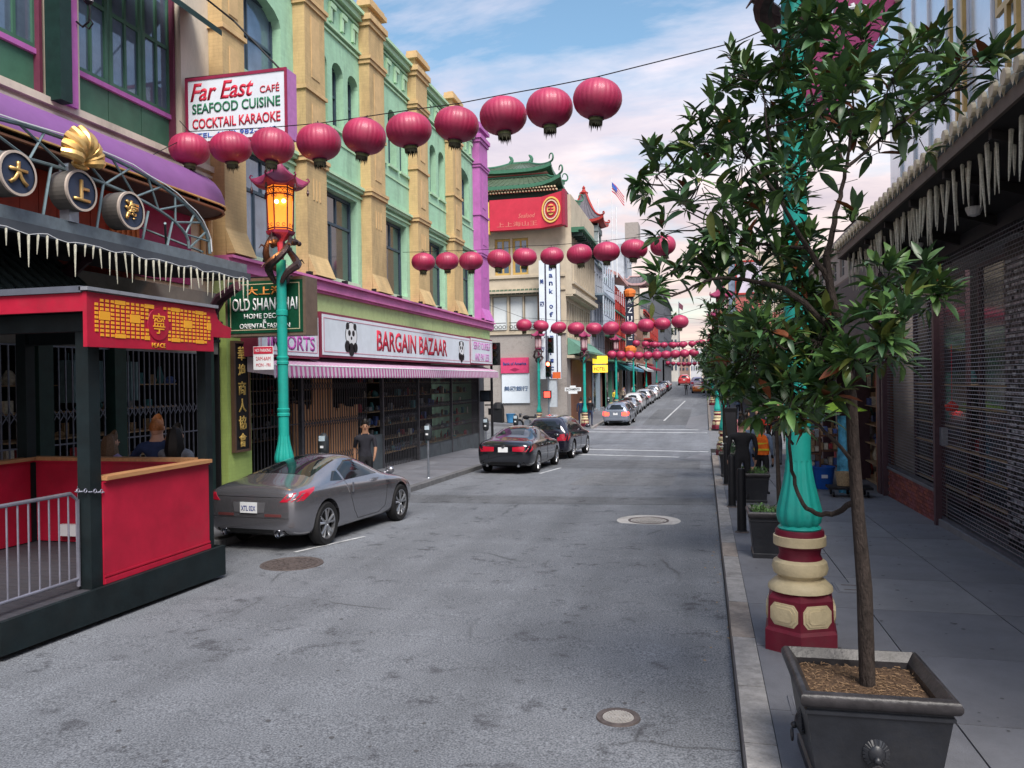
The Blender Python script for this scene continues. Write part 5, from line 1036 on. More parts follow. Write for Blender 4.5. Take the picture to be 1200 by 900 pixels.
# ================================================================ right hand side: shuttered shop under the tiled canopy
XR = 3.9; fr = Fac('x', XR, -1)
b3 = thing('shuttered_shop', 'dark shop with steel mesh shutters under the tiled canopy, right edge', 'shop', (XR, 12, -.1))
maroon = M('maroon steel', (.075, .04, .05), rough=.5, var=.2, scale=8, dirt=.2)
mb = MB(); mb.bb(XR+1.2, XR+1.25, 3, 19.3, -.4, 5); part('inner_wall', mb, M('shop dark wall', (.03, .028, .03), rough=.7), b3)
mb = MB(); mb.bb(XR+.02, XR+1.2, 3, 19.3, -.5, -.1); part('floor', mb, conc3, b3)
for (y, w_, z1, mt) in ((14.86, .12, 4.5, maroon), (19.25, .3, 4.9, maroon), (18.95, .12, 4.5, maroon), (8.2, .12, 4.5, maroon), (3, .3, 4.9, maroon)):
    mb = MB(); fr.box(mb, y, y+w_, -.4, z1, -.06, .10); part('post', mb, mt, b3)
mb = MB(); fr.box(mb, 3, 19.5, 4.35, 5.0, -.3, .03); part('header', mb, M('charcoal', (.022, .022, .026), rough=.6), b3)
# individual bricks of the low wall
brm = [M('brick red', (.26, .075, .055), rough=.85, var=.2, scale=12), M('brick dark', (.17, .05, .045), rough=.85, var=.2, scale=12), M('brick plum', (.22, .07, .075), rough=.85, var=.2, scale=12)]
mb = MB(); mb.add([fr.p(15.0, -.5, -.12), fr.p(18.95, -.5, -.12), fr.p(18.95, .34, -.12), fr.p(15.0, .34, -.12), fr.p(15, -.5, -.012), fr.p(18.95, -.5, -.012), fr.p(18.95, .34, -.012), fr.p(15, .34, -.012)], [(0,1,2,3),(7,6,5,4),(3,2,6,7),(0,1,5,4),(0,3,7,4),(1,2,6,5)])
lw = part('low_wall', mb, M('mortar', (.30, .28, .26), rough=.9), b3); pr = None
for j in range(11):
    z = -.42+j*.07; y = 15.02+(.11 if j % 2 else 0)
    while y < 18.8:
        if pr is None: q = MB(); q.box((0, 0, 0), (.05, .205, .058)); pr = part('brick', q, brm[0], lw, at=(0, 0, 0)); o = pr; o.location = Vector((XR+.012, y+.1, z+.03))-WO[lw]
        else: o = inst(pr, lw, (XR+.012+random.uniform(-.003, .003), y+.1, z+.03), mat=random.choice(brm))
        y += .217
mb = MB(); fr.box(mb, 15.0, 18.95, .345, .40, -.15, .03); part('coping', mb, conc3, b3)
mb = MB(); fr.box(mb, 8.3, 14.86, -.4, -.06, -.1, .06); part('threshold', mb, conc2, b3)
# mesh shutters: rods and staggered links
shm = M('shutter steel', (.17, .17, .20), rough=.35, metal=.75, var=.25, scale=6)
def shutter(y0, y1, z0, z1, label):
    s = part('shutter', MB().bb(XR-.01, XR+.02, y0, y1, z0, z0+.05), shm, b3); pr = None; z = z0+.1; mb = MB(); j = 0
    while z < z1:
        if pr is None: q = MB(); q.tube([(XR, y0, z), (XR, y1, z)], .0065, 5); pr = part('rod', q, shm, s, at=(XR, y0, z))
        else: inst(pr, s, (XR, y0, z))
        y = y0+(.055 if j % 2 else 0)
        while y < y1: mb.add([(XR-.004, y, z), (XR-.004, y+.012, z), (XR-.004, y+.012, z+.06), (XR-.004, y, z+.06)], [(0, 1, 2, 3)]); y += .11
        z += .06; j += 1
    part('links', mb, shm, s, kind='stuff')
shutter(15.0, 18.93, .42, 4.35, ''); shutter(8.35, 14.84, -.05, 4.35, ''); shutter(3.2, 8.15, -.05, 4.35, '')
mb = MB(); mb.bb(XR-.03, XR+.06, 14.7, 14.86, 1.2, 1.5); part('lock', mb, steel, b3)
# inside: glass doors, tiled mosaic columns, faint goods
for (a, b) in ((8.6, 10.4), (10.6, 11.8), (13.3, 14.6), (15.2, 17), (17.2, 18.8)): window(Fac('x', XR+.55, -1), b3, a, b, .1, 4.2, maroon, glass, rec=0)
mos = [M('mosaic %d' % i, c, rough=.3, var=.3, scale=9) for i, c in enumerate(((.40, .42, .46), (.12, .13, .16), (.28, .26, .30)))]
t = thing('mosaic_column', 'black and white mosaic tiled column behind the shutter', 'column', (XR+.4, 12.4, -.1)); mb = MB(); mb.bb(XR+.36, XR+.7, 11.95, 12.9, -.1, 4.3); part('core', mb, black, t); pr = None
for j in range(46):
    for i in range(8):
        if random.random() < .25: continue
        q = (XR+.35, 12.0+i*.115+(.05 if j % 2 else 0), .05+j*.09)
        if pr is None: m2 = MB(); m2.box((0, 0, 0), (.012, .10, .045)); pr = part('tile', m2, mos[0], t, at=(0, 0, 0)); pr.location = Vector(q)-WO[t]
        elif j*8+i < 360: inst(pr, t, q, mat=random.choice(mos)) if len(KIDS.get(t, [])) < 290 else None
stock(Fac('x', XR+.5, -1), 8.6, 18.6, .3, 2.6, .0, 120, 'dim goods and ornaments standing behind the steel mesh shutters', .06, .22)
t = thing('red_paper_charm', 'small red paper charm hanging behind the shutter', 'charm', (XR+.2, 14.2, 1.9)); mb = MB(); mb.tube([(XR+.1, 14.6, 2.9), (XR+.1, 14.6, 1.95)], .006, 4); part('string', mb, redl, t); mb = MB(); mb.lathe((XR+.1, 14.6, 1.85), [(.01, -.08), (.09, -.05), (.11, .03), (.02, .1)], 8); part('charm', mb, M('charm red', (.6, .03, .02)), t)
# canopy
cn = thing('tiled_canopy', 'dark canopy with round cream tile ends along its edge, upper right', 'canopy', (3.3, 12, 5))
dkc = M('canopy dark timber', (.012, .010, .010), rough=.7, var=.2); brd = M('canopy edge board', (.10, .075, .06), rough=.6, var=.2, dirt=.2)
X0 = 2.75; Y0, Y1 = 3.0, 17.75
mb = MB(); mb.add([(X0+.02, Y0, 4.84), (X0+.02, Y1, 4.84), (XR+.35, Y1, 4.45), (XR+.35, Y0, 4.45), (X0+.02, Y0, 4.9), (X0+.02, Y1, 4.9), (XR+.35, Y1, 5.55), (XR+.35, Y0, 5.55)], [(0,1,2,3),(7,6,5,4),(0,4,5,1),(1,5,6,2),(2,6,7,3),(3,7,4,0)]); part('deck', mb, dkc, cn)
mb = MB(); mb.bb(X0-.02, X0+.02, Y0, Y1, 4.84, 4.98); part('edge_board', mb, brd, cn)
for i in range(9): y = 4+i*1.6; mb = MB(); mb.add([(X0+.05, y, 4.83), (X0+.05, y+.09, 4.83), (XR+.3, y+.09, 4.44), (XR+.3, y, 4.44), (X0+.05, y, 4.74), (X0+.05, y+.09, 4.74), (XR+.3, y+.09, 4.3), (XR+.3, y, 4.3)], [(0,1,2,3),(7,6,5,4),(0,4,5,1),(1,5,6,2),(2,6,7,3),(3,7,4,0)]); part('joist', mb, dkc, cn)
tl = M('cream tile', (.50, .43, .30), rough=.45, var=.2, scale=10, dirt=.2); tl2 = M('pale glazed tile', (.36, .40, .40), rough=.3, var=.2); pr = pr2 = None; y = Y0+.1
while y < Y1:
    if pr is None:
        mb = MB(); mb.lathe((0, 0, 0), [(.075, -.01), (.08, 0), (.08, .03), (.05, .04)], 12, 'x'); pr = part('tile_end', mb, tl, cn, at=(0, 0, 0)); pr.location = Vector((X0-.08, y, 5.09))-WO[cn]
        mb = MB(); mb.tube([(0, 0, 0), (1.15, 0, .58)], .07, 8); pr2 = part('tile_row', mb, tl2, cn, smooth=True, at=(0, 0, 0)); pr2.location = Vector((X0-.05, y, 5.08))-WO[cn]
        mb = MB(); mb.add([(-.03, .08, 0), (-.03, .24, 0), (-.03, .16, -.11)], [(0, 1, 2)]); mb.add([(.0, .08, 0), (.0, .24, 0), (.0, .16, -.11)], [(0, 1, 2)]); pr3 = part('drip_tile', mb, tl, cn, at=(0, 0, 0)); pr3.location = Vector((X0-.03, y, 5.06))-WO[cn]
    else: inst(pr, cn, (X0-.08, y, 5.09)); inst(pr2, cn, (X0-.05, y, 5.08)); inst(pr3, cn, (X0-.03, y, 5.06))
    y += .31
pts = []; y = 6.5
while y < 17.6: pts.append((2.86+random.uniform(0, .18), y, 4.82)); y += random.uniform(.10, .22) if y < 11 else random.uniform(.08, .13)
icicles(pts, 'row of pale icicle lights hanging under the tiled canopy, right', lrange=(.38, .72), r=.026)
for i, y in enumerate((8.9, 11.2, 14.0)):
    t = thing('ceiling_lamp', ('nearest white', 'middle white', 'farthest white')[i]+' bowl lamp under the right canopy', 'lamp', (3.35, y, 4.5), 'bowl lamps under the right canopy'); mb = MB(); mb.lathe((3.35, y, 4.52), [(.02, -.12), (.07, -.1), (.1, -.03), (.1, .0)], 12); part('bowl', mb, M('milk glass', (.5, .5, .48), rough=.2), t); mb = MB(); mb.lathe((3.35, y, 4.52), [(.05, 0), (.05, .14)], 10); part('stem', mb, black, t)
# pale upper facade with gilt lattice
b4 = thing('pale_upper_facade', 'pale blue panelled upper storey with gilt window tracery above the canopy', 'building', (4.3, 12, 5)); pale = M('pale panel', (.72, .82, .92), rough=.22, metal=.55, var=.08, scale=.8, dirt=.1)
fu = Fac('x', 4.3, -1)
y = 3.0
while y < 19.2:
    mb = MB(); fu.box(mb, y+.01, y+1.14, 5.2, 12.5, -.2, 0); part('panel', mb, pale, b4); mb = MB(); fu.box(mb, y-.02, y+.04, 5.2, 12.5, 0.002, .04); part('batten', mb, white, b4); y += 1.15
for (a, z) in ((8.2, 7.2), (10.2, 7.4), (12.2, 7.0), (14.5, 7.0)):
    mb = MB(); fu.box(mb, a, a+.09, z-1, z+3, .04, .10); fu.box(mb, a+.09, a+.8, z+.6, z+.7, .04, .10); fu.box(mb, a+.7, a+.8, z+.7, z+2.2, .04, .10); fu.box(mb, a+.35, a+.44, z-.6, z+.6, .04, .1); part('tracery', mb, M('gilt', (.5, .34, .12), rough=.4, metal=.4), b4)
mb = MB(); mb.bb(4.1, 9, 19.2, 19.3, -.5, 5.9); part('gable_wall', mb, M('gable plaster', (.3, .26, .24), dirt=.3), b4)
# projecting purple sign
t = thing('purple_blade_sign', 'plum coloured slanting blade sign with a white 商 among the tree top', 'sign', (2.2, 12.5, 6.2)); plum = M('plum enamel', (.30, .035, .14), rough=.4, var=.1, dirt=.15)
P = [(1.50, 12.5, 6.55), (1.78, 12.5, 6.25), (1.95, 12.5, 6.27), (2.35, 12.5, 7.0), (2.85, 12.5, 7.9), (3.3, 12.5, 9.2), (2.0, 12.5, 9.2), (1.95, 12.5, 7.8), (1.6, 12.5, 7.1)]
mb = MB(); mb.prism(P, (0, .3, 0)); part('panel', mb, plum, t)
text('商', .36, .38, (2.18, 12.494, 7.66), 'S', white, t, bold=.03); text('會', .36, .38, (2.5, 12.494, 8.5), 'S', white, t, bold=.03); text('B', .10, .14, (1.84, 12.494, 6.47), 'S', white, t, bold=.03)
for i in range(8): k = i/7; mb = MB(); mb.ball((1.98+1.35*k+.03, 12.46, 6.25+2.9*k-.1), .055, 8, 6); part('bulb', mb, tl, t, smooth=True)
mb = MB(); mb.tube([(4.2, 12.65, 8.6), (2.6, 12.65, 8.5)], .05, 6); part('bracket', mb, steel, t)

# ================================================================ next shop and the far right row
b5 = thing('open_front_shop', 'low open fronted gift shop past the shutters, right pavement', 'shop', (XR, 25, -.4)); fo = Fac('x', XR, -1); timb = M('orange timber', (.28, .10, .04), rough=.5, var=.25, scale=4, stretch=(4, 4, .5))
mb = MB(); fo.box(mb, 19.6, 32, 3.0, 5.1, -.3, 0); part('fascia', mb, M('shop fascia dark', (.06, .05, .055)), b5)
mb = MB(); mb.bb(XR+2.5, XR+2.6, 19.5, 32, -.8, 5); mb.bb(XR, XR+2.6, 32, 32.1, -1, 5.1); mb.bb(XR, XR+2.6, 19.6, 32, 5.1, 5.15); part('back_wall', mb, M('warm shop wall', (.12, .08, .06)), b5)
for y in (19.62, 22.5, 25.5, 28.5, 31.7): mb = MB(); fo.box(mb, y, y+.28, -.8, 3.0, -.3, .05); part('door_frame', mb, timb if y < 22 else maroon, b5)
stock(Fac('x', XR+.3, -1), 20, 31.5, -.3, 2.6, .1, 200, 'colourful souvenirs spilling out of the open fronted shop', .08, .3)
mb = MB(); mb.add([(XR, 20.2, 3.2), (XR, 31, 3.2), (XR-1.3, 31, 2.7), (XR-1.3, 20.2, 2.7), (XR-1.3, 31, 2.45), (XR-1.3, 20.2, 2.45)], [(0,1,2,3),(3,2,4,5)]); part('awning', mb, M('dull red awning', (.22, .05, .05), rough=.9), b5)
rowhouse('red_shop_row', 'low reddish shop row on the right beyond the intersection', 3.9, -1, 51.5, 92, 6.4, (.34, .15, .12), 1, 14, 3.6, M('sand trim', (.42, .36, .28)), (), redt, M('cream awning', (.5, .45, .38)))
t, ff_ = rowhouse('tall_right_building', 'tall cream and rose building with a framed panel on the right of the far street', 2.3, -1, 95, 140, 16.8, (.46, .40, .33), 3, 14, 4.4, None, (), None, awr, colname='cream rose')
fq = Fac('y', 95.0, 1)
for (a, b, z0, z1, mt, nm) in ((2.3, 2.75, 0, 16.6, cream2, 'pilaster'), (2.8, 3.5, 4, 15.8, M('blue grey tiles', (.16, .20, .28), var=.4, scale=2), 'tile_strip'), (3.55, 6.6, 4, 11.6, M('rose wall', (.42, .12, .11), dirt=.2), 'rose_wall'), (3.7, 6.5, 12.1, 15.6, M('lilac panel', (.52, .48, .58), var=.2, scale=.5), 'framed_panel')): mb = MB(); fq.box(mb, a, b, z0, z1, .01, .25 if nm != 'rose_wall' else .1); part(nm, mb, mt, t)
mb = MB()
for (a, b, c, d) in ((3.6, 6.6, 15.6, 15.8), (3.6, 6.6, 11.9, 12.1), (3.55, 3.75, 11.9, 15.8)): fq.box(mb, a, b, c, d, .26, .34)
part('red_frame', mb, redt, t)
mb = MB(); mb.ball((2.45, 94.8, 15.3), .55, 10, 6, (1, .6, 1)); part('boss', mb, cream2, t)
mb = MB(); mb.add([(4.2, 94.6, 7.2)]+[(4.2+2.6*math.sin(R(90)*k/8), 94.6, 7.2+4.2*(1-math.cos(R(90)*k/8))**.7) for k in range(9)]+[(6.8, 94.6, 7.2)], [tuple(range(11))]); part('white_arch', mb, white, t)
rowhouse('far_right_row', 'plain grey row closing the far right side of the street', 3.6, -1, 140.1, 190, 12, (.36, .34, .33), 2, 14, 4.4, None, (), redt, None)
rowhouse('right_back_building', 'tall dull brown building set back on the right behind the red shop row', 9.5, -1, 51.5, 92, 12, (.30, .25, .22), 3, 12, 4.4, None)
# street on the left near: continuation behind frame is not seen
# ---- shop wares on the right pavement
t = thing('market_umbrella', 'lime green market umbrella over the shop wares', 'umbrella', (2.9, 19.6, -.3)); mb = MB(); mb.tube([(3.0, 19.6, -.3), (3.0, 19.6, 1.75)], .02, 6); part('pole', mb, steel, t)
n = 8; mb = MB(); ctr = (3.0, 19.6, 1.85)
for k in range(n):
    a, b = 2*math.pi*k/n, 2*math.pi*(k+1)/n; r_ = .62; P1 = (3+r_*math.cos(a), 19.6+r_*math.sin(a), 1.6); P2 = (3+r_*math.cos(b), 19.6+r_*math.sin(b), 1.6); mb.add([ctr, P1, P2], [(0, 1, 2)])
part('canopy', mb, M('lime nylon', (.35, .55, .04), rough=.7), t)
t = thing('blue_bucket', 'blue plastic bucket standing on the pavement by the wares', 'bucket', (2.73, 20.2, -.29)); mb = MB(); mb.lathe((2.73, 20.2, -.29), [(.19, 0), (.25, .5), (.27, .5), (.27, .54), (.24, .54), (.17, .05)], 18); part('shell', mb, M('blue plastic', (.015, .10, .42), rough=.35), t, smooth=True); mb = MB(); mb.box((2.72, 19.95, .03), (.14, .01, .08)); part('label', mb, white, t)
t = thing('red_bucket', 'red plastic tub beside the blue bucket', 'bucket', (2.2, 20.8, -.3)); mb = MB(); mb.lathe((2.25, 20.9, -.3), [(.2, 0), (.25, .42), (.23, .42), (.18, .04)], 16); part('shell', mb, M('red plastic', (.35, .02, .03), rough=.35), t, smooth=True)
t = thing('blue_cloth', 'light blue printed cloth hanging by the wares', 'cloth', (3.1, 19.2, -.2)); mb = MB(); mb.grid([[(2.95+.04*math.sin(k*1.7), 19.15+k*.03+.05*math.sin(k), 1.55-j*.24) for k in range(8)] for j in range(8)]); mb2 = MB(); mb2.grid([[(2.9+.06*k+.02*math.sin(k+j), 19.2+.05*math.sin(k*1.7), 1.5-j*.25) for k in range(7)] for j in range(8)]); part('sheet', mb2, M('sky blue cloth', (.10, .38, .55), rough=.8, var=.5, scale=5), t, smooth=True)
t = thing('hand_trolley', 'low black flat trolley on castors beside the trunk', 'trolley', (3.0, 18.7, -.27)); mb = MB(); mb.box((3.05, 18.7, -.05), (.9, .55, .05)); part('deck', mb, black, t)
for sx in (-.35, 0, .35): 
    for sy in (-.2, .2): mb = MB(); mb.lathe((3.05+sx, 18.7+sy, -.18), [(.06, -.02), (.06, .02)], 10, 'x'); part('castor', mb, black, t)
t = thing('straw_basket', 'round straw basket standing on the black trolley', 'basket', (2.95, 18.75, -.02)); mb = MB(); mb.lathe((2.95, 18.75, -.02), [(.14, 0), (.18, .3), (.16, .3), (.12, .03)], 14); part('body', mb, M('straw', (.36, .27, .16), var=.3, scale=30), t)
def crate_stand(x, y, lb, cols_):
    t = thing('ware_stand', lb, 'stand', (x, y, -.3))
    for k in range(3):
        mb = MB(); mb.box((x, y, .15+k*.38), (.7, .5, .04)); part('shelf', mb, brown, t)
        for i in range(6): mb = MB(); mb.box((x-.28+i*.11, y-.1+random.uniform(-.05, .05), .26+k*.38), (.09, .2, random.uniform(.1, .22))); part('item', mb, stockm[(i*k+i+cols_) % 6], t)
    for sx in (-.33, .33): mb = MB(); mb.box((x+sx, y, .4), (.04, .45, 1.35)); part('side', mb, brown, t)
crate_stand(2.35, 20.6, 'low wooden stand of small colourful goods left of the blue bucket', 0); crate_stand(3.1, 21.4, 'wooden stand of goods under the green umbrella', 2); crate_stand(2.5, 22.6, 'farther wooden stand of toys by the pole', 4)
# ================================================================ painted lamp posts
teal = M('turquoise cast iron', (.015, .31, .26), rough=.4, var=.10, scale=3, bump=.12, bscale=30, dirt=.3); oxr = M('oxblood iron', (.125, .008, .022), rough=.5, var=.2, scale=4, dirt=.35); crm = M('cream iron', (.50, .42, .26), rough=.5, var=.18, scale=5, bump=.2, dirt=.45)
bronz = M('dragon bronze', (.07, .045, .045), rough=.4, metal=.5, var=.3, scale=12, bump=.3, bscale=40); mag = M('lamp roof magenta', (.24, .03, .085), rough=.4, var=.12)
litg = M('lit amber glass', (.8, .3, .05), rough=.4, emit=(1.0, .24, .02), es=.62, var=.05); bulbm = M('lamp flame', (1, .7, .3), emit=(1, .62, .2), es=6); offg = M('unlit lamp glass', (.50, .34, .36), rough=.25, var=.1)
def lamp_post(label, loc, rz=0.0, lit=False, s=1.0, detail=True, T=4.4):
    t = thing('lamp_post', label, 'lamp post', (0, 0, 0), 'painted dragon lamp posts'); n8 = 8
    mb = MB(); mb.lathe((0, 0, 0), [(.385, 0), (.385, .20), (.355, .23), (.345, .50), (.30, .55), (.24, .56)], 6, ph=R(30)); b = part('base', mb, oxr, t)
    if detail:
        for k in range(6):
            a = k*math.pi/3; m4 = Matrix.Rotation(a, 4, 'Z') @ Matrix.Translation((.345*math.cos(R(30)), 0, .365))
            for (w_, h_, d) in ((.148, .105, .010), (.126, .086, .020), (.098, .062, .028)):
                q = MB(); pts = [(-w_, -h_*.5), (-w_*.7, -h_), (w_*.7, -h_), (w_, -h_*.5), (w_, h_*.5), (w_*.7, h_), (-w_*.7, h_), (-w_, h_*.5)]
                q.prism([m4 @ Vector((0, x, z)) for x, z in pts], m4.to_3x3() @ Vector((d, 0, 0))); part('plaque', q, crm, b)
    mb = MB(); mb.lathe((0, 0, 0), [(.24, .55), (.31, .565), (.305, .60), (.24, .66), (.20, .68)], 24, caps=False); part('band', mb, crm, t, smooth=True)
    mb = MB(); mb.lathe((0, 0, 0), [(.20, .67), (.22, .70), (.255, .72), (.27, .77), (.255, .83), (.21, .86), (.20, .87)], 24, caps=False); part('band', mb, crm, t, smooth=True)
    mb = MB(); mb.lathe((0, 0, 0), [(.19, .60), (.205, .64), (.205, .71), (.215, .86), (.195, .90), (.205, .96), (.235, .975), (.235, 1.115), (.225, 1.135), (.0, 1.14)], 24, caps=False); part('drum', mb, oxr, t, smooth=True)
    mb = MB(); mb.lathe((0, 0, 0), [(.237, .985), (.252, .99), (.252, 1.075), (.237, 1.08)], 24, caps=False); part('band', mb, crm, t, smooth=True)
    mb = MB(); mb.lathe((0, 0, 0), [(.20, 1.135), (.21, 1.15), (.19, 1.17), (.17, 1.18)], 32, caps=False); part('ring', mb, teal, t, smooth=True)
    mb = MB(); mb.lathe((0, 0, 0), [(.165, 1.17), (.195, 1.20), (.208, 1.26), (.205, 1.33), (.175, 1.45), (.145, 1.58), (.125, 1.70), (.117, 1.80)], 64, caps=False, flute=.05, nf=12); part('fluted_foot', mb, teal, t, smooth=True, ang=70)
    mb = MB(); mb.lathe((0, 0, 0), [(.119, 1.79), (.117, 2.10), (.135, 2.11), (.135, 2.15), (.122, 2.16), (.128, 2.19), (.135, 2.20), (.135, 2.23), (.112, 2.24), (.11, 2.95), (.125, 2.96), (.125, 3.0), (.115, 3.01), (.115, 3.04), (.125, 3.05), (.125, 3.08), (.104, 3.09), (.10, 3.75), (.115, 3.76), (.115, 3.84), (.098, 3.85), (.09, 4.75)], 24); part('shaft', mb, teal, t, smooth=True)
    for sgn in (0, 1, 2):
        a0 = sgn*2*math.pi/3+.5; pts = []; rs = []
        for k in range(15):
            q = k/14; a = a0+q*3.6; r_ = .12+.19*math.sin(q*math.pi); pts.append((r_*math.cos(a), r_*math.sin(a), 4.3+q*.95+.05*math.sin(q*9))); rs.append(.022+.062*math.sin(min(1, q*1.15+.1)*math.pi*.9))
        mb = MB(); mb.tube(pts, rs, 7); d = part('dragon', mb, bronz, t, smooth=True)
        a = a0+3.6; c = Vector((.24*math.cos(a), .24*math.sin(a), 5.10)); q = MB(); q.ball(c, .085, 8, 6, (1.2, 1.2, .8)); q2 = c+Vector((.1*math.cos(a), .1*math.sin(a), -.03)); part('head', q, bronz, d, smooth=True); q = MB(); q.ball(q2, .05, 8, 5); part('snout', q, bronz, d, smooth=True)
        for dz in (-.03, .03): q = MB(); q.tube([c+Vector((dz, dz, .05)), c+Vector((dz*2.2-.05*math.cos(a), dz*2.2-.05*math.sin(a), .16))], [.02, .004], 5); part('horn', q, bronz, d)
        for k in (4, 7, 10):
            p = Vector(pts[k]); o = Vector((p.x, p.y, 0)).normalized(); q = MB(); q.tube([p, p+o*.09+Vector((0, 0, .05)), p+o*.14-Vector((0, 0, .02))], [.025, .02, .006], 5); part('leg', q, bronz, d)
    L0, L1 = 5.28, 6.16; mb = MB(); mb.lathe((0, 0, 0), [(.05, 4.75), (.07, 5.1), (.20, 5.2), (.26, 5.25), (.275, 5.30), (.24, 5.31)], 6); part('gallery', mb, mag, t)
    mb = MB(); mb.lathe((0, 0, 0), [(.215, L0+.02), (.24, L1)], 6); part('glass', mb, litg if lit else offg, t)
    fr_ = MB()
    for k in range(6):
        a = k*math.pi/3; fr_.tube([(.232*math.cos(a), .232*math.sin(a), L0), (.258*math.cos(a), .258*math.sin(a), L1)], .014, 5)
    fz = part('frame', fr_, oxr, t, kind='stuff'); 
    for z, rz_ in ((L0+.06, .245), (L1-.05, .262), (L1-.17, .258)): q = MB(); q.lathe((0, 0, 0), [(rz_-.012, z-.012), (rz_+.004, z-.012), (rz_+.004, z+.012), (rz_-.012, z+.012)], 6, caps=False); part('rail', q, oxr, t)
    if detail:
        q = MB()
        for k in range(6):
            a0, a1 = k*math.pi/3, (k+1)*math.pi/3; A = Vector((.262*math.cos(a0), .262*math.sin(a0), 0)); Bv = Vector((.262*math.cos(a1), .262*math.sin(a1), 0))
            for (u, z, rr2) in ((.2, L1-.11, .035), (.5, L1-.11, .04), (.8, L1-.11, .035), (.3, L0+.12, .03), (.7, L0+.12, .03), (.15, L1-.21, .025), (.85, L1-.21, .025)):
                p = A.lerp(Bv, u); dd = (Bv-A).normalized(); q.tube([p+dd*rr2*math.cos(w_)+Vector((0, 0, z+rr2*math.sin(w_))) for w_ in [j*math.pi/4 for j in range(8)]], .007, 4)
        part('fretwork', q, oxr, t, kind='stuff')
        if lit:
            for sx in (-1, 1): q = MB(); q.ball((.14*math.cos(rz+.5)*0+sx*.055, -.19, 5.78), .034, 8, 6); 
    # roof: six curved panels with upturned tips
    rows = []; TR = 7
    for i in range(TR+1):
        tt = i/TR; row = []
        for k in range(24):
            a = 2*math.pi*k/24; h = abs(((k % 4)-2)/2); rr2 = (.36+.14*h**2)*(1-tt)**1.25+.035; z = 6.18+.46*tt**1.15+.10*h**3*(1-tt)**2; row.append((rr2*math.cos(a), rr2*math.sin(a), z))
        rows.append(row)
    mb = MB(); mb.grid(rows, True); mb.grid([[(p[0], p[1], p[2]-.04) for p in rows[0]], rows[0]], True); mb.grid([[(p[0]*.55, p[1]*.55, 6.14) for p in rows[0]], [(p[0], p[1], p[2]-.04) for p in rows[0]]], True); rf = part('roof', mb, mag, t, smooth=True, ang=50)
    for k in range(6):
        a = k*math.pi/3; o = Vector((math.cos(a), math.sin(a), 0)); b0 = o*.50+Vector((0, 0, 6.26)); q = MB(); q.tube([b0-o*.05, b0+o*.02, b0+o*.05+Vector((0, 0, .04)), b0+o*.03+Vector((0, 0, .085)), b0-o*.01+Vector((0, 0, .07))], [.024, .022, .018, .014, .01], 5); part('tip_scroll', q, mag, rf, smooth=True)
        q = MB(); q.tube([b0+o*.02, b0+o*.02-Vector((0, 0, .13))], .004, 4); q.lathe(b0+o*.02, [(.012, -.13), (.026, -.2), (.026, -.21), (.01, -.26)], 6); part('hanging_bell', q, bronz, rf)
    mb = MB(); mb.lathe((0, 0, 0), [(.05, 6.62), (.075, 6.66), (.035, 6.70), (.05, 6.74), (.012, 6.80), (.004, 6.90)], 10); part('finial', mb, mag, t, smooth=True)
    def remap(o):
        if o.type == 'MESH':
            for v in o.data.vertices:
                z = v.co.z
                if z < 1.8: v.co.z = z*.88; v.co.x *= .84; v.co.y *= .84
                elif z < 4.2: q_ = (z-1.8)/2.4; v.co.z = 1.584+q_*(T-1.584); v.co.x *= .84+.16*q_; v.co.y *= .84+.16*q_
                else: v.co.z = z-4.2+T
        for c in KIDS.get(o, []): remap(c)
    remap(t)
    t.location = loc; t.rotation_euler = (0, 0, rz); t.scale = (s, s, s); return t
lp = lamp_post('nearest turquoise dragon lamp post with oxblood and cream base on the right pavement', (.81, 7.56, -.04), R(-6), False, 1.07, T=4.98)
LL = lamp_post('lamp post with lit amber lantern in front of the green Old Shanghai sign', (-7.9, 13.82, gz(13.8)+.12), .55, True)
ld = bpy.data.lights.new('lantern_light', 'POINT'); ld.energy = 9; ld.color = (1, .45, .12); ld.shadow_soft_size = .12; lo = bpy.data.objects.new('lantern_light', ld); lo.location = (-7.9, 13.5, gz(13.5)+.12+6.55); COL.objects.link(lo); lo.location.z = 4.98; lo.location.y = 13.4
for (x, y, lb, s) in ((-7.9, 53.2, 'turquoise lamp post on the far left corner beside the street name plate', .95), (-11.0, 53.0, 'turquoise lamp post against the bank wall left of the red traffic light', .97), (.72, 50.9, 'turquoise lamp post on the far right corner past the crosswalk', 1.1), (.66, 30.7, 'turquoise lamp post on the near right corner behind the trees', .93),
                      (-7.8, 72, 'turquoise lamp post beside the parked cars, first beyond the corner', 1), (-7.8, 90, 'turquoise lamp post beside the parked cars, second beyond the corner', 1), (-7.8, 110, 'turquoise lamp post beside the parked cars, third beyond the corner', 1), (-7.8, 134, 'turquoise lamp post beside the parked cars, farthest down the left', 1), (.7, 80, 'turquoise lamp post on the right past the tall building corner', 1.05), (.7, 112, 'farthest turquoise lamp post on the right pavement', 1.05)):
    dup(LL, (x, y, gz(y)+.12), random.uniform(0, 1), lb, scale=s, swap={'lit amber glass': offg})
for dx in (-.07, .08): q = MB(); q.ball((0, 0, 0), .04, 8, 6); o = part('bulb', q, bulbm, None, smooth=True); o.parent = LL; a_ = LL.rotation_euler.z; v_ = Matrix.Rotation(-a_, 3, 'Z') @ Vector((dx+.115, -.21, 0)); o.location = (v_.x, v_.y, 6.03)

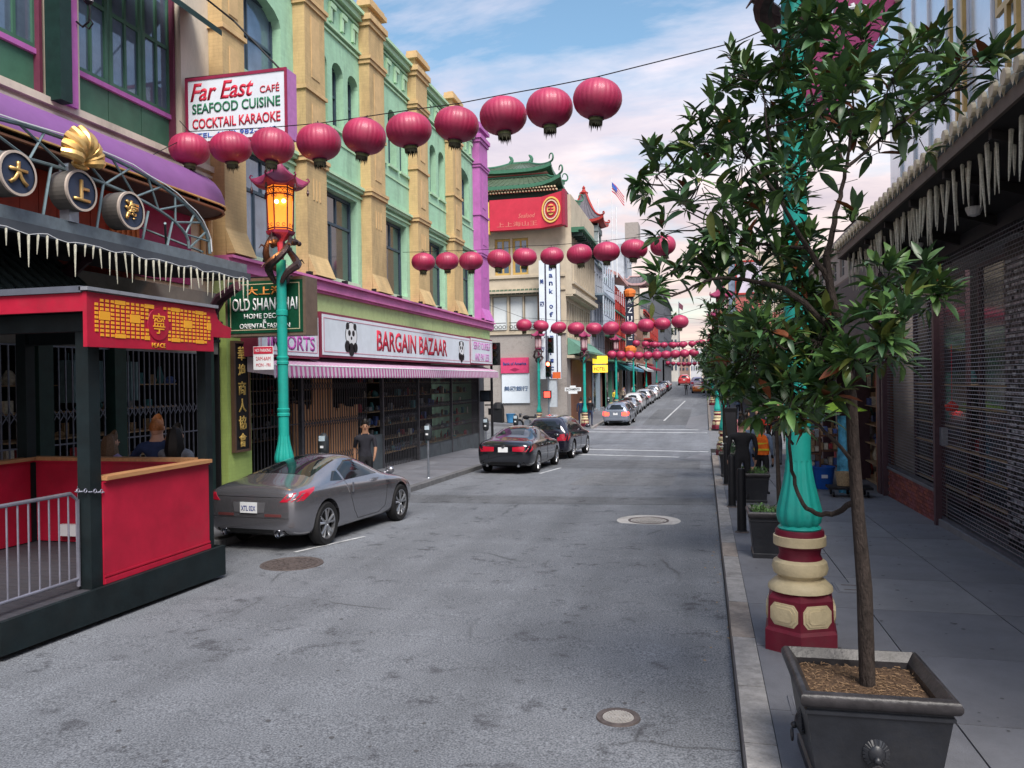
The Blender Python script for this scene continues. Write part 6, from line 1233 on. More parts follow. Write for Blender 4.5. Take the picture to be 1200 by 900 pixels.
# ================================================================ paper lantern strings
lanr = M('lantern silk', (.36, .014, .07), rough=.55, var=.22, scale=2.5, spec=.7, coat=.12); lanc = M('lantern cap', (.10, .02, .05), rough=.5); lang = M('lantern collar', (.12, .14, .06), rough=.6); lanf = M('lantern fringe', (.05, .05, .03), rough=.8)
def make_lantern(label, group, ribs=28, fine=True):
    t = thing('paper_lantern', label, 'lantern', (0, 0, 0), group); n = ribs*3 if fine else 12; K = 12 if fine else 6
    pr = [(max(.10, .375*math.sin(math.pi*(i/K*.86+.07))**.8), .275*-math.cos(math.pi*(i/K*.86+.07))*1.06) for i in range(K+1)]
    mb = MB(); mb.lathe((0, 0, 0), pr, n, flute=.016 if fine else 0, nf=ribs); part('shell', mb, lanr, t, smooth=True, ang=80)
    mb = MB(); mb.lathe((0, 0, 0), [(.12, .26), (.125, .285), (.11, .30), (.02, .30)], 16); part('cap', mb, lanc, t); mb = MB(); mb.lathe((0, 0, 0), [(.13, -.30), (.125, -.255), (.10, -.25)], 16, caps=False); part('collar', mb, lanc, t)
    if fine:
        mb = MB(); n2 = 40; rows = [[(.105*math.cos(2*math.pi*k/n2), .105*math.sin(2*math.pi*k/n2), z+(random.uniform(-.05, .05) if z < -.4 and k % 2 else (.07 if z < -.4 else 0))) for k in range(n2)] for z in (-.28, -.34, -.45)]
        mb.grid(rows[:2], True); part('tassel_band', mb, lang, t); mb = MB(); mb.grid(rows[1:], True); part('fringe', mb, lanf, t)
        mb = MB(); mb.tube([(0, 0, .3), (0, 0, .36)], .01, 4); part('hook', mb, black, t)
    else: mb = MB(); mb.lathe((0, 0, 0), [(.10, -.28), (.10, -.40)], 8, caps=False); part('fringe', mb, lang, t)
    return t
S1 = [(-9.57, 13.4, 6.95), (-8.57, 13.24, 6.85), (-7.61, 13.09, 6.76), (-6.61, 12.93, 6.69), (-5.67, 12.78, 6.67), (-4.79, 12.62, 6.65), (-3.9, 12.47, 6.62), (-3.07, 12.31, 6.63), (-2.29, 12.16, 6.63), (-1.52, 12.0, 6.64)]
S2 = [(-9.05, 25.0, 6.4), (-8.16, 24.83, 6.36), (-7.3, 24.67, 6.3), (-6.31, 24.5, 6.28), (-5.44, 24.33, 6.29), (-4.54, 24.17, 6.24), (-3.66, 24.0, 6.23), (-2.81, 23.83, 6.23), (-1.98, 23.67, 6.24), (-1.13, 23.5, 6.27)]
S3 = [(-8.25, 36.5, 5.02), (-7.43, 36.5, 4.96), (-6.6, 36.5, 4.85), (-5.78, 36.5, 4.79), (-4.94, 36.5, 4.76), (-4.16, 36.5, 4.75), (-3.34, 36.5, 4.73), (-2.57, 36.5, 4.82), (-1.84, 36.5, 4.88), (-1.05, 36.5, 4.95)]
S4 = [(-6.8+.67*i, 60, 4.28-.12*math.sin(math.pi*i/9)) for i in range(10)]; S5 = [(-6.81+.76*i, 95, 6.5-.13*math.sin(math.pi*i/8)) for i in range(9)]; S6 = [(-5.5+.8*i, 125, 4.8-.2*math.sin(math.pi*i/7)) for i in range(8)]; S7 = [(-6.2+.85*i, 75, 5.75-.25*math.sin(math.pi*i/8)) for i in range(9)]
fineL = make_lantern('red paper lantern, leftmost on the nearest string', 'red lanterns on the nearest string'); fineL.location = S1[0]; fineL['label'] = 'red paper lantern, leftmost on the nearest string over the street'
midL = None
for S, nm, big_ in ((S1, 'nearest string over the street', 1), (S2, 'second nearest string over the street', 1), (S3, 'third string near the intersection', 1), (S4, 'low fourth string beyond the intersection', 0), (S7, 'fifth string over the far street', 0), (S5, 'high sixth string over the far street', 0), (S6, 'farthest string down the street', 0)):
    for i, p in enumerate(S):
        lb = 'red paper lantern, %s on the %s' % (ORD[i] if i == 0 else (('rightmost' if i == len(S)-1 else ORD[i]+' from the left')), nm); gp = 'red lanterns on the '+nm
        if big_:
            if S is S1 and i == 0: continue
            o = dup(fineL, p, random.uniform(0, 6), lb, group=gp, scale=random.uniform(.97, 1.05))
        else:
            if midL is None: midL = make_lantern(lb, gp, fine=False); midL.location = p; continue
            o = dup(midL, p, random.uniform(0, 6), lb, group=gp, scale=random.uniform(.95, 1.05))
        o.rotation_euler = (random.gauss(0, .08), random.gauss(0, .08), random.uniform(0, 6)); s_ = random.uniform(.96, 1.04); o.scale = (s_*random.uniform(.97, 1.03), s_, s_*random.uniform(.93, 1.04))
def wire(pts, label, r=.009, nm='lantern_wire'):
    mb = MB(); mb.tube(pts, r, 5); return solo(nm, mb, black, label, 'wire', pts[0])
wire([(XF+.35, 13.5, 7.55)]+[(p[0], p[1], p[2]+.34) for p in S1]+[(.5, 11.7, 7.15), (4.2, 11.2, 8.2)], 'thin wire carrying the nearest string of lanterns')
wire([(XF+.35, 25.2, 6.8)]+[(p[0], p[1], p[2]+.34) for p in S2]+[(.6, 23.2, 6.95), (4.0, 22.6, 7.6)], 'thin wire carrying the second string of lanterns')
wire([(XF+.35, 36.2, 6.0)]+[(p[0], p[1], p[2]+.34) for p in S3]+[(1.2, 36.5, 5.9), (4.5, 36.5, 6.8)], 'thin wire carrying the third string of lanterns')
wire([(-9.2, 60, 5.2)]+[(p[0], p[1], p[2]+.32) for p in S4]+[(.7, 60, 5.2), (3.9, 60, 5.8)], 'thin wire carrying the low fourth string', .012); wire([(-9.2, 95, 7.3)]+[(p[0], p[1], p[2]+.32) for p in S5]+[(2.4, 95, 7.6)], 'thin wire carrying the high sixth string', .015)
wire([(-9, 125, 6)]+[(p[0], p[1], p[2]+.32) for p in S6]+[(2.4, 125, 6)], 'thin wire carrying the farthest string', .015); wire([(-9.2, 75, 6.5)]+[(p[0], p[1], p[2]+.32) for p in S7]+[(3.8, 75, 7)], 'thin wire carrying the fifth string', .012)
wire([(XF+.1, 12.6, 10.6), (-9.2, 14.4, 9.8), (-8.1, 14.2, 8.66)], 'rusty guy chain from the cream building to the café sign', .02, 'guy_chain')
wire([(XF+.05, 5, 6.9), (XF+.06, 9, 6.78), (XF+.08, 12, 6.66), (XF+.1, 13.2, 6.5), (-9.3, 14.0, 5.9)], 'slack black cable along the cream wall above the purple canopy', .014, 'cable')
wire([(XF+.05, 8, 6.75), (XF+.1, 10.5, 6.35), (XF+.25, 12.4, 6.45), (-9.4, 13.3, 7.2)], 'second slack cable drooping over the cream wall', .008, 'cable')
wire([(-9.0, 68, 10.5), (-4, 75, 8.4), (2.3, 96, 8.8)], 'overhead wire crossing the far street', .02, 'cable')
# ---- parking meters
def meter(x, y, lb):
    t = thing('parking_meter', lb, 'parking meter', (x, y, gz(y)+.12), 'parking meters along the left kerb'); z = gz(y)+.12
    mb = MB(); mb.tube([(x, y, z), (x, y, z+1.08)], .03, 8); mb.lathe((x, y, z), [(.07, 0), (.06, .02)], 10); part('post', mb, steel, t, smooth=True)
    mb = MB(); mb.lathe((x, y, z), [(.05, 1.06), (.10, 1.10), (.115, 1.22), (.115, 1.36), (.10, 1.46), (.06, 1.52), (.01, 1.54)], 12, sy=.7); part('housing', mb, M('meter charcoal', (.03, .035, .04), rough=.4), t, smooth=True)
    mb = MB(); mb.box((x, y-.07, z+1.42), (.13, .03, .11)); part('screen', mb, M('meter screen', (.45, .55, .62), rough=.2), t); mb = MB(); mb.box((x, y-.08, z+1.24), (.07, .02, .05)); part('label', mb, white, t)
    return t
meter(-7.62, 21.2, 'parking meter standing alone on the pavement between the silver coupe and the black sedan'); meter(-7.98, 15.6, 'parking meter behind the roof of the silver coupe'); meter(-7.62, 27.3, 'parking meter behind the black sedan'); meter(-7.62, 64.5, 'parking meter beside the car with lit brake lights'); meter(-7.62, 31.9, 'parking meter by the bazaar corner')
# ---- trash, bikes by the bank
t = thing('trash_bin', 'black street bin with open hood against the bank wall', 'bin', (-14.2, 54.3, -.6)); z0 = gx(-14.3, 52.4)+.12
mb = MB(); mb.box((-14.2, 54.2, z0+.5), (.72, .6, 1.0)); part('body', mb, black, t); mb = MB(); mb.lathe((-14.2, 54.2, z0+1.0), [(.42, 0), (.36, .3), (.2, .42), (.02, .44)], 8); part('hood', mb, black, t)
t = thing('blue_tub', 'blue recycling tub beside the black street bin', 'tub', (-13.2, 54.2, z0)); mb = MB(); mb.lathe((-13.3, 54.2, z0), [(.25, 0), (.34, .6), (.36, .62), (.30, .62)], 14); part('shell', mb, M('tub blue', (.06, .25, .5), rough=.4), t, smooth=True)
def moto(x, y, z, lb, rz):
    t = thing('motorcycle', lb, 'motorcycle', (0, 0, 0))
    for yy1 in (-.65, .65):
        mb = MB(); mb.lathe((0, yy1, .32), [(.22, -.05), (.32, -.05), (.34, 0), (.32, .05), (.22, .05)], 18, 'x', caps=False); w_ = part('wheel', mb, black, t, smooth=True); mb = MB(); mb.lathe((0, yy1, .32), [(.02, -.02), (.22, -.02), (.22, .02), (.02, .02)], 10, 'x'); part('hub', mb, steel, w_)
    mb = MB(); mb.tube([(0, -.65, .32), (0, -.2, .55), (0, .35, .75), (0, .65, .32)], .05, 6); mb.box((0, 0, .42), (.24, .4, .32)); part('frame', mb, steel, t); mb = MB(); mb.ball((0, .12, .78), .2, 10, 6, (.7, 1.4, .7)); part('tank', mb, black, t, smooth=True); mb = MB(); mb.box((0, -.38, .8), (.26, .55, .1)); part('seat', mb, black, t)
    mb = MB(); mb.tube([(-.35, .38, 1.02), (0, .48, .95), (.35, .38, 1.02)], .02, 6); part('handlebar', mb, steel, t); mb = MB(); mb.box((0, .6, .9), (.22, .06, .26)); part('windshield', mb, glass, t); mb = MB(); mb.tube([(.12, -.7, .32), (.12, .1, .28)], .045, 6); part('exhaust', mb, steel, t)
    t.location = (x, y, z); t.rotation_euler = (0, 0, rz)
moto(-11.6, 52.0, gx(-11.6, 52), 'motorcycle parked at the bank kerb behind the black sedan', 1.2); moto(-10.4, 51.6, gx(-10.4, 51.6), 'second motorcycle parked nearer the traffic light', 1.4)
mb = MB(); mb.lathe((-8.5, 55.6, gz(55)+.12), [(.11, 0), (.11, .9), (.13, .92), (.13, 1.0), (.03, 1.1)], 12); solo('bollard', mb, cream2, 'cream carved bollard by the bank hoarding', 'bollard', (-8.5, 55.6, gz(55)))
mb = MB(); mb.box((-7.3+.2, 56.2, gz(56)+.55), (.5, .4, .85)); 
# ================================================================ cars
def eval_mesh(ob):
    dg = bpy.context.evaluated_depsgraph_get(); return bpy.data.meshes.new_from_object(ob.evaluated_get(dg))
rub = M('tyre rubber', (.012, .012, .013), rough=.8, var=.2); rimm = M('alloy rim', (.45, .46, .48), rough=.28, metal=.9, var=.05); glc = M('car glass', (.010, .013, .015), rough=.04, spec=.45, var=.1); tl_off = M('tail lamp red', (.42, .01, .03), rough=.12, coat=1, var=.1); tl_on = M('tail lamp lit', (.8, .02, .02), emit=(1, .025, .012), es=6); chrome = M('chrome', (.6, .62, .65), rough=.12, metal=1, var=.02); blk = M('car black trim', (.012, .012, .013), rough=.4); hl = M('headlamp glass', (.5, .52, .55), rough=.08, coat=1)
def paintm(n, c, metal=.55, rough=.28): return M(n, c, rough=rough, metal=metal, var=.03, coat=1.0, spec=.6)
STN = {
 'coupe': [(-2.15,.60,.40,.72,.78,.50,.02),(-2.11,.80,.27,.86,.93,.60,.03),(-1.9,.88,.20,.91,.975,.66,.03),(-1.5,.91,.17,.925,1.05,.63,.04),(-1.05,.915,.16,.92,1.165,.58,.06),(-.6,.90,.16,.90,1.265,.56,.08),(-.15,.89,.16,.875,1.31,.55,.09),(.2,.89,.16,.865,1.295,.55,.09),(.6,.89,.16,.86,1.15,.585,.07),(.95,.895,.16,.85,.96,.64,.04),(1.35,.91,.17,.83,.885,.64,.03),(1.75,.88,.18,.75,.81,.6,.03),(2.05,.79,.2,.63,.69,.5,.03),(2.14,.6,.28,.52,.57,.4,.02)],
 'sedan': [(-2.3,.64,.42,.78,.84,.5,.02),(-2.24,.84,.28,.92,1.0,.64,.03),(-1.95,.895,.2,.97,1.06,.68,.03),(-1.55,.905,.18,.98,1.10,.66,.04),(-1.05,.91,.17,.97,1.30,.60,.07),(-.55,.91,.17,.96,1.42,.58,.08),(.1,.91,.17,.95,1.44,.58,.08),(.55,.91,.17,.94,1.38,.58,.08),(1.0,.905,.17,.93,1.13,.62,.05),(1.3,.90,.17,.91,1.0,.66,.03),(1.8,.885,.18,.86,.93,.64,.03),(2.12,.83,.2,.75,.82,.58,.03),(2.26,.68,.26,.6,.68,.45,.02)],
 'suv': [(-2.32,.70,.45,.9,1.02,.58,.03),(-2.28,.87,.30,1.0,1.16,.66,.05),(-2.12,.92,.24,1.07,1.50,.62,.08),(-1.75,.93,.22,1.08,1.62,.63,.09),(-1.2,.93,.21,1.07,1.66,.64,.09),(-.3,.93,.21,1.05,1.67,.64,.09),(.3,.93,.21,1.03,1.62,.63,.09),(.8,.925,.21,1.02,1.34,.66,.07),(1.15,.92,.21,1.01,1.12,.7,.04),(1.6,.91,.22,.97,1.05,.68,.03),(2.05,.87,.24,.86,.94,.62,.03),(2.27,.72,.32,.68,.78,.5,.02)]}
WIN = {
 'coupe': dict(rear=[(-.60,-1.66),(.60,-1.66),(.47,-.66),(-.47,-.66)], front=[(-.47,.36),(.47,.36),(.60,.92),(-.60,.92)], sides=[[(-.62,.925),(-.60,1.09),(-.2,1.2),(.2,1.2),(.5,1.1),(.86,.93)],[(-1.06,.95),(-.78,1.07),(-.68,1.07),(-.70,.93)]]),
 'sedan': dict(rear=[(-.60,-1.56),(.60,-1.56),(.50,-.86),(-.50,-.86)], front=[(-.5,.62),(.5,.62),(.61,1.24),(-.61,1.24)], sides=[[(-1.22,1.02),(-.9,1.26),(-.2,1.34),(-.2,1.0)],[(-.12,1.0),(-.12,1.34),(.45,1.29),(1.02,.99)]]),
 'suv': dict(rear=None, front=[(-.55,.42),(.55,.42),(.64,1.02),(-.64,1.02)], sides=[[(-1.95,1.14),(-1.85,1.47),(-1.3,1.53),(-1.28,1.1)],[(-1.2,1.1),(-1.22,1.53),(-.3,1.55),(-.3,1.09)],[(-.22,1.09),(-.22,1.55),(.3,1.48),(.85,1.08)]])}
def make_car(kind, label, pm, detail=True, lit=False, wheelr=.325, axles=(-1.33, 1.35), brake=False):
    S = STN[kind]; t = thing('parked_car' if not brake else 'car', label, 'car', (0, 0, 0)); rows = []
    for (y, hw, zb, zs, zt, rw, cr_) in S:
        h = [(0, zb), (hw*.80, zb), (hw*.97, zb+.06), (hw, zb+(zs-zb)*.5), (hw*.985, zs-.09), (hw*.93, zs), (rw, zt-cr_), (rw*.6, zt-.012), (0, zt)]
        rows.append([(x, y, z) for x, z in h]+[(-x, y, z) for x, z in h[-2:0:-1]])
    mb = MB(); mb.grid(rows, True); n = len(rows[0]); mb.f.append(tuple(range(n))[::-1]); mb.f.append(tuple((len(rows)-1)*n+k for k in range(n))); mb.m += [0, 0]
    me = mb.mesh('b'); fin(me, [pm, blk], True, ang=180); ob = bpy.data.objects.new('tmp', me); COL.objects.link(ob)
    sb_ = ob.modifiers.new('s', 'SUBSURF'); sb_.levels = sb_.render_levels = 2 if detail else 1
    if detail:
        for y in axles:
            for sx in (-1, 1):
                q = MB(); q.lathe((sx*.86, y, wheelr+.005), [(wheelr+.045, -.28), (wheelr+.045, .28)], 24, 'x'); cm = q.mesh('c'); fin(cm, blk, False); co = bpy.data.objects.new('cut', cm); COL.objects.link(co); md = ob.modifiers.new('b', 'BOOLEAN'); md.operation = 'DIFFERENCE'; md.object = co; md.solver = 'EXACT'; co['x'] = 1
    bpy.context.view_layer.update(); m2 = eval_mesh(ob)
    for o in [o for o in COL.objects if o.name.startswith('cut')]: bpy.data.objects.remove(o)
    bpy.data.objects.remove(ob)
    m2.materials.clear(); m2.materials.append(pm); m2.materials.append(blk)
    for p in m2.polygons:
        c = p.center; p.material_index = 0
        for y in axles:
            d = math.hypot(c.y-y, c.z-wheelr)
            if d < wheelr+.044 and abs(c.x) < .905: p.material_index = 1
    m2.polygons.foreach_set('use_smooth', [True]*len(m2.polygons)); m2.set_sharp_from_angle(angle=R(42))
    body = bpy.data.objects.new('body', m2); link(body, t)
    bmm = bmesh.new(); bmm.from_mesh(m2); bvh = BVHTree.FromBMesh(bmm); bmm.free()
    def patch(nm, pts, d, mat, off=.006, cuts=4, par=t):
        """lay a closed outline on the body along direction d"""
        d = Vector(d).normalized(); bm = bmesh.new(); f_ = bm.faces.new([bm.verts.new(p) for p in pts]); bmesh.ops.triangulate(bm, faces=[f_]); bmesh.ops.subdivide_edges(bm, edges=bm.edges[:], cuts=cuts, use_grid_fill=True)
        for v in bm.verts:
            h = bvh.ray_cast(v.co-d*2, d)
            if h[0] is not None: v.co = h[0]-d*off if abs(h[1].dot(d)) > .3 else h[0]+h[1]*off
        ex = bmesh.ops.extrude_edge_only(bm, edges=[e for e in bm.edges if e.is_boundary])
        for g in ex['geom']:
            if isinstance(g, bmesh.types.BMVert): g.co += d*(off*2.2)
        bmesh.ops.recalc_face_normals(bm, faces=bm.faces); me_ = bpy.data.meshes.new(nm); bm.to_mesh(me_); bm.free(); me_.materials.append(mat); me_.polygons.foreach_set('use_smooth', [True]*len(me_.polygons)); me_.set_sharp_from_angle(angle=R(50))
        o = bpy.data.objects.new(nm, me_); link(o, par); return o
    def seam(pts, d, r=.004, nm='door_seam', mat=blk):
        d = Vector(d).normalized(); P_ = []
        for i in range(len(pts)-1):
            a, b = Vector(pts[i]), Vector(pts[i+1]); k = max(2, int((b-a).length/.06))
            for j in range(k): P_.append(a.lerp(b, j/k))
        P_.append(Vector(pts[-1])); Q = []
        for p in P_:
            h = bvh.ray_cast(p-d*2, d)
            if h[0] is not None: Q.append(h[0])
        if len(Q) > 2: mb = MB(); mb.tube(Q, r, 4); part(nm, mb, mat, t)
    W_ = WIN[kind]
    if W_['rear']: patch('rear_window', [(x, y, 2) for x, y in W_['rear']], (0, .3, -1), glc)
    else: patch('rear_window', [(-.60, -3, 1.14), (.60, -3, 1.14), (.52, -3, 1.46), (-.52, -3, 1.46)], (0, 1, 0), glc)
    patch('windscreen', [(x, y, 2) for x, y in W_['front']], (0, -.3, -1), glc)
    for sx in (-1, 1):
        for w_ in W_['sides']: patch('side_window', [(sx*3, y, z) for y, z in w_], (-sx, 0, 0), glc)
    y0 = S[0][0]; zs = S[1][3]
    tm_ = tl_on if lit else tl_off
    if kind == 'coupe':
        for sx in (-1, 1):
            patch('tail_light', [Vector((sx*.60, -2.2, .735)), Vector((sx*.74, -2.2, .845)), Vector((sx*.93, -1.72, .915)), Vector((sx*.93, -1.74, .865)), Vector((sx*.90, -2.0, .745))], (-sx*.75, 1, 0), tm_, cuts=3)
            patch('reflector', [(sx*.50, -3, .52), (sx*.80, -3, .52), (sx*.80, -3, .56), (sx*.50, -3, .56)], (-sx*.25, 1, 0), M('smoked reflector', (.12, .04, .04), rough=.2)); 
            mb = MB(); mb.lathe((sx*.50, -2.0, .27), [(.045, -.12), (.055, -.12), (.055, .1), (.045, .1)], 16, 'y', caps=False); mb.lathe((sx*.50, -2.0, .27), [(.045, -.08), (.045, -.07)], 12, 'y'); part('exhaust', mb, chrome, t, smooth=True)
        patch('plate_recess', [(-.27, -3, .575), (.27, -3, .575), (.30, -3, .72), (-.30, -3, .72)], (0, 1, 0), M('recess grey', (.10, .10, .11), rough=.5)); yb = -2.165
        patch('rear_valance', [(-.66, -3, .20), (.66, -3, .20), (.62, -3, .33), (-.62, -3, .33)], (0, 1, 0), blk, .004)
        mb = MB(); mb.lathe((0, -2.06, .845), [(.045, -.02), (.06, -.02), (.06, 0), (.045, 0)], 16, 'y', caps=False); mb.box((0, -2.075, .845), (.12, .01, .015)); part('badge', mb, chrome, t)
        seam([(-.75, -2.4, .80), (.75, -2.4, .80)], (0, 1, 0), .004, 'boot_seam'); seam([(-.78, -2.4, .50), (.78, -2.4, .50)], (0, 1, 0), .003, 'bumper_seam')
        for sx in (-1, 1):
            seam([(sx*3, .86, .92), (sx*3, .80, .7), (sx*3, .72, .36), (sx*3, .5, .27), (sx*3, -.25, .27), (sx*3, -.42, .42), (sx*3, -.58, .75), (sx*3, -.66, .92)], (-sx, 0, 0), .0045)
            mb = MB(); mb.box((sx*.915, -.52, .80), (.02, .035, .15)); part('door_handle', mb, chrome, t)
            mb = MB(); mb.ball((sx*.98, .72, .97), .09, 10, 7, (1.0, .7, .75)); mb.tube([(sx*.86, .74, .93), (sx*.94, .73, .95)], .02, 5); part('mirror', mb, pm, t, smooth=True)
    else:
        zt_ = zs-.04
        for sx in (-1, 1):
            if kind == 'sedan': P4 = [Vector((sx*.45, -2.6, zt_-.17)), Vector((sx*.45, -2.6, zt_-.04)), Vector((sx*.92, -2.05, zt_)), Vector((sx*.93, -2.05, zt_-.13)), Vector((sx*.88, -2.3, zt_-.19))]
            else: P4 = [Vector((sx*.60, -2.6, zt_-.24)), Vector((sx*.60, -2.6, zt_-.02)), Vector((sx*.90, -2.1, zt_+.05)), Vector((sx*.93, -2.1, zt_-.10)), Vector((sx*.88, -2.3, zt_-.24))]
            patch('tail_light', P4, (-sx*.5, 1, 0), tm_, cuts=3)
            if detail:
                patch('headlight', [Vector((sx*.45, 3, .62)), Vector((sx*.45, 3, .72)), Vector((sx*.88, 2.6, .78)), Vector((sx*.88, 2.6, .66))], (-sx*.5, -1, 0), hl, cuts=2)
                for (a, b) in ((-1.1, -.15), (-.12, .95)): seam([(sx*3, a, .95), (sx*3, a+.05, .35), (sx*3, b, .32), (sx*3, b, .95)], (-sx, 0, 0)); mb = MB(); mb.box((sx*.92, a+.16, .86), (.025, .17, .03)); part('door_handle', mb, chrome, t)
                mb = MB(); mb.ball((sx*1.0, .82, 1.05 if kind == 'sedan' else 1.17), .10, 10, 7, (1.1, .6, .75)); part('mirror', mb, pm, t, smooth=True)
                mb = MB(); mb.lathe((sx*.5, S[0][0]+.02, .27), [(.04, -.05), (.045, .1)], 10, 'y'); part('exhaust', mb, chrome, t)
        if detail: seam([(-.7, -2.6, .62), (.7, -2.6, .62)], (0, 1, 0), .004, 'bumper_seam'); patch('rear_valance', [(-.7, -3, .25), (.7, -3, .25), (.66, -3, .38), (-.66, -3, .38)], (0, 1, 0), blk, .004); mb = MB(); mb.lathe((0, y0-.0, zs-.07), [(.05, -.02), (.05, 0)], 16, 'y'); part('badge', mb, chrome, t)
        yb = y0-.015
    # plate
    zp = {'coupe': .645, 'sedan': .76, 'suv': .84}[kind]; h = bvh.ray_cast(Vector((0, -4, zp)), Vector((0, 1, 0))); yp = h[0].y if h[0] else yb
    mb = MB(); mb.box((0, yp-.014, zp), (.31, .012, .155)); pl_ = part('license_plate', mb, white, t)
    if kind == 'coupe': text('XTL 02X', .27, .075, (0, yp-.0205, zp-.01), 'S', M('plate blue', (.03, .05, .22)), pl_, depth=.002, bold=.02)
    for y in axles:
        for sx in (-1, 1):
            xo = sx*.885; r_ = wheelr; q = MB(); q.lathe((sx*.80, y, r_), [(r_*.70, -.10*sx), (r_*.93, -.105*sx), (r_, -.07*sx), (r_, .06*sx), (r_*.93, .10*sx), (r_*.72, .095*sx), (r_*.70, .06*sx)], 28 if detail else 14, 'x', caps=False); w_ = part('wheel', q, rub, t, smooth=True, at=(sx*.80, y, r_))
            q = MB(); q.lathe((sx*.80, y, r_), [(.01, .01*sx), (r_*.70, .01*sx)], 20, 'x', caps=False); part('brake_shadow', q, blk, w_)
            q = MB(); q.lathe((sx*.80, y, r_), [(r_*.64, .03*sx), (r_*.66, .085*sx), (r_*.71, .09*sx), (r_*.72, .05*sx)], 28 if detail else 14, 'x', caps=False)
            q.lathe((sx*.80, y, r_), [(.03, .05*sx), (.055, .055*sx), (.05, .075*sx), (.01, .08*sx)], 10, 'x')
            for k in range(5):
                a = 2*math.pi*k/5+.3
                for da in ((-.22, .22) if detail else (0,)):
                    p0 = Vector((sx*.80+.068*sx, y+.04*math.cos(a), r_+.04*math.sin(a))); p1 = Vector((sx*.80+.075*sx, y+r_*.67*math.cos(a+da), r_+r_*.67*math.sin(a+da))); q.tube([p0, p1], [.02, .024], 5)
            part('rim', q, rimm, w_)
    return t
def place(c, x, y, rz=0.0): c.location = (x, y, gz(y)); c.rotation_euler = (math.atan((gz(y+1)-gz(y-1))/2), 0, rz); return c
grey350 = paintm('grey metallic paint', (.25, .25, .275), .75, .24)
place(make_car('coupe', 'silver grey sports coupe parked at the left kerb, seen from behind', grey350, wheelr=.33, axles=(-1.30, 1.35)), -6.80, 13.25, R(-5)).scale = (1.0, 1.0, 1.08)
place(make_car('sedan', 'black sedan parked behind the lone parking meter', paintm('gloss black car', (.012, .014, .02), .3, .15), wheelr=.325), -5.98, 25.9, R(-2))
place(make_car('suv', 'dark blue crossover parked just ahead of the black sedan', paintm('midnight paint', (.02, .02, .035), .4, .15), wheelr=.36, axles=(-1.38, 1.32)), -5.75, 31.6, R(-3))
place(make_car('suv', 'silver hatchback at the far corner with its brake lights glowing', paintm('silver paint', (.26, .30, .37), .5, .25), wheelr=.34, lit=True, brake=True, axles=(-1.38, 1.32)), -5.95, 57.2, R(-2))
mb = MB(); mb.box((-5.95, 54.95, gz(54.9)+1.62), (.30, .06, .05)); hb = solo('brake_light_bar', mb, tl_on, 'x', 'light', (-5.95, 54.95, gz(54.9)+1.62)); bpy.data.objects.remove(hb)
protoS = make_car('sedan', 'dark grey sedan first in the far row of parked cars', paintm('graphite paint', (.06, .065, .075), .5, .25), detail=False); place(protoS, -6.35, 63.6, R(-1))
protoU = make_car('suv', 'white crossover second in the far row of parked cars', paintm('white paint', (.60, .62, .64), .1, .3), detail=False, axles=(-1.38, 1.32)); place(protoU, -6.4, 74.8, R(-1))
cl = [('silver', (.38, .40, .43), .5), ('white', (.60, .62, .64), .1), ('dark grey', (.06, .065, .075), .5), ('black', (.015, .015, .02), .3), ('pale silver', (.50, .52, .55), .5), ('dark red', (.18, .02, .03), .4), ('blue grey', (.10, .14, .2), .5)]
base = {0: 'graphite paint', 1: 'white paint'}
for i, (k, ci, kd) in enumerate([(1, 0, 'S'), (3, 2, 'S'), (4, 4, 'U'), (5, 3, 'S'), (6, 1, 'S'), (7, 0, 'U'), (8, 2, 'S'), (9, 4, 'S'), (10, 6, 'S'), (11, 3, 'U'), (12, 1, 'S'), (13, 0, 'S')]):
    y = 63.6+5.6*k; nm, c, mtl = cl[ci]; p = protoS if kd == 'S' else protoU; pmn = 'graphite paint' if kd == 'S' else 'white paint'
    o = dup(p, swap={pmn: paintm(nm+' car paint', c, mtl, .25)}, label='%s %s, %s in the far row of parked cars' % (nm, 'sedan' if kd == 'S' else 'crossover', ['third' if 0 else x for x in ('second', 'fourth', 'fifth', 'sixth', 'seventh', 'eighth', 'ninth', 'tenth', 'eleventh', 'twelfth', 'thirteenth', 'last')][i])); o['group'] = 'cars parked along the far left kerb'; place(o, -6.35+random.uniform(-.12, .12), y, R(random.uniform(-2, 1)))
protoS['group'] = protoU['group'] = 'cars parked along the far left kerb'; protoU['label'] = 'white crossover, third in the far row of parked cars'; protoS['label'] = 'dark grey sedan, first in the far row of parked cars'
taxi = dup(protoS, swap={'graphite paint': paintm('taxi orange', (.62, .18, .02), .1, .3)}, label='orange taxi stopped on the right side of the far street'); place(taxi, -.95, 117, R(2)); taxi['group'] = ''; del taxi['group']
t = dup(protoU, swap={'white paint': paintm('van lilac', (.45, .40, .55), .1, .3)}, label='pale lilac van beyond the orange taxi', scale=1.25); place(t, -1.2, 135); del t['group']
t = dup(protoU, swap={'white paint': paintm('lorry red', (.5, .05, .05), .1, .3)}, label='red and white van at the top of the far street', scale=1.3); place(t, -3.9, 160); del t['group']
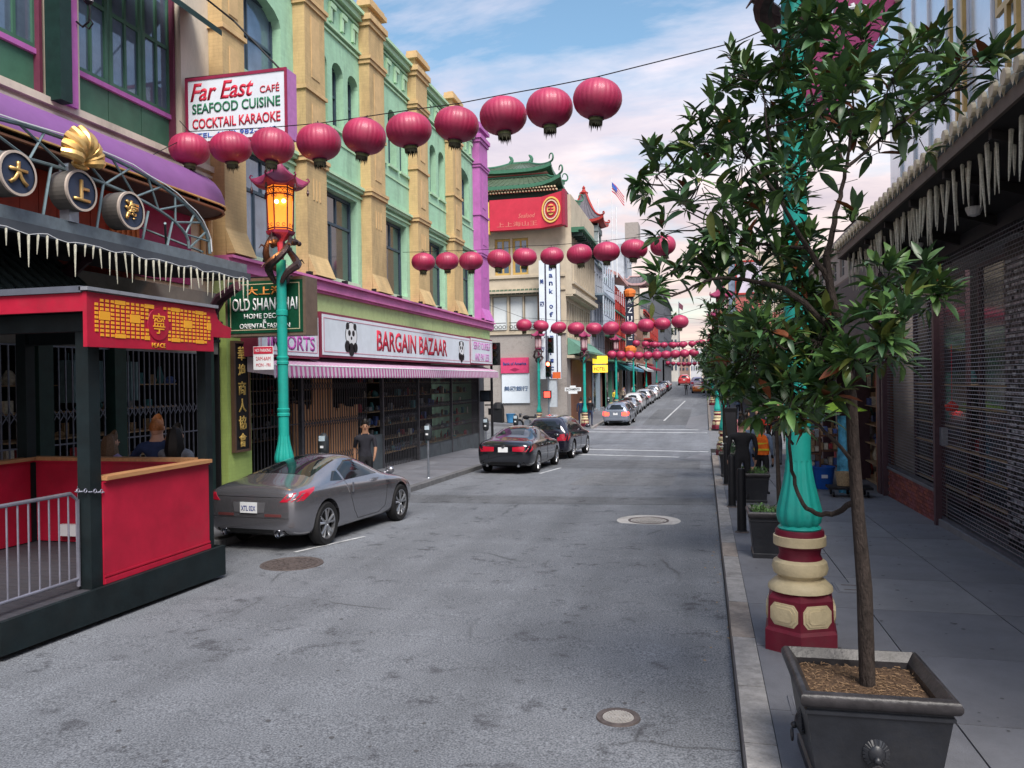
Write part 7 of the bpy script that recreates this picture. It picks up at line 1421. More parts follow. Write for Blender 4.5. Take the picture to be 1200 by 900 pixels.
# ================================================================ planters, bollards, trees
potm = M('planter black', (.013, .015, .020), rough=.42, var=.3, scale=3, bump=.35, bscale=9, dirt=.25, spec=.5); rimw = M('worn planter rim', (.028, .026, .028), rough=.36, var=.45, scale=9, bump=.2, bscale=25); soil = M('mulch', (.10, .06, .035), rough=.95, var=.5, scale=60, bump=.9, bscale=80)
mulch = M('mulch straw', (.22, .14, .08), rough=.9, var=.4, scale=30); barkm = M('bark', (.036, .027, .023), rough=.9, var=.45, scale=14, bump=.9, bscale=45, stretch=(2, 2, .6)); 
leafA = M('leaf green', (.065, .135, .032), rough=.45, var=.35, scale=9, spec=.5); leafB = M('leaf dark', (.04, .095, .035), rough=.42, var=.3, scale=9, spec=.55); leafC = M('leaf olive', (.09, .11, .025), rough=.4, var=.3, scale=9); leafD = M('leaf russet', (.16, .05, .02), rough=.5, var=.3, scale=9)
def sqring(cx_, cy_, prof, rz=0):
    vs = [];
    for (h, z) in prof: vs.append([(h*a, h*b, z) for a, b in ((-1, -1), (1, -1), (1, 1), (-1, 1))])
    mb = MB(); mb.grid(vs, True); M4 = Matrix.Translation((cx_, cy_, 0)) @ Matrix.Rotation(rz, 4, 'Z')
    for i in range(len(mb.v)): mb.v[i] = M4 @ mb.v[i]
    return mb
def planter(x, y, w, h, label, rz=0, lion=False, n=60):
    z = gz(y)+.12; t = thing('tree_planter', label, 'planter', (x, y, z), 'black square tree planters'); k = w/2
    mb = sqring(x, y, [(k*.80, z), (k*.80, z+.06), (k*.76, z+.07), (k*.90, z+h*.80), (k*.93, z+h*.81), (k*.93, z+h*.84), (k*.90, z+h*.85), (k*.91, z+h*.90)], rz); mb.f.append((0, 1, 2, 3)); mb.m.append(0); part('pot', mb, potm, t)
    pr = [(k*(.90+.10*math.sin(a)), z+h*.945-.045*h/.6*math.cos(a)*1.0) for a in [math.pi*i/7 for i in range(8)]]; pr += [(k*.86, z+h*.985), (k*.80, z+h*.93), (k*.79, z+h*.80)]
    mb = sqring(x, y, pr, rz); part('rim', mb, rimw, t, smooth=True, ang=30)
    mb = sqring(x, y, [(k*.80, z+h*.86), (.02, z+h*.875)], rz); part('soil', mb, soil, t)
    if lion:
        for (cx0, cy0, nx, ny) in ((0, -1, 0, -1), (-1, 0, -1, 0)):
            c = Vector((x, y, z+h*.46))+Vector((cx0, cy0, 0))*k*.86; mb = MB(); mb.ball(c, .05, 10, 8, (1, .7, 1.15) if ny else (.7, 1, 1.15)); mb.ball(c+Vector((nx, ny, 0))*.035-Vector((0, 0, .025)), .022, 8, 6); 
            for i in range(22): a = 2*math.pi*i/22; tn = Vector((-ny, nx, 0)); mb.tube([c+tn*.04*math.cos(a)+Vector((0, 0, .045*math.sin(a))), c+tn*.068*math.cos(a)+Vector((0, 0, .078*math.sin(a)))-Vector((nx, ny, 0))*.01], [.018, .013], 6)
            lm = part('lion_mask', mb, potm, t, smooth=True); q = MB(); tn = Vector((-ny, nx, 0)); q.tube([c+Vector((nx, ny, 0))*.05-Vector((0, 0, .085))+tn*.035*math.cos(j*.785)+Vector((0, 0, .035*math.sin(j*.785))) for j in range(9)], .008, 5); part('ring', q, rimw, lm)
        mb = MB()
        for i in range(520):
            a, b = random.uniform(-.76, .76)*k, random.uniform(-.76, .76)*k; an = random.uniform(0, 6.3); l_ = random.uniform(.012, .035); p = Vector((x+a, y+b, z+h*.875+random.uniform(0, .012))); mb.tube([p, p+Vector((l_*math.cos(an), l_*math.sin(an), random.uniform(-.004, .01)))], .0022, 3, caps=False)
        part('straw', mb, mulch, t, kind='stuff')
    return t, z+h*.87
PL, zs0 = planter(.90, 5.12, .84, .60, 'big black square planter nearest the camera with straw mulch and lion masks', R(2), True)
P2, zs2 = planter(.88, 11.75, .66, .64, 'second black planter with small weeds, just past the near lamp post', 0)
P3, zs3 = planter(.98, 17.5, .62, .62, 'third black planter with leafy plants by the man in black', 0)
P4, zs4 = planter(.62, 22.8, .55, .66, 'fourth dark planter with white flowering weeds by the kerb', 0)
def bollard(x, y, lb, h=1.05):
    t = thing('bollard', lb, 'bollard', (x, y, gz(y)+.12), 'black bollards by the right kerb'); z = gz(y)+.12; mb = MB(); mb.lathe((x, y, z), [(.085, 0), (.085, .03), (.075, .04), (.07, h-.04), (.055, h), (.01, h+.005)], 14); part('post', mb, black, t, smooth=True); mb = MB(); mb.lathe((x, y, z), [(.12, 0), (.10, .02), (.07, .025)], 14, caps=False); part('foot', mb, iron, t); return t
bollard(.56, 13.6, 'black steel bollard nearest the camera beside the kerb'); bollard(.50, 16.6, 'black steel bollard behind the nearest one'); bollard(.5, 20.6, 'black bollard farther along the kerb by the fourth planter')
t = thing('utility_cabinet', 'tall black utility cabinet by the kerb behind the bollards', 'cabinet', (.72, 25.2, gz(25)+.12)); mb = MB(); mb.box((.72, 25.2, gz(25)+1.05), (.42, .5, 1.85)); part('body', mb, black, t); mb = MB(); mb.box((.72, 24.94, gz(25)+1.05), (.34, .012, 1.6)); part('door', mb, M('cabinet door', (.03, .03, .035)), t)
# leaves -------------------------------------------------
def leaf_mb(L_, W_, bend, fold=.35):
    mb = MB(); rows = []; n = 4
    for i in range(n+1):
        u = i/n; w_ = W_*.5*math.sin(math.pi*min(1, u*.93+.04))**.8*(1.12-.35*u) if 0 < i < n else W_*.04; y = L_*u; z = -bend*L_*u*u
        rows.append([(-w_, y, z+w_*fold), (0, y, z), (w_, y, z+w_*fold)])
    return mb.grid(rows)
def orient(p, d, roll, s):
    d = Vector(d).normalized(); q = d.to_track_quat('Y', 'Z'); return Matrix.Translation(p) @ q.to_matrix().to_4x4() @ Matrix.Rotation(roll, 4, 'Y') @ Matrix.Scale(s, 4)
def rosette(p, axis, n, L_):
    """matrices of n leaves whorled round a shoot tip"""
    a = Vector(axis).normalized(); q = a.to_track_quat('Z', 'Y').to_matrix(); ms = []; ph = random.uniform(0, 6.3)
    for i in range(n):
        an = ph+i*2.4; el = R(random.uniform(5, 75)) if i < n-2 else R(random.uniform(60, 85)); v = q @ Vector((math.cos(an)*math.cos(el), math.sin(an)*math.cos(el), math.sin(el)))
        ms.append(orient(Vector(p)+v*.01-a*random.uniform(0, .04), v, random.gauss(0, .35), L_*random.uniform(.5, 1.3)))
    return ms
LV = [leaf_mb(1, .35, b) for b in (.18, .42, .05)]
def build_tree(name, label, base, trunk, r0, limbs, clumps, leafL, single=0, dens=1.0, group=None, nleaf=8, twig=.005):
    t = thing(name, label, 'tree', base, group); mb = MB(); n = len(trunk); mb.tube(trunk, [r0*(1-.55*i/(n-1))*(1+.06*math.sin(i*2.1)) for i in range(n)], 12); part('trunk', mb, barkm, t, smooth=True)
    nodes = []
    for nm, P_ in limbs.items():
        P_ = [Vector(p) for p in P_]; Q = []
        for i in range(len(P_)-1):
            a_, b_, c_, d_ = P_[max(i-1, 0)], P_[i], P_[i+1], P_[min(i+2, len(P_)-1)]
            for j in range(5): u = j/5; Q.append(.5*((2*b_)+(c_-a_)*u+(2*a_-5*b_+4*c_-d_)*u*u+(3*b_-a_-3*c_+d_)*u**3)+Vector([random.gauss(0, .003) for _ in range(3)]))
        Q.append(P_[-1]); k = len(Q); rb = r0*(.42 if len(P_) > 4 else .30) * (1.0 if len(nm) == 1 else .6)
        mb = MB(); mb.tube(Q, [max(twig, rb*(1-.85*i/(k-1))) for i in range(k)], 8); part('branch', mb, barkm, t, smooth=True); nodes += Q[2:]
    nodes += [Vector(p) for p in trunk[-2:]]
    tips = []; tw = MB()
    for (x, y, z, r) in clumps:
        c = Vector((x, y, z)); m_ = max(3, int((r/leafL*.95)**2*1.5*dens*(1.7 if z < 3.2 else 1))); nb = min(nodes, key=lambda q: (q-c).length+(.4 if q.z > c.z+.1 else 0)); mid = nb.lerp(c, .5)+Vector((0, 0, -.03)); tw.tube([nb, mid, c], [twig*1.8, twig*1.4, twig], 5, caps=False)
        for i in range(m_):
            o = Vector([random.gauss(0, 1) for _ in range(3)]).normalized()*r*random.random()**.45; p = c+o; ax = (o.normalized()*.8+Vector((0, 0, .65))+Vector([random.gauss(0, .25) for _ in range(3)])).normalized()
            tw.tube([c+o*.15, p-ax*.03], [twig*.8, twig*.5], 4, caps=False); tips.append((p, ax))
    part('twigs', tw, barkm, t, kind='stuff')
    ms = []
    for p, ax in tips: ms += rosette(p, ax, random.randint(nleaf-2, nleaf+2), leafL)
    mats_ = [leafA, leafB, leafC, leafD]; wt = [.46, .42, .10, .02]
    ms.sort(key=lambda m_: (m_.translation-EYE).length if single else 0); prs = [None]*3; cr = thing_part = None
    if single:
        root_f = MB(); 
        for m_ in ms[:single]:
            i = random.randint(0, 2); mt = random.choices(mats_, wt)[0]
            if prs[i] is None: o = part('leaf', LV[i], mt, t, smooth=True, at=(0, 0, 0), fixn=False); prs[i] = o
            else: o = bpy.data.objects.new('leaf', prs[i].data); link(o, t)
            o.matrix_parent_inverse = Matrix(); o.matrix_basis = Matrix.Translation(-Vector(base)) @ m_
            if prs[i] is not o: o.material_slots[0].link = 'OBJECT'; o.material_slots[0].material = mt
    buck = MB()
    for m_ in ms[single:]:
        buck.mi = random.choices([0, 1, 2, 3], wt)[0]; buck.join(LV[random.randint(0, 2)], m_)
    part('crown', buck, mats_, t, smooth=True, fixn=False, kind='stuff'); return t
CL = [(0.65, 4.71, 4.4, 0.21), (0.95, 5.17, 4.41, 0.26), (0.48, 4.9, 4.31, 0.22), (0.36, 5.26, 4.19, 0.27), (0.62, 5.29, 4.12, 0.27), (0.73, 4.45, 3.87, 0.2), (0.94, 4.37, 3.91, 0.19), (1.46, 5.61, 4.45, 0.22), (1.42, 4.74, 4.09, 0.16), (1.53, 4.7, 4.04, 0.1), (0.23, 5.84, 4.53, 0.18), (0.14, 5.06, 3.93, 0.22), (-0.3, 5.6, 3.82, 0.19), (-0.39, 5.06, 3.69, 0.08), (-0.12, 5.31, 3.92, 0.18), (-0.01, 4.58, 3.49, 0.18), (0.25, 5.3, 3.78, 0.27), (0.46, 5.65, 3.62, 0.29), (0.14, 5.13, 3.37, 0.22), (-0.13, 5.46, 3.54, 0.14), (0.35, 5.36, 3.24, 0.26), (0.51, 4.45, 3.49, 0.2), (0.58, 5.49, 3.19, 0.22), (0.08, 5.24, 3.12, 0.17), (-0.19, 4.8, 3.03, 0.12), (-0.27, 4.4, 2.87, 0.06), (0.98, 5.65, 4.04, 0.2), (1.11, 5.06, 3.95, 0.19), (1.31, 5.43, 3.89, 0.15), (1.14, 5.67, 3.87, 0.11), (1.48, 5.42, 4.14, 0.15), (0.92, 5.73, 4.76, 0.17), (0.86, 4.94, 3.3, 0.09), (0.63, 5.55, 2.91, 0.2), (1.04, 5.02, 2.95, 0.14), (1.38, 5.75, 2.99, 0.19), (1.46, 5.67, 2.92, 0.13), (1.01, 4.5, 2.71, 0.15), (0.9, 4.55, 2.63, 0.13), (0.79, 4.68, 2.5, 0.15), (1.22, 5.8, 2.54, 0.13), (0.66, 5.0, 2.61, 0.19), (0.49, 5.29, 2.52, 0.2), (0.36, 4.8, 2.68, 0.16), (0.28, 5.11, 2.52, 0.2), (0.51, 4.93, 2.31, 0.19), (0.69, 4.88, 2.35, 0.16), (0.33, 5.23, 2.3, 0.19), (0.18, 5.23, 2.41, 0.15), (0.64, 5.71, 2.12, 0.15), (0.03, 5.37, 3.31, 0.14), (-0.26, 5.74, 3.45, 0.1)]
TRUNK = [(0.93, 5.1, 0.53), (0.91, 5.1, 1.13), (0.88, 5.1, 1.58), (0.86, 5.1, 1.94), (0.85, 5.1, 2.27), (0.8, 5.1, 2.61), (0.74, 5.1, 2.94), (0.72, 5.1, 3.12)]
LIMBS = {'A': [(0.72, 5.1, 3.12), (0.79, 5.17, 3.39), (0.84, 5.25, 3.58), (0.89, 5.28, 3.81), (0.93, 5.37, 4.17), (0.84, 5.24, 4.56)], 'A2': [(0.82, 5.1, 3.63), (1.07, 5.35, 3.86), (1.1, 4.82, 3.82), (1.39, 5.08, 4.05), (1.75, 5.37, 4.25)], 'A3': [(0.83, 5.1, 3.68), (0.7, 5.19, 4.03), (0.63, 5.34, 4.41), (0.67, 4.87, 4.47)], 'B': [(0.74, 5.1, 2.97), (0.61, 5.08, 3.18), (0.45, 4.95, 3.44), (0.3, 5.13, 3.73), (0.15, 5.14, 3.96)], 'B2': [(0.46, 5.1, 3.48), (0.37, 4.81, 3.84), (0.34, 4.93, 4.13), (0.19, 4.97, 4.21)], 'B3': [(0.61, 5.1, 3.18), (0.35, 5.35, 3.26), (0.14, 5.26, 3.4), (-0.12, 4.9, 3.45), (-0.29, 5.28, 3.73)], 'C': [(0.8, 5.1, 2.61), (0.51, 4.88, 2.88), (0.29, 5.17, 3.0), (0.05, 4.88, 2.99), (-0.12, 4.8, 2.91), (-0.33, 5.32, 2.97)], 'C2': [(0.05, 5.1, 3.02), (-0.07, 4.93, 3.14), (-0.2, 4.93, 3.04)], 'D': [(0.86, 5.1, 2.45), (1.09, 5.39, 2.72), (1.2, 5.32, 2.82), (1.28, 4.97, 2.86)], 'E': [(0.87, 5.1, 1.65), (0.77, 5.38, 1.52), (0.59, 5.12, 1.6), (0.53, 5.21, 1.77), (0.48, 4.92, 2.06), (0.55, 5.36, 2.3), (0.39, 5.21, 2.52)], 'E2': [(0.52, 5.1, 1.99), (0.34, 5.38, 2.25), (0.18, 5.34, 2.41)], 'F': [(0.85, 5.1, 2.15), (0.7, 4.98, 2.35), (0.64, 5.02, 2.61), (0.46, 4.9, 2.56)], 'G': [(0.86, 5.1, 1.89), (0.64, 4.89, 2.11), (0.54, 4.84, 2.16)], 'H': [(0.84, 5.1, 2.25), (0.89, 4.98, 2.45), (1.09, 5.16, 2.53)]}
trk = [(.925, 5.13, zs0-.02)]+[tuple(p) for p in TRUNK[1:]]
build_tree('planter_tree', 'slender glossy leaved tree in the nearest black planter, crown across the right side', (.925, 5.13, zs0), trk, .046, LIMBS, CL, .13, single=290, dens=3.6, twig=.004)
random.seed(11)
def small_tree(x, y, z0, h, cx_, cz, rx, rz_, n, lb, lean=0, leafL=.12, r0=.035):
    trunk = [(x+lean*k/5, y, z0+(h)*k/5) for k in range(6)]; top = Vector(trunk[-1]); cl = []; limbs = {}
    for i in range(n):
        a = random.uniform(0, 6.3); q = random.random()**.5; p = Vector((cx_+rx*q*math.cos(a), y+rx*.8*random.uniform(-1, 1), cz+rz_*q*math.sin(a))); cl.append((p.x, p.y, p.z, random.uniform(.16, .27)))
        if i % 3 == 0: limbs['K%d' % i if i else 'K'] = [tuple(Vector(trunk[-2])), tuple(Vector(trunk[-2]).lerp(p, .35)+Vector((0, 0, -.05))), tuple(Vector(trunk[-2]).lerp(p, .7)), tuple(p)]
    return build_tree('planter_tree', lb, (x, y, z0), trunk, r0, limbs, cl, leafL, dens=2.2, nleaf=9)
small_tree(1.0, 11.75, zs2, 2.15, .78, 3.1, .78, .72, 38, 'leafy tree growing from the second planter behind the near lamp post', -.05)
small_tree(.9, 17.5, zs3, 1.95, .66, 2.75, .72, .72, 30, 'leafy tree in the third planter, crown above the man in black', -.2, .13)
small_tree(.62, 22.8, zs4, 2.0, .58, 2.65, .68, .75, 26, 'farther leafy street tree whose crown hangs over the kerb', -.2, .15)
small_tree(.7, 28.0, -.4, 3.1, .65, 3.1, .8, .9, 22, 'farthest leafy tree of the right pavement row', -.1, .17)
# weeds in planters
def weeds(x, y, z, w_, n, lb, mt, h=.16, flowers=False):
    mb = MB(); mb.mi = 0
    for i in range(n):
        p = Vector((x+random.uniform(-w_, w_), y+random.uniform(-w_, w_), z)); mb.tube([p, p+Vector((random.gauss(0, .03), random.gauss(0, .03), h*random.uniform(.4, 1.1)))], .003, 3)
        for m_ in rosette(p+Vector((0, 0, h*random.uniform(.3, 1))), (random.gauss(0, .4), random.gauss(0, .4), 1), 4, .06): mb.join(LV[0], m_)
    if flowers:
        mb.mi = 1
        for i in range(26): mb.ball((x+random.uniform(-w_, w_), y+random.uniform(-w_, w_), z+h*random.uniform(.6, 1.5)), .028, 6, 4)
    solo('weeds', mb, [mt, M('petal white', (.6, .62, .6))], lb, 'plants', (x, y, z))['kind'] = 'stuff'
wd = M('weed green', (.10, .20, .06), rough=.6, var=.3); weeds(.86, 11.7, zs2-.02, .24, 60, 'low green weeds growing in the second planter', wd); weeds(.98, 17.5, zs3-.02, .25, 70, 'bright green ground plants in the third planter', wd, .2); weeds(.62, 22.7, zs4, .25, 60, 'white flowering plants in the fourth planter', leafB, .35, True)
# shrubs and trees far away on the right skyline
small_tree(-.3, 250, 0, 7, -.3, 8.0, 3.5, 2.5, 26, 'distant tree on the skyline at the end of the street', 0, .9, .2)
small_tree(-8.4, 205, 2, 12, -8.2, 16.5, 2.2, 2.6, 22, 'distant tree top beside the cream tower house', 0, .9, .2)
# ================================================================ people
skm = M('skin', (.42, .24, .17), rough=.55, var=.08, scale=12); skd = M('skin tan', (.30, .16, .10), rough=.55, var=.08); hrm = M('hair black', (.012, .010, .009), rough=.5, var=.3, scale=40); hrr = M('hair ginger', (.28, .10, .03), rough=.5, var=.3, scale=40); hrb = M('hair brown', (.10, .06, .035), rough=.6, var=.3, scale=40); shoe = M('shoe black', (.02, .02, .02), rough=.5)
def person(label, loc, rz, top, legs, hair=hrm, skin=skm, h=1.75, pose='stand', sleeve=.5, longh=False, shorts=False, hat=None, vest=None, coat=False, look=0.0, lod=1, build=1.0, group=None):
    J = dict(pel=(0, 0, .96), sp=(0, 0, 1.14), ch=(0, .0, 1.34), nk=(0, -.01, 1.50), hd=(0, .02, 1.60), ht=(0, .015, 1.72))
    for s, k in ((-1, 'L'), (1, 'R')):
        J['sh'+k] = (s*.195*build, -.01, 1.415); J['el'+k] = (s*.24*build, -.03, 1.15); J['wr'+k] = (s*.235*build, .06, .90); J['hn'+k] = (s*.23*build, .09, .82)
        J['hp'+k] = (s*.095, 0, .93); J['kn'+k] = (s*.105, .02, .52); J['an'+k] = (s*.11, -.03, .09); J['to'+k] = (s*.12, .13, .045)
    def mv(**kw): J.update(kw)
    if pose == 'walk': mv(knR=(.10, .17, .55), anR=(.10, .12, .13), toR=(.10, .27, .08), knL=(-.10, -.02, .50), anL=(-.10, -.30, .13), toL=(-.11, -.18, .04), elL=(-.23, .06, 1.16), wrL=(-.20, .24, 1.0), hnL=(-.19, .30, .96), elR=(.24, -.14, 1.17), wrR=(.24, -.12, .92), hnR=(.24, -.10, .84))
    if pose == 'reach': mv(elL=(-.36, .10, 1.25), wrL=(-.55, .26, 1.2), hnL=(-.62, .30, 1.2))
    if pose == 'headhand': mv(elL=(-.36, .10, 1.38), wrL=(-.20, .10, 1.60), hnL=(-.13, .06, 1.66))
    E_ = [('pel', 'sp', .135, .125), ('sp', 'ch', 0, .15), ('ch', 'nk', 0, .062), ('nk', 'hd', 0, .085), ('hd', 'ht', 0, .075)]
    names = list(J); idx = {n: i for i, n in enumerate(names)}; V = [Vector(J[n]) for n in names]; ed = []; rad = {'pel': .135*build, 'sp': .12*build, 'ch': .145*build, 'nk': .064, 'hd': .08, 'ht': .06}
    for a, b in (('pel', 'sp'), ('sp', 'ch'), ('ch', 'nk'), ('nk', 'hd'), ('hd', 'ht')): ed.append((idx[a], idx[b]))
    for k in 'LR':
        for a, b in (('ch', 'sh'+k), ('sh'+k, 'el'+k), ('el'+k, 'wr'+k), ('wr'+k, 'hn'+k), ('pel', 'hp'+k), ('hp'+k, 'kn'+k), ('kn'+k, 'an'+k), ('an'+k, 'to'+k)): ed.append((idx[a], idx[b]))
        rad.update({'sh'+k: .074, 'el'+k: .042, 'wr'+k: .028, 'hn'+k: .034, 'hp'+k: .092, 'kn'+k: .060, 'an'+k: .042, 'to'+k: .035})
    R_ = [rad[n] for n in names]
    if lod == 1:
        for k, s in (('L', -1), ('R', 1)):
            w_ = Vector(J['wr'+k]); hn = Vector(J['hn'+k]); d = (hn-w_).normalized(); sd = d.cross(Vector((0, 0, 1))); sd = sd.normalized() if sd.length > .1 else Vector((0, 1, 0)); pd = d.cross(sd).normalized()
            side = Vector((0, 1, 0)) if abs(d.z) > .6 else Vector((0, 0, 1))
            for f_i in range(4):
                b = hn+side*(-.024+.016*f_i)+d*.03; L_ = (.055, .066, .062, .05)[f_i]; V += [b, b+d*L_*.6+Vector((-s*.006, 0, 0)), b+d*L_+Vector((-s*.018, 0, 0))]; n0 = len(V)-3; ed += [(idx['hn'+k], n0), (n0, n0+1), (n0+1, n0+2)]; R_ += [.0095, .009, .0075]
            b = w_+d*.035+side*.03; V += [b, b+d*.045+side*.012]; n0 = len(V)-2; ed += [(idx['hn'+k], n0), (n0, n0+1)]; R_ += [.011, .009]
    me = bpy.data.meshes.new('p'); me.from_pydata([tuple(v) for v in V], ed, []); ob = bpy.data.objects.new('tmp', me); COL.objects.link(ob); md = ob.modifiers.new('s', 'SKIN'); md.use_smooth_shade = True
    sv = me.skin_vertices[0].data
    for i, r_ in enumerate(R_): sv[i].radius = (r_, r_*(.72 if names[i] in ('sp', 'ch', 'pel') else 1) if i < len(names) else r_) ; sv[i].use_root = False
    sv[0].use_root = True; m3 = ob.modifiers.new('u', 'SUBSURF'); m3.levels = 2 if lod == 1 else 1
    bpy.context.view_layer.update(); m2 = eval_mesh(ob); bpy.data.objects.remove(ob)
    segs = []; 
    def seg(a, b, g): segs.append((Vector(J[a]), Vector(J[b]), g))
    seg('pel', 'sp', 0); seg('sp', 'ch', 0); seg('ch', 'nk', 0); seg('nk', 'hd', 2); seg('hd', 'ht', 2)
    for k in 'LR': seg('ch', 'sh'+k, 0); seg('sh'+k, 'el'+k, 5); seg('el'+k, 'wr'+k, 6); seg('wr'+k, 'hn'+k, 2); seg('pel', 'hp'+k, 1); seg('hp'+k, 'kn'+k, 1); seg('kn'+k, 'an'+k, 7); seg('an'+k, 'to'+k, 3)
    m2.materials.clear(); [m2.materials.append(x) for x in (top, legs, skin, shoe)]
    for p in m2.polygons:
        c = p.center; bd = 9; g = 0
        for a, b, gg in segs:
            ab = b-a; u = max(0, min(1, (c-a).dot(ab)/ab.length_squared)); d = (c-a-ab*u).length
            if d < bd: bd = d; g = gg; uu_ = u
        if g == 5: g = 0 if (sleeve >= .5 or uu_ < sleeve*2) else 2
        elif g == 6: g = 0 if sleeve > .6 else 2
        elif g == 7: g = 2 if (shorts and uu_ < .8) else (3 if shorts else 1)
        if g == 0 and c.z < .98: g = 1
        if g == 1 and c.z > .99: g = 0
        if g == 0 and c.z > 1.49 and abs(c.x) < .1: g = 2
        if coat and c.z > .72 and g == 1 and abs(c.x) < .22: g = 0
        p.material_index = g
    m2.polygons.foreach_set('use_smooth', [True]*len(m2.polygons))
    t = thing('person', label, 'person', (0, 0, 0), group); body = bpy.data.objects.new('body', m2); link(body, t)
    if lod <= 2:
        mb = MB(); mb.ball((0, .0, 1.645), .10, 14, 10, (.82, .96, 1.14)); hm = part('head', mb, skin, t, smooth=True)
        mb = MB(); n = 14; rows = []
        for i in range(8):
            ph = math.pi*i/7*.62; rows.append([(.090*math.sin(ph)*math.cos(a)*(1.0), -.012+.106*math.sin(ph)*math.sin(a)*(1.0 if math.sin(a) < .2 else .93), 1.668+.118*math.cos(ph)+(.0 if math.sin(a) < .25 else .10*math.sin(a))*(ph > .8)) for a in [2*math.pi*k/n for k in range(n)]])
        mb.grid(rows, True); part('hair', mb, hair, t, smooth=True)
        if lod == 1:
            mb = MB(); mb.tube([(0, .098, 1.675), (0, .123, 1.645), (0, .10, 1.635)], [.009, .016, .010], 6); part('nose', mb, skin, hm, smooth=True)
            for s in (-1, 1):
                mb = MB(); mb.ball((s*.034, .092, 1.672), .012, 8, 6); part('eye', mb, M('eye', (.08, .06, .05), rough=.2), hm); mb = MB(); mb.tube([(s*.02, .100, 1.692), (s*.05, .092, 1.693)], .005, 4); part('brow', mb, hair, hm)
                mb = MB(); mb.ball((s*.092, .0, 1.65), .028, 8, 6, (.4, .7, 1.1)); part('ear', mb, skin, hm)
            mb = MB(); mb.tube([(-.025, .097, 1.612), (0, .103, 1.61), (.025, .097, 1.612)], .006, 5); part('mouth', mb, M('lips', (.25, .08, .07)), hm)
        if longh: mb = MB(); mb.lathe((0, -.045, 0), [(.115, 1.36), (.135, 1.45), (.12, 1.56), (.105, 1.68), (.07, 1.76)], 14, flute=.04, nf=7); part('long_hair', mb, hair, t, smooth=True)
        if hat: mb = MB(); mb.lathe((0, 0, 1.70), [(.19, -.01), (.185, .005), (.105, .02), (.10, .08), (.07, .12), (.01, .13)], 16); part('hat', mb, hat, t, smooth=True)
        if vest:
            mb = MB(); mb.lathe((0, -.0, 0), [(.17, .98), (.19, 1.15), (.205, 1.32), (.19, 1.42), (.10, 1.49)], 18, caps=False, sy=.72); part('vest', mb, vest[0], t, smooth=True)
            for z in (1.08, 1.22): mb = MB(); mb.lathe((0, 0, 0), [(.19, z), (.20, z+.05)], 18, caps=False, sy=.74); part('stripe', mb, vest[1], t)
    k = h/1.77; t.scale = (k, k, k); t.location = loc; t.rotation_euler = (0, 0, rz); return t
def fabric(n, c): return M('cloth '+n, c, rough=.85, var=.18, scale=14, bump=.2, bscale=60)
kn = fabric('black', (.015, .015, .018)); nv = fabric('navy', (.02, .03, .07)); chn = fabric('charcoal', (.022, .022, .03)); gry = fabric('grey', (.16, .17, .19)); bei = fabric('beige', (.38, .32, .25)); blu = fabric('slate blue', (.14, .19, .28)); lil = fabric('lilac', (.22, .17, .28)); orv = fabric('orange', (.85, .16, .02)); ylw = fabric('yellow', (.75, .60, .05)); den = fabric('denim', (.06, .09, .16)); redh = fabric('red', (.55, .04, .02)); wht = fabric('white', (.55, .55, .55)); pin = fabric('pink', (.5, .18, .22)); sui = fabric('blue suit', (.02, .035, .09))
person('man in a dark t-shirt and apron walking past the bazaar behind the silver coupe', (-7.46, 16.6, gz(16.6)+.12), R(205), chn, kn, skin=skd, pose='walk', h=1.74, sleeve=.45)
person('red haired man in a navy suit standing inside the parklet opening, arm reaching', (-7.72, 9.95, 0.0), R(20), sui, kn, hair=hrr, pose='reach', sleeve=1, h=1.92)
person('person with black hair in a grey jacket holding one hand to the head', (-7.40, 9.95, -.02), R(10), gry, kn, hair=hrm, pose='headhand', sleeve=1, longh=True, h=1.82)
person('woman with long brown hair in a patterned top beside the parklet post', (-8.45, 9.9, 0.0), R(-15), lil, kn, hair=hrb, longh=True, sleeve=1, h=1.70)
person('broad man in black seen from behind beside the kerb planters', (.74, 17.3, gz(17.3)+.12), R(5), kn, kn, sleeve=1, h=1.76, coat=True, build=1.2)
person('worker with a red hat and orange high visibility vest on the right pavement', (1.22, 18.6, gz(18.6)+.12), R(-25), blu, kn, sleeve=1, h=1.66, hat=redh, vest=(orv, ylw))
person('person in a slate blue shirt and shorts beside the vest worker', (1.02, 20.2, gz(20)+.12), R(20), blu, den, sleeve=.3, h=1.68, shorts=True)
person('man in a dark jacket walking away near the turquoise post', (2.12, 25.7, gz(25.7)+.12), R(-10), kn, gry, pose='walk', sleeve=1, h=1.76)
person('woman in a beige top half hidden by the near lamp post', (1.95, 19.5, gz(19.5)+.12), R(80), bei, den, hair=hrb, sleeve=1, h=1.66)
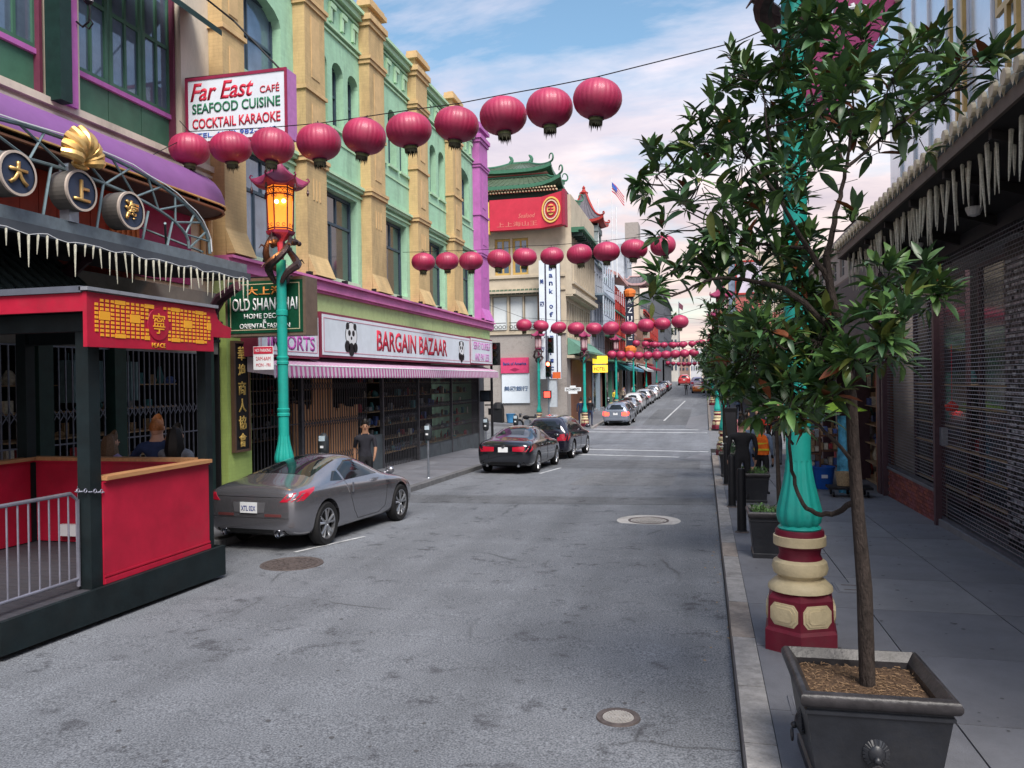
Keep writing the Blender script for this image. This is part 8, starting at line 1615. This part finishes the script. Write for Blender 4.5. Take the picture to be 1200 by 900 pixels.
person('dark clothed man facing the camera in the pavement crowd', (1.3, 26.5, gz(26.5)+.12), R(180), kn, kn, sleeve=1, lod=2); person('person in a pale pink top in the pavement crowd', (.95, 27.6, gz(27.6)+.12), R(170), pin, chn, sleeve=.3, lod=2, h=1.68)
person('person in a white shirt deep in the pavement crowd', (1.75, 28.6, gz(28.6)+.12), R(160), wht, den, sleeve=.3, lod=2); person('person in red by the open fronted shop', (2.4, 29.4, gz(29.4)+.12), R(40), redh, chn, sleeve=1, lod=2, h=1.7)
person('person in navy waiting left of the far corner lamp post', (-8.2, 53.4, gz(53)+.12), R(10), nv, nv, sleeve=1, lod=2, h=1.9); person('person in black waiting right of the far corner lamp post', (-7.6, 53.6, gz(53)+.12), R(-10), kn, nv, sleeve=1, lod=2, h=1.92)
person('person standing in the road beside the orange taxi', (-2.42, 108, gz(108)), R(170), kn, chn, sleeve=1, lod=2, h=1.75)
for (x, y, tp, lb) in ((1.5, 23.5, kn, 'man in black with folded coat behind the vest worker'), (2.6, 23.0, gry, 'shopper in grey beside the farther toy stand'), (1.15, 24.4, redh, 'person in a red top in the middle of the pavement crowd'), (2.0, 31.0, lil, 'woman in lilac at the back of the pavement crowd'), (1.4, 33.0, nv, 'person in navy stepping off the near right corner')):
    person(lb, (x, y, gz(y)+(.12 if y < 31.5 else 0)), R(random.uniform(0, 360)), tp, chn, sleeve=1, lod=2, h=1.72, longh='woman' in lb)
for (x, y, tp, lb) in ((-8.6, 78, ylw, 'pedestrian in yellow on the far left pavement'), (-8.3, 83, bei, 'pedestrian in beige on the far left pavement'), (-8.7, 88, lil, 'pedestrian in lilac on the far left pavement'), (-8.2, 94, wht, 'pedestrian in white on the far left pavement'), (-8.6, 101, kn, 'pedestrian in black on the far left pavement'), (-8.4, 116, redh, 'pedestrian in red far along the left pavement'), (1.4, 58, kn, 'pedestrian in black on the far right corner'), (2.4, 62, blu, 'pedestrian in blue past the far right corner'), (1.9, 70, bei, 'pedestrian in beige farther along the right pavement')):
    person(lb, (x, y, gz(y)+.12), R(random.uniform(0, 360)), tp, chn, sleeve=1, lod=3, h=1.72)
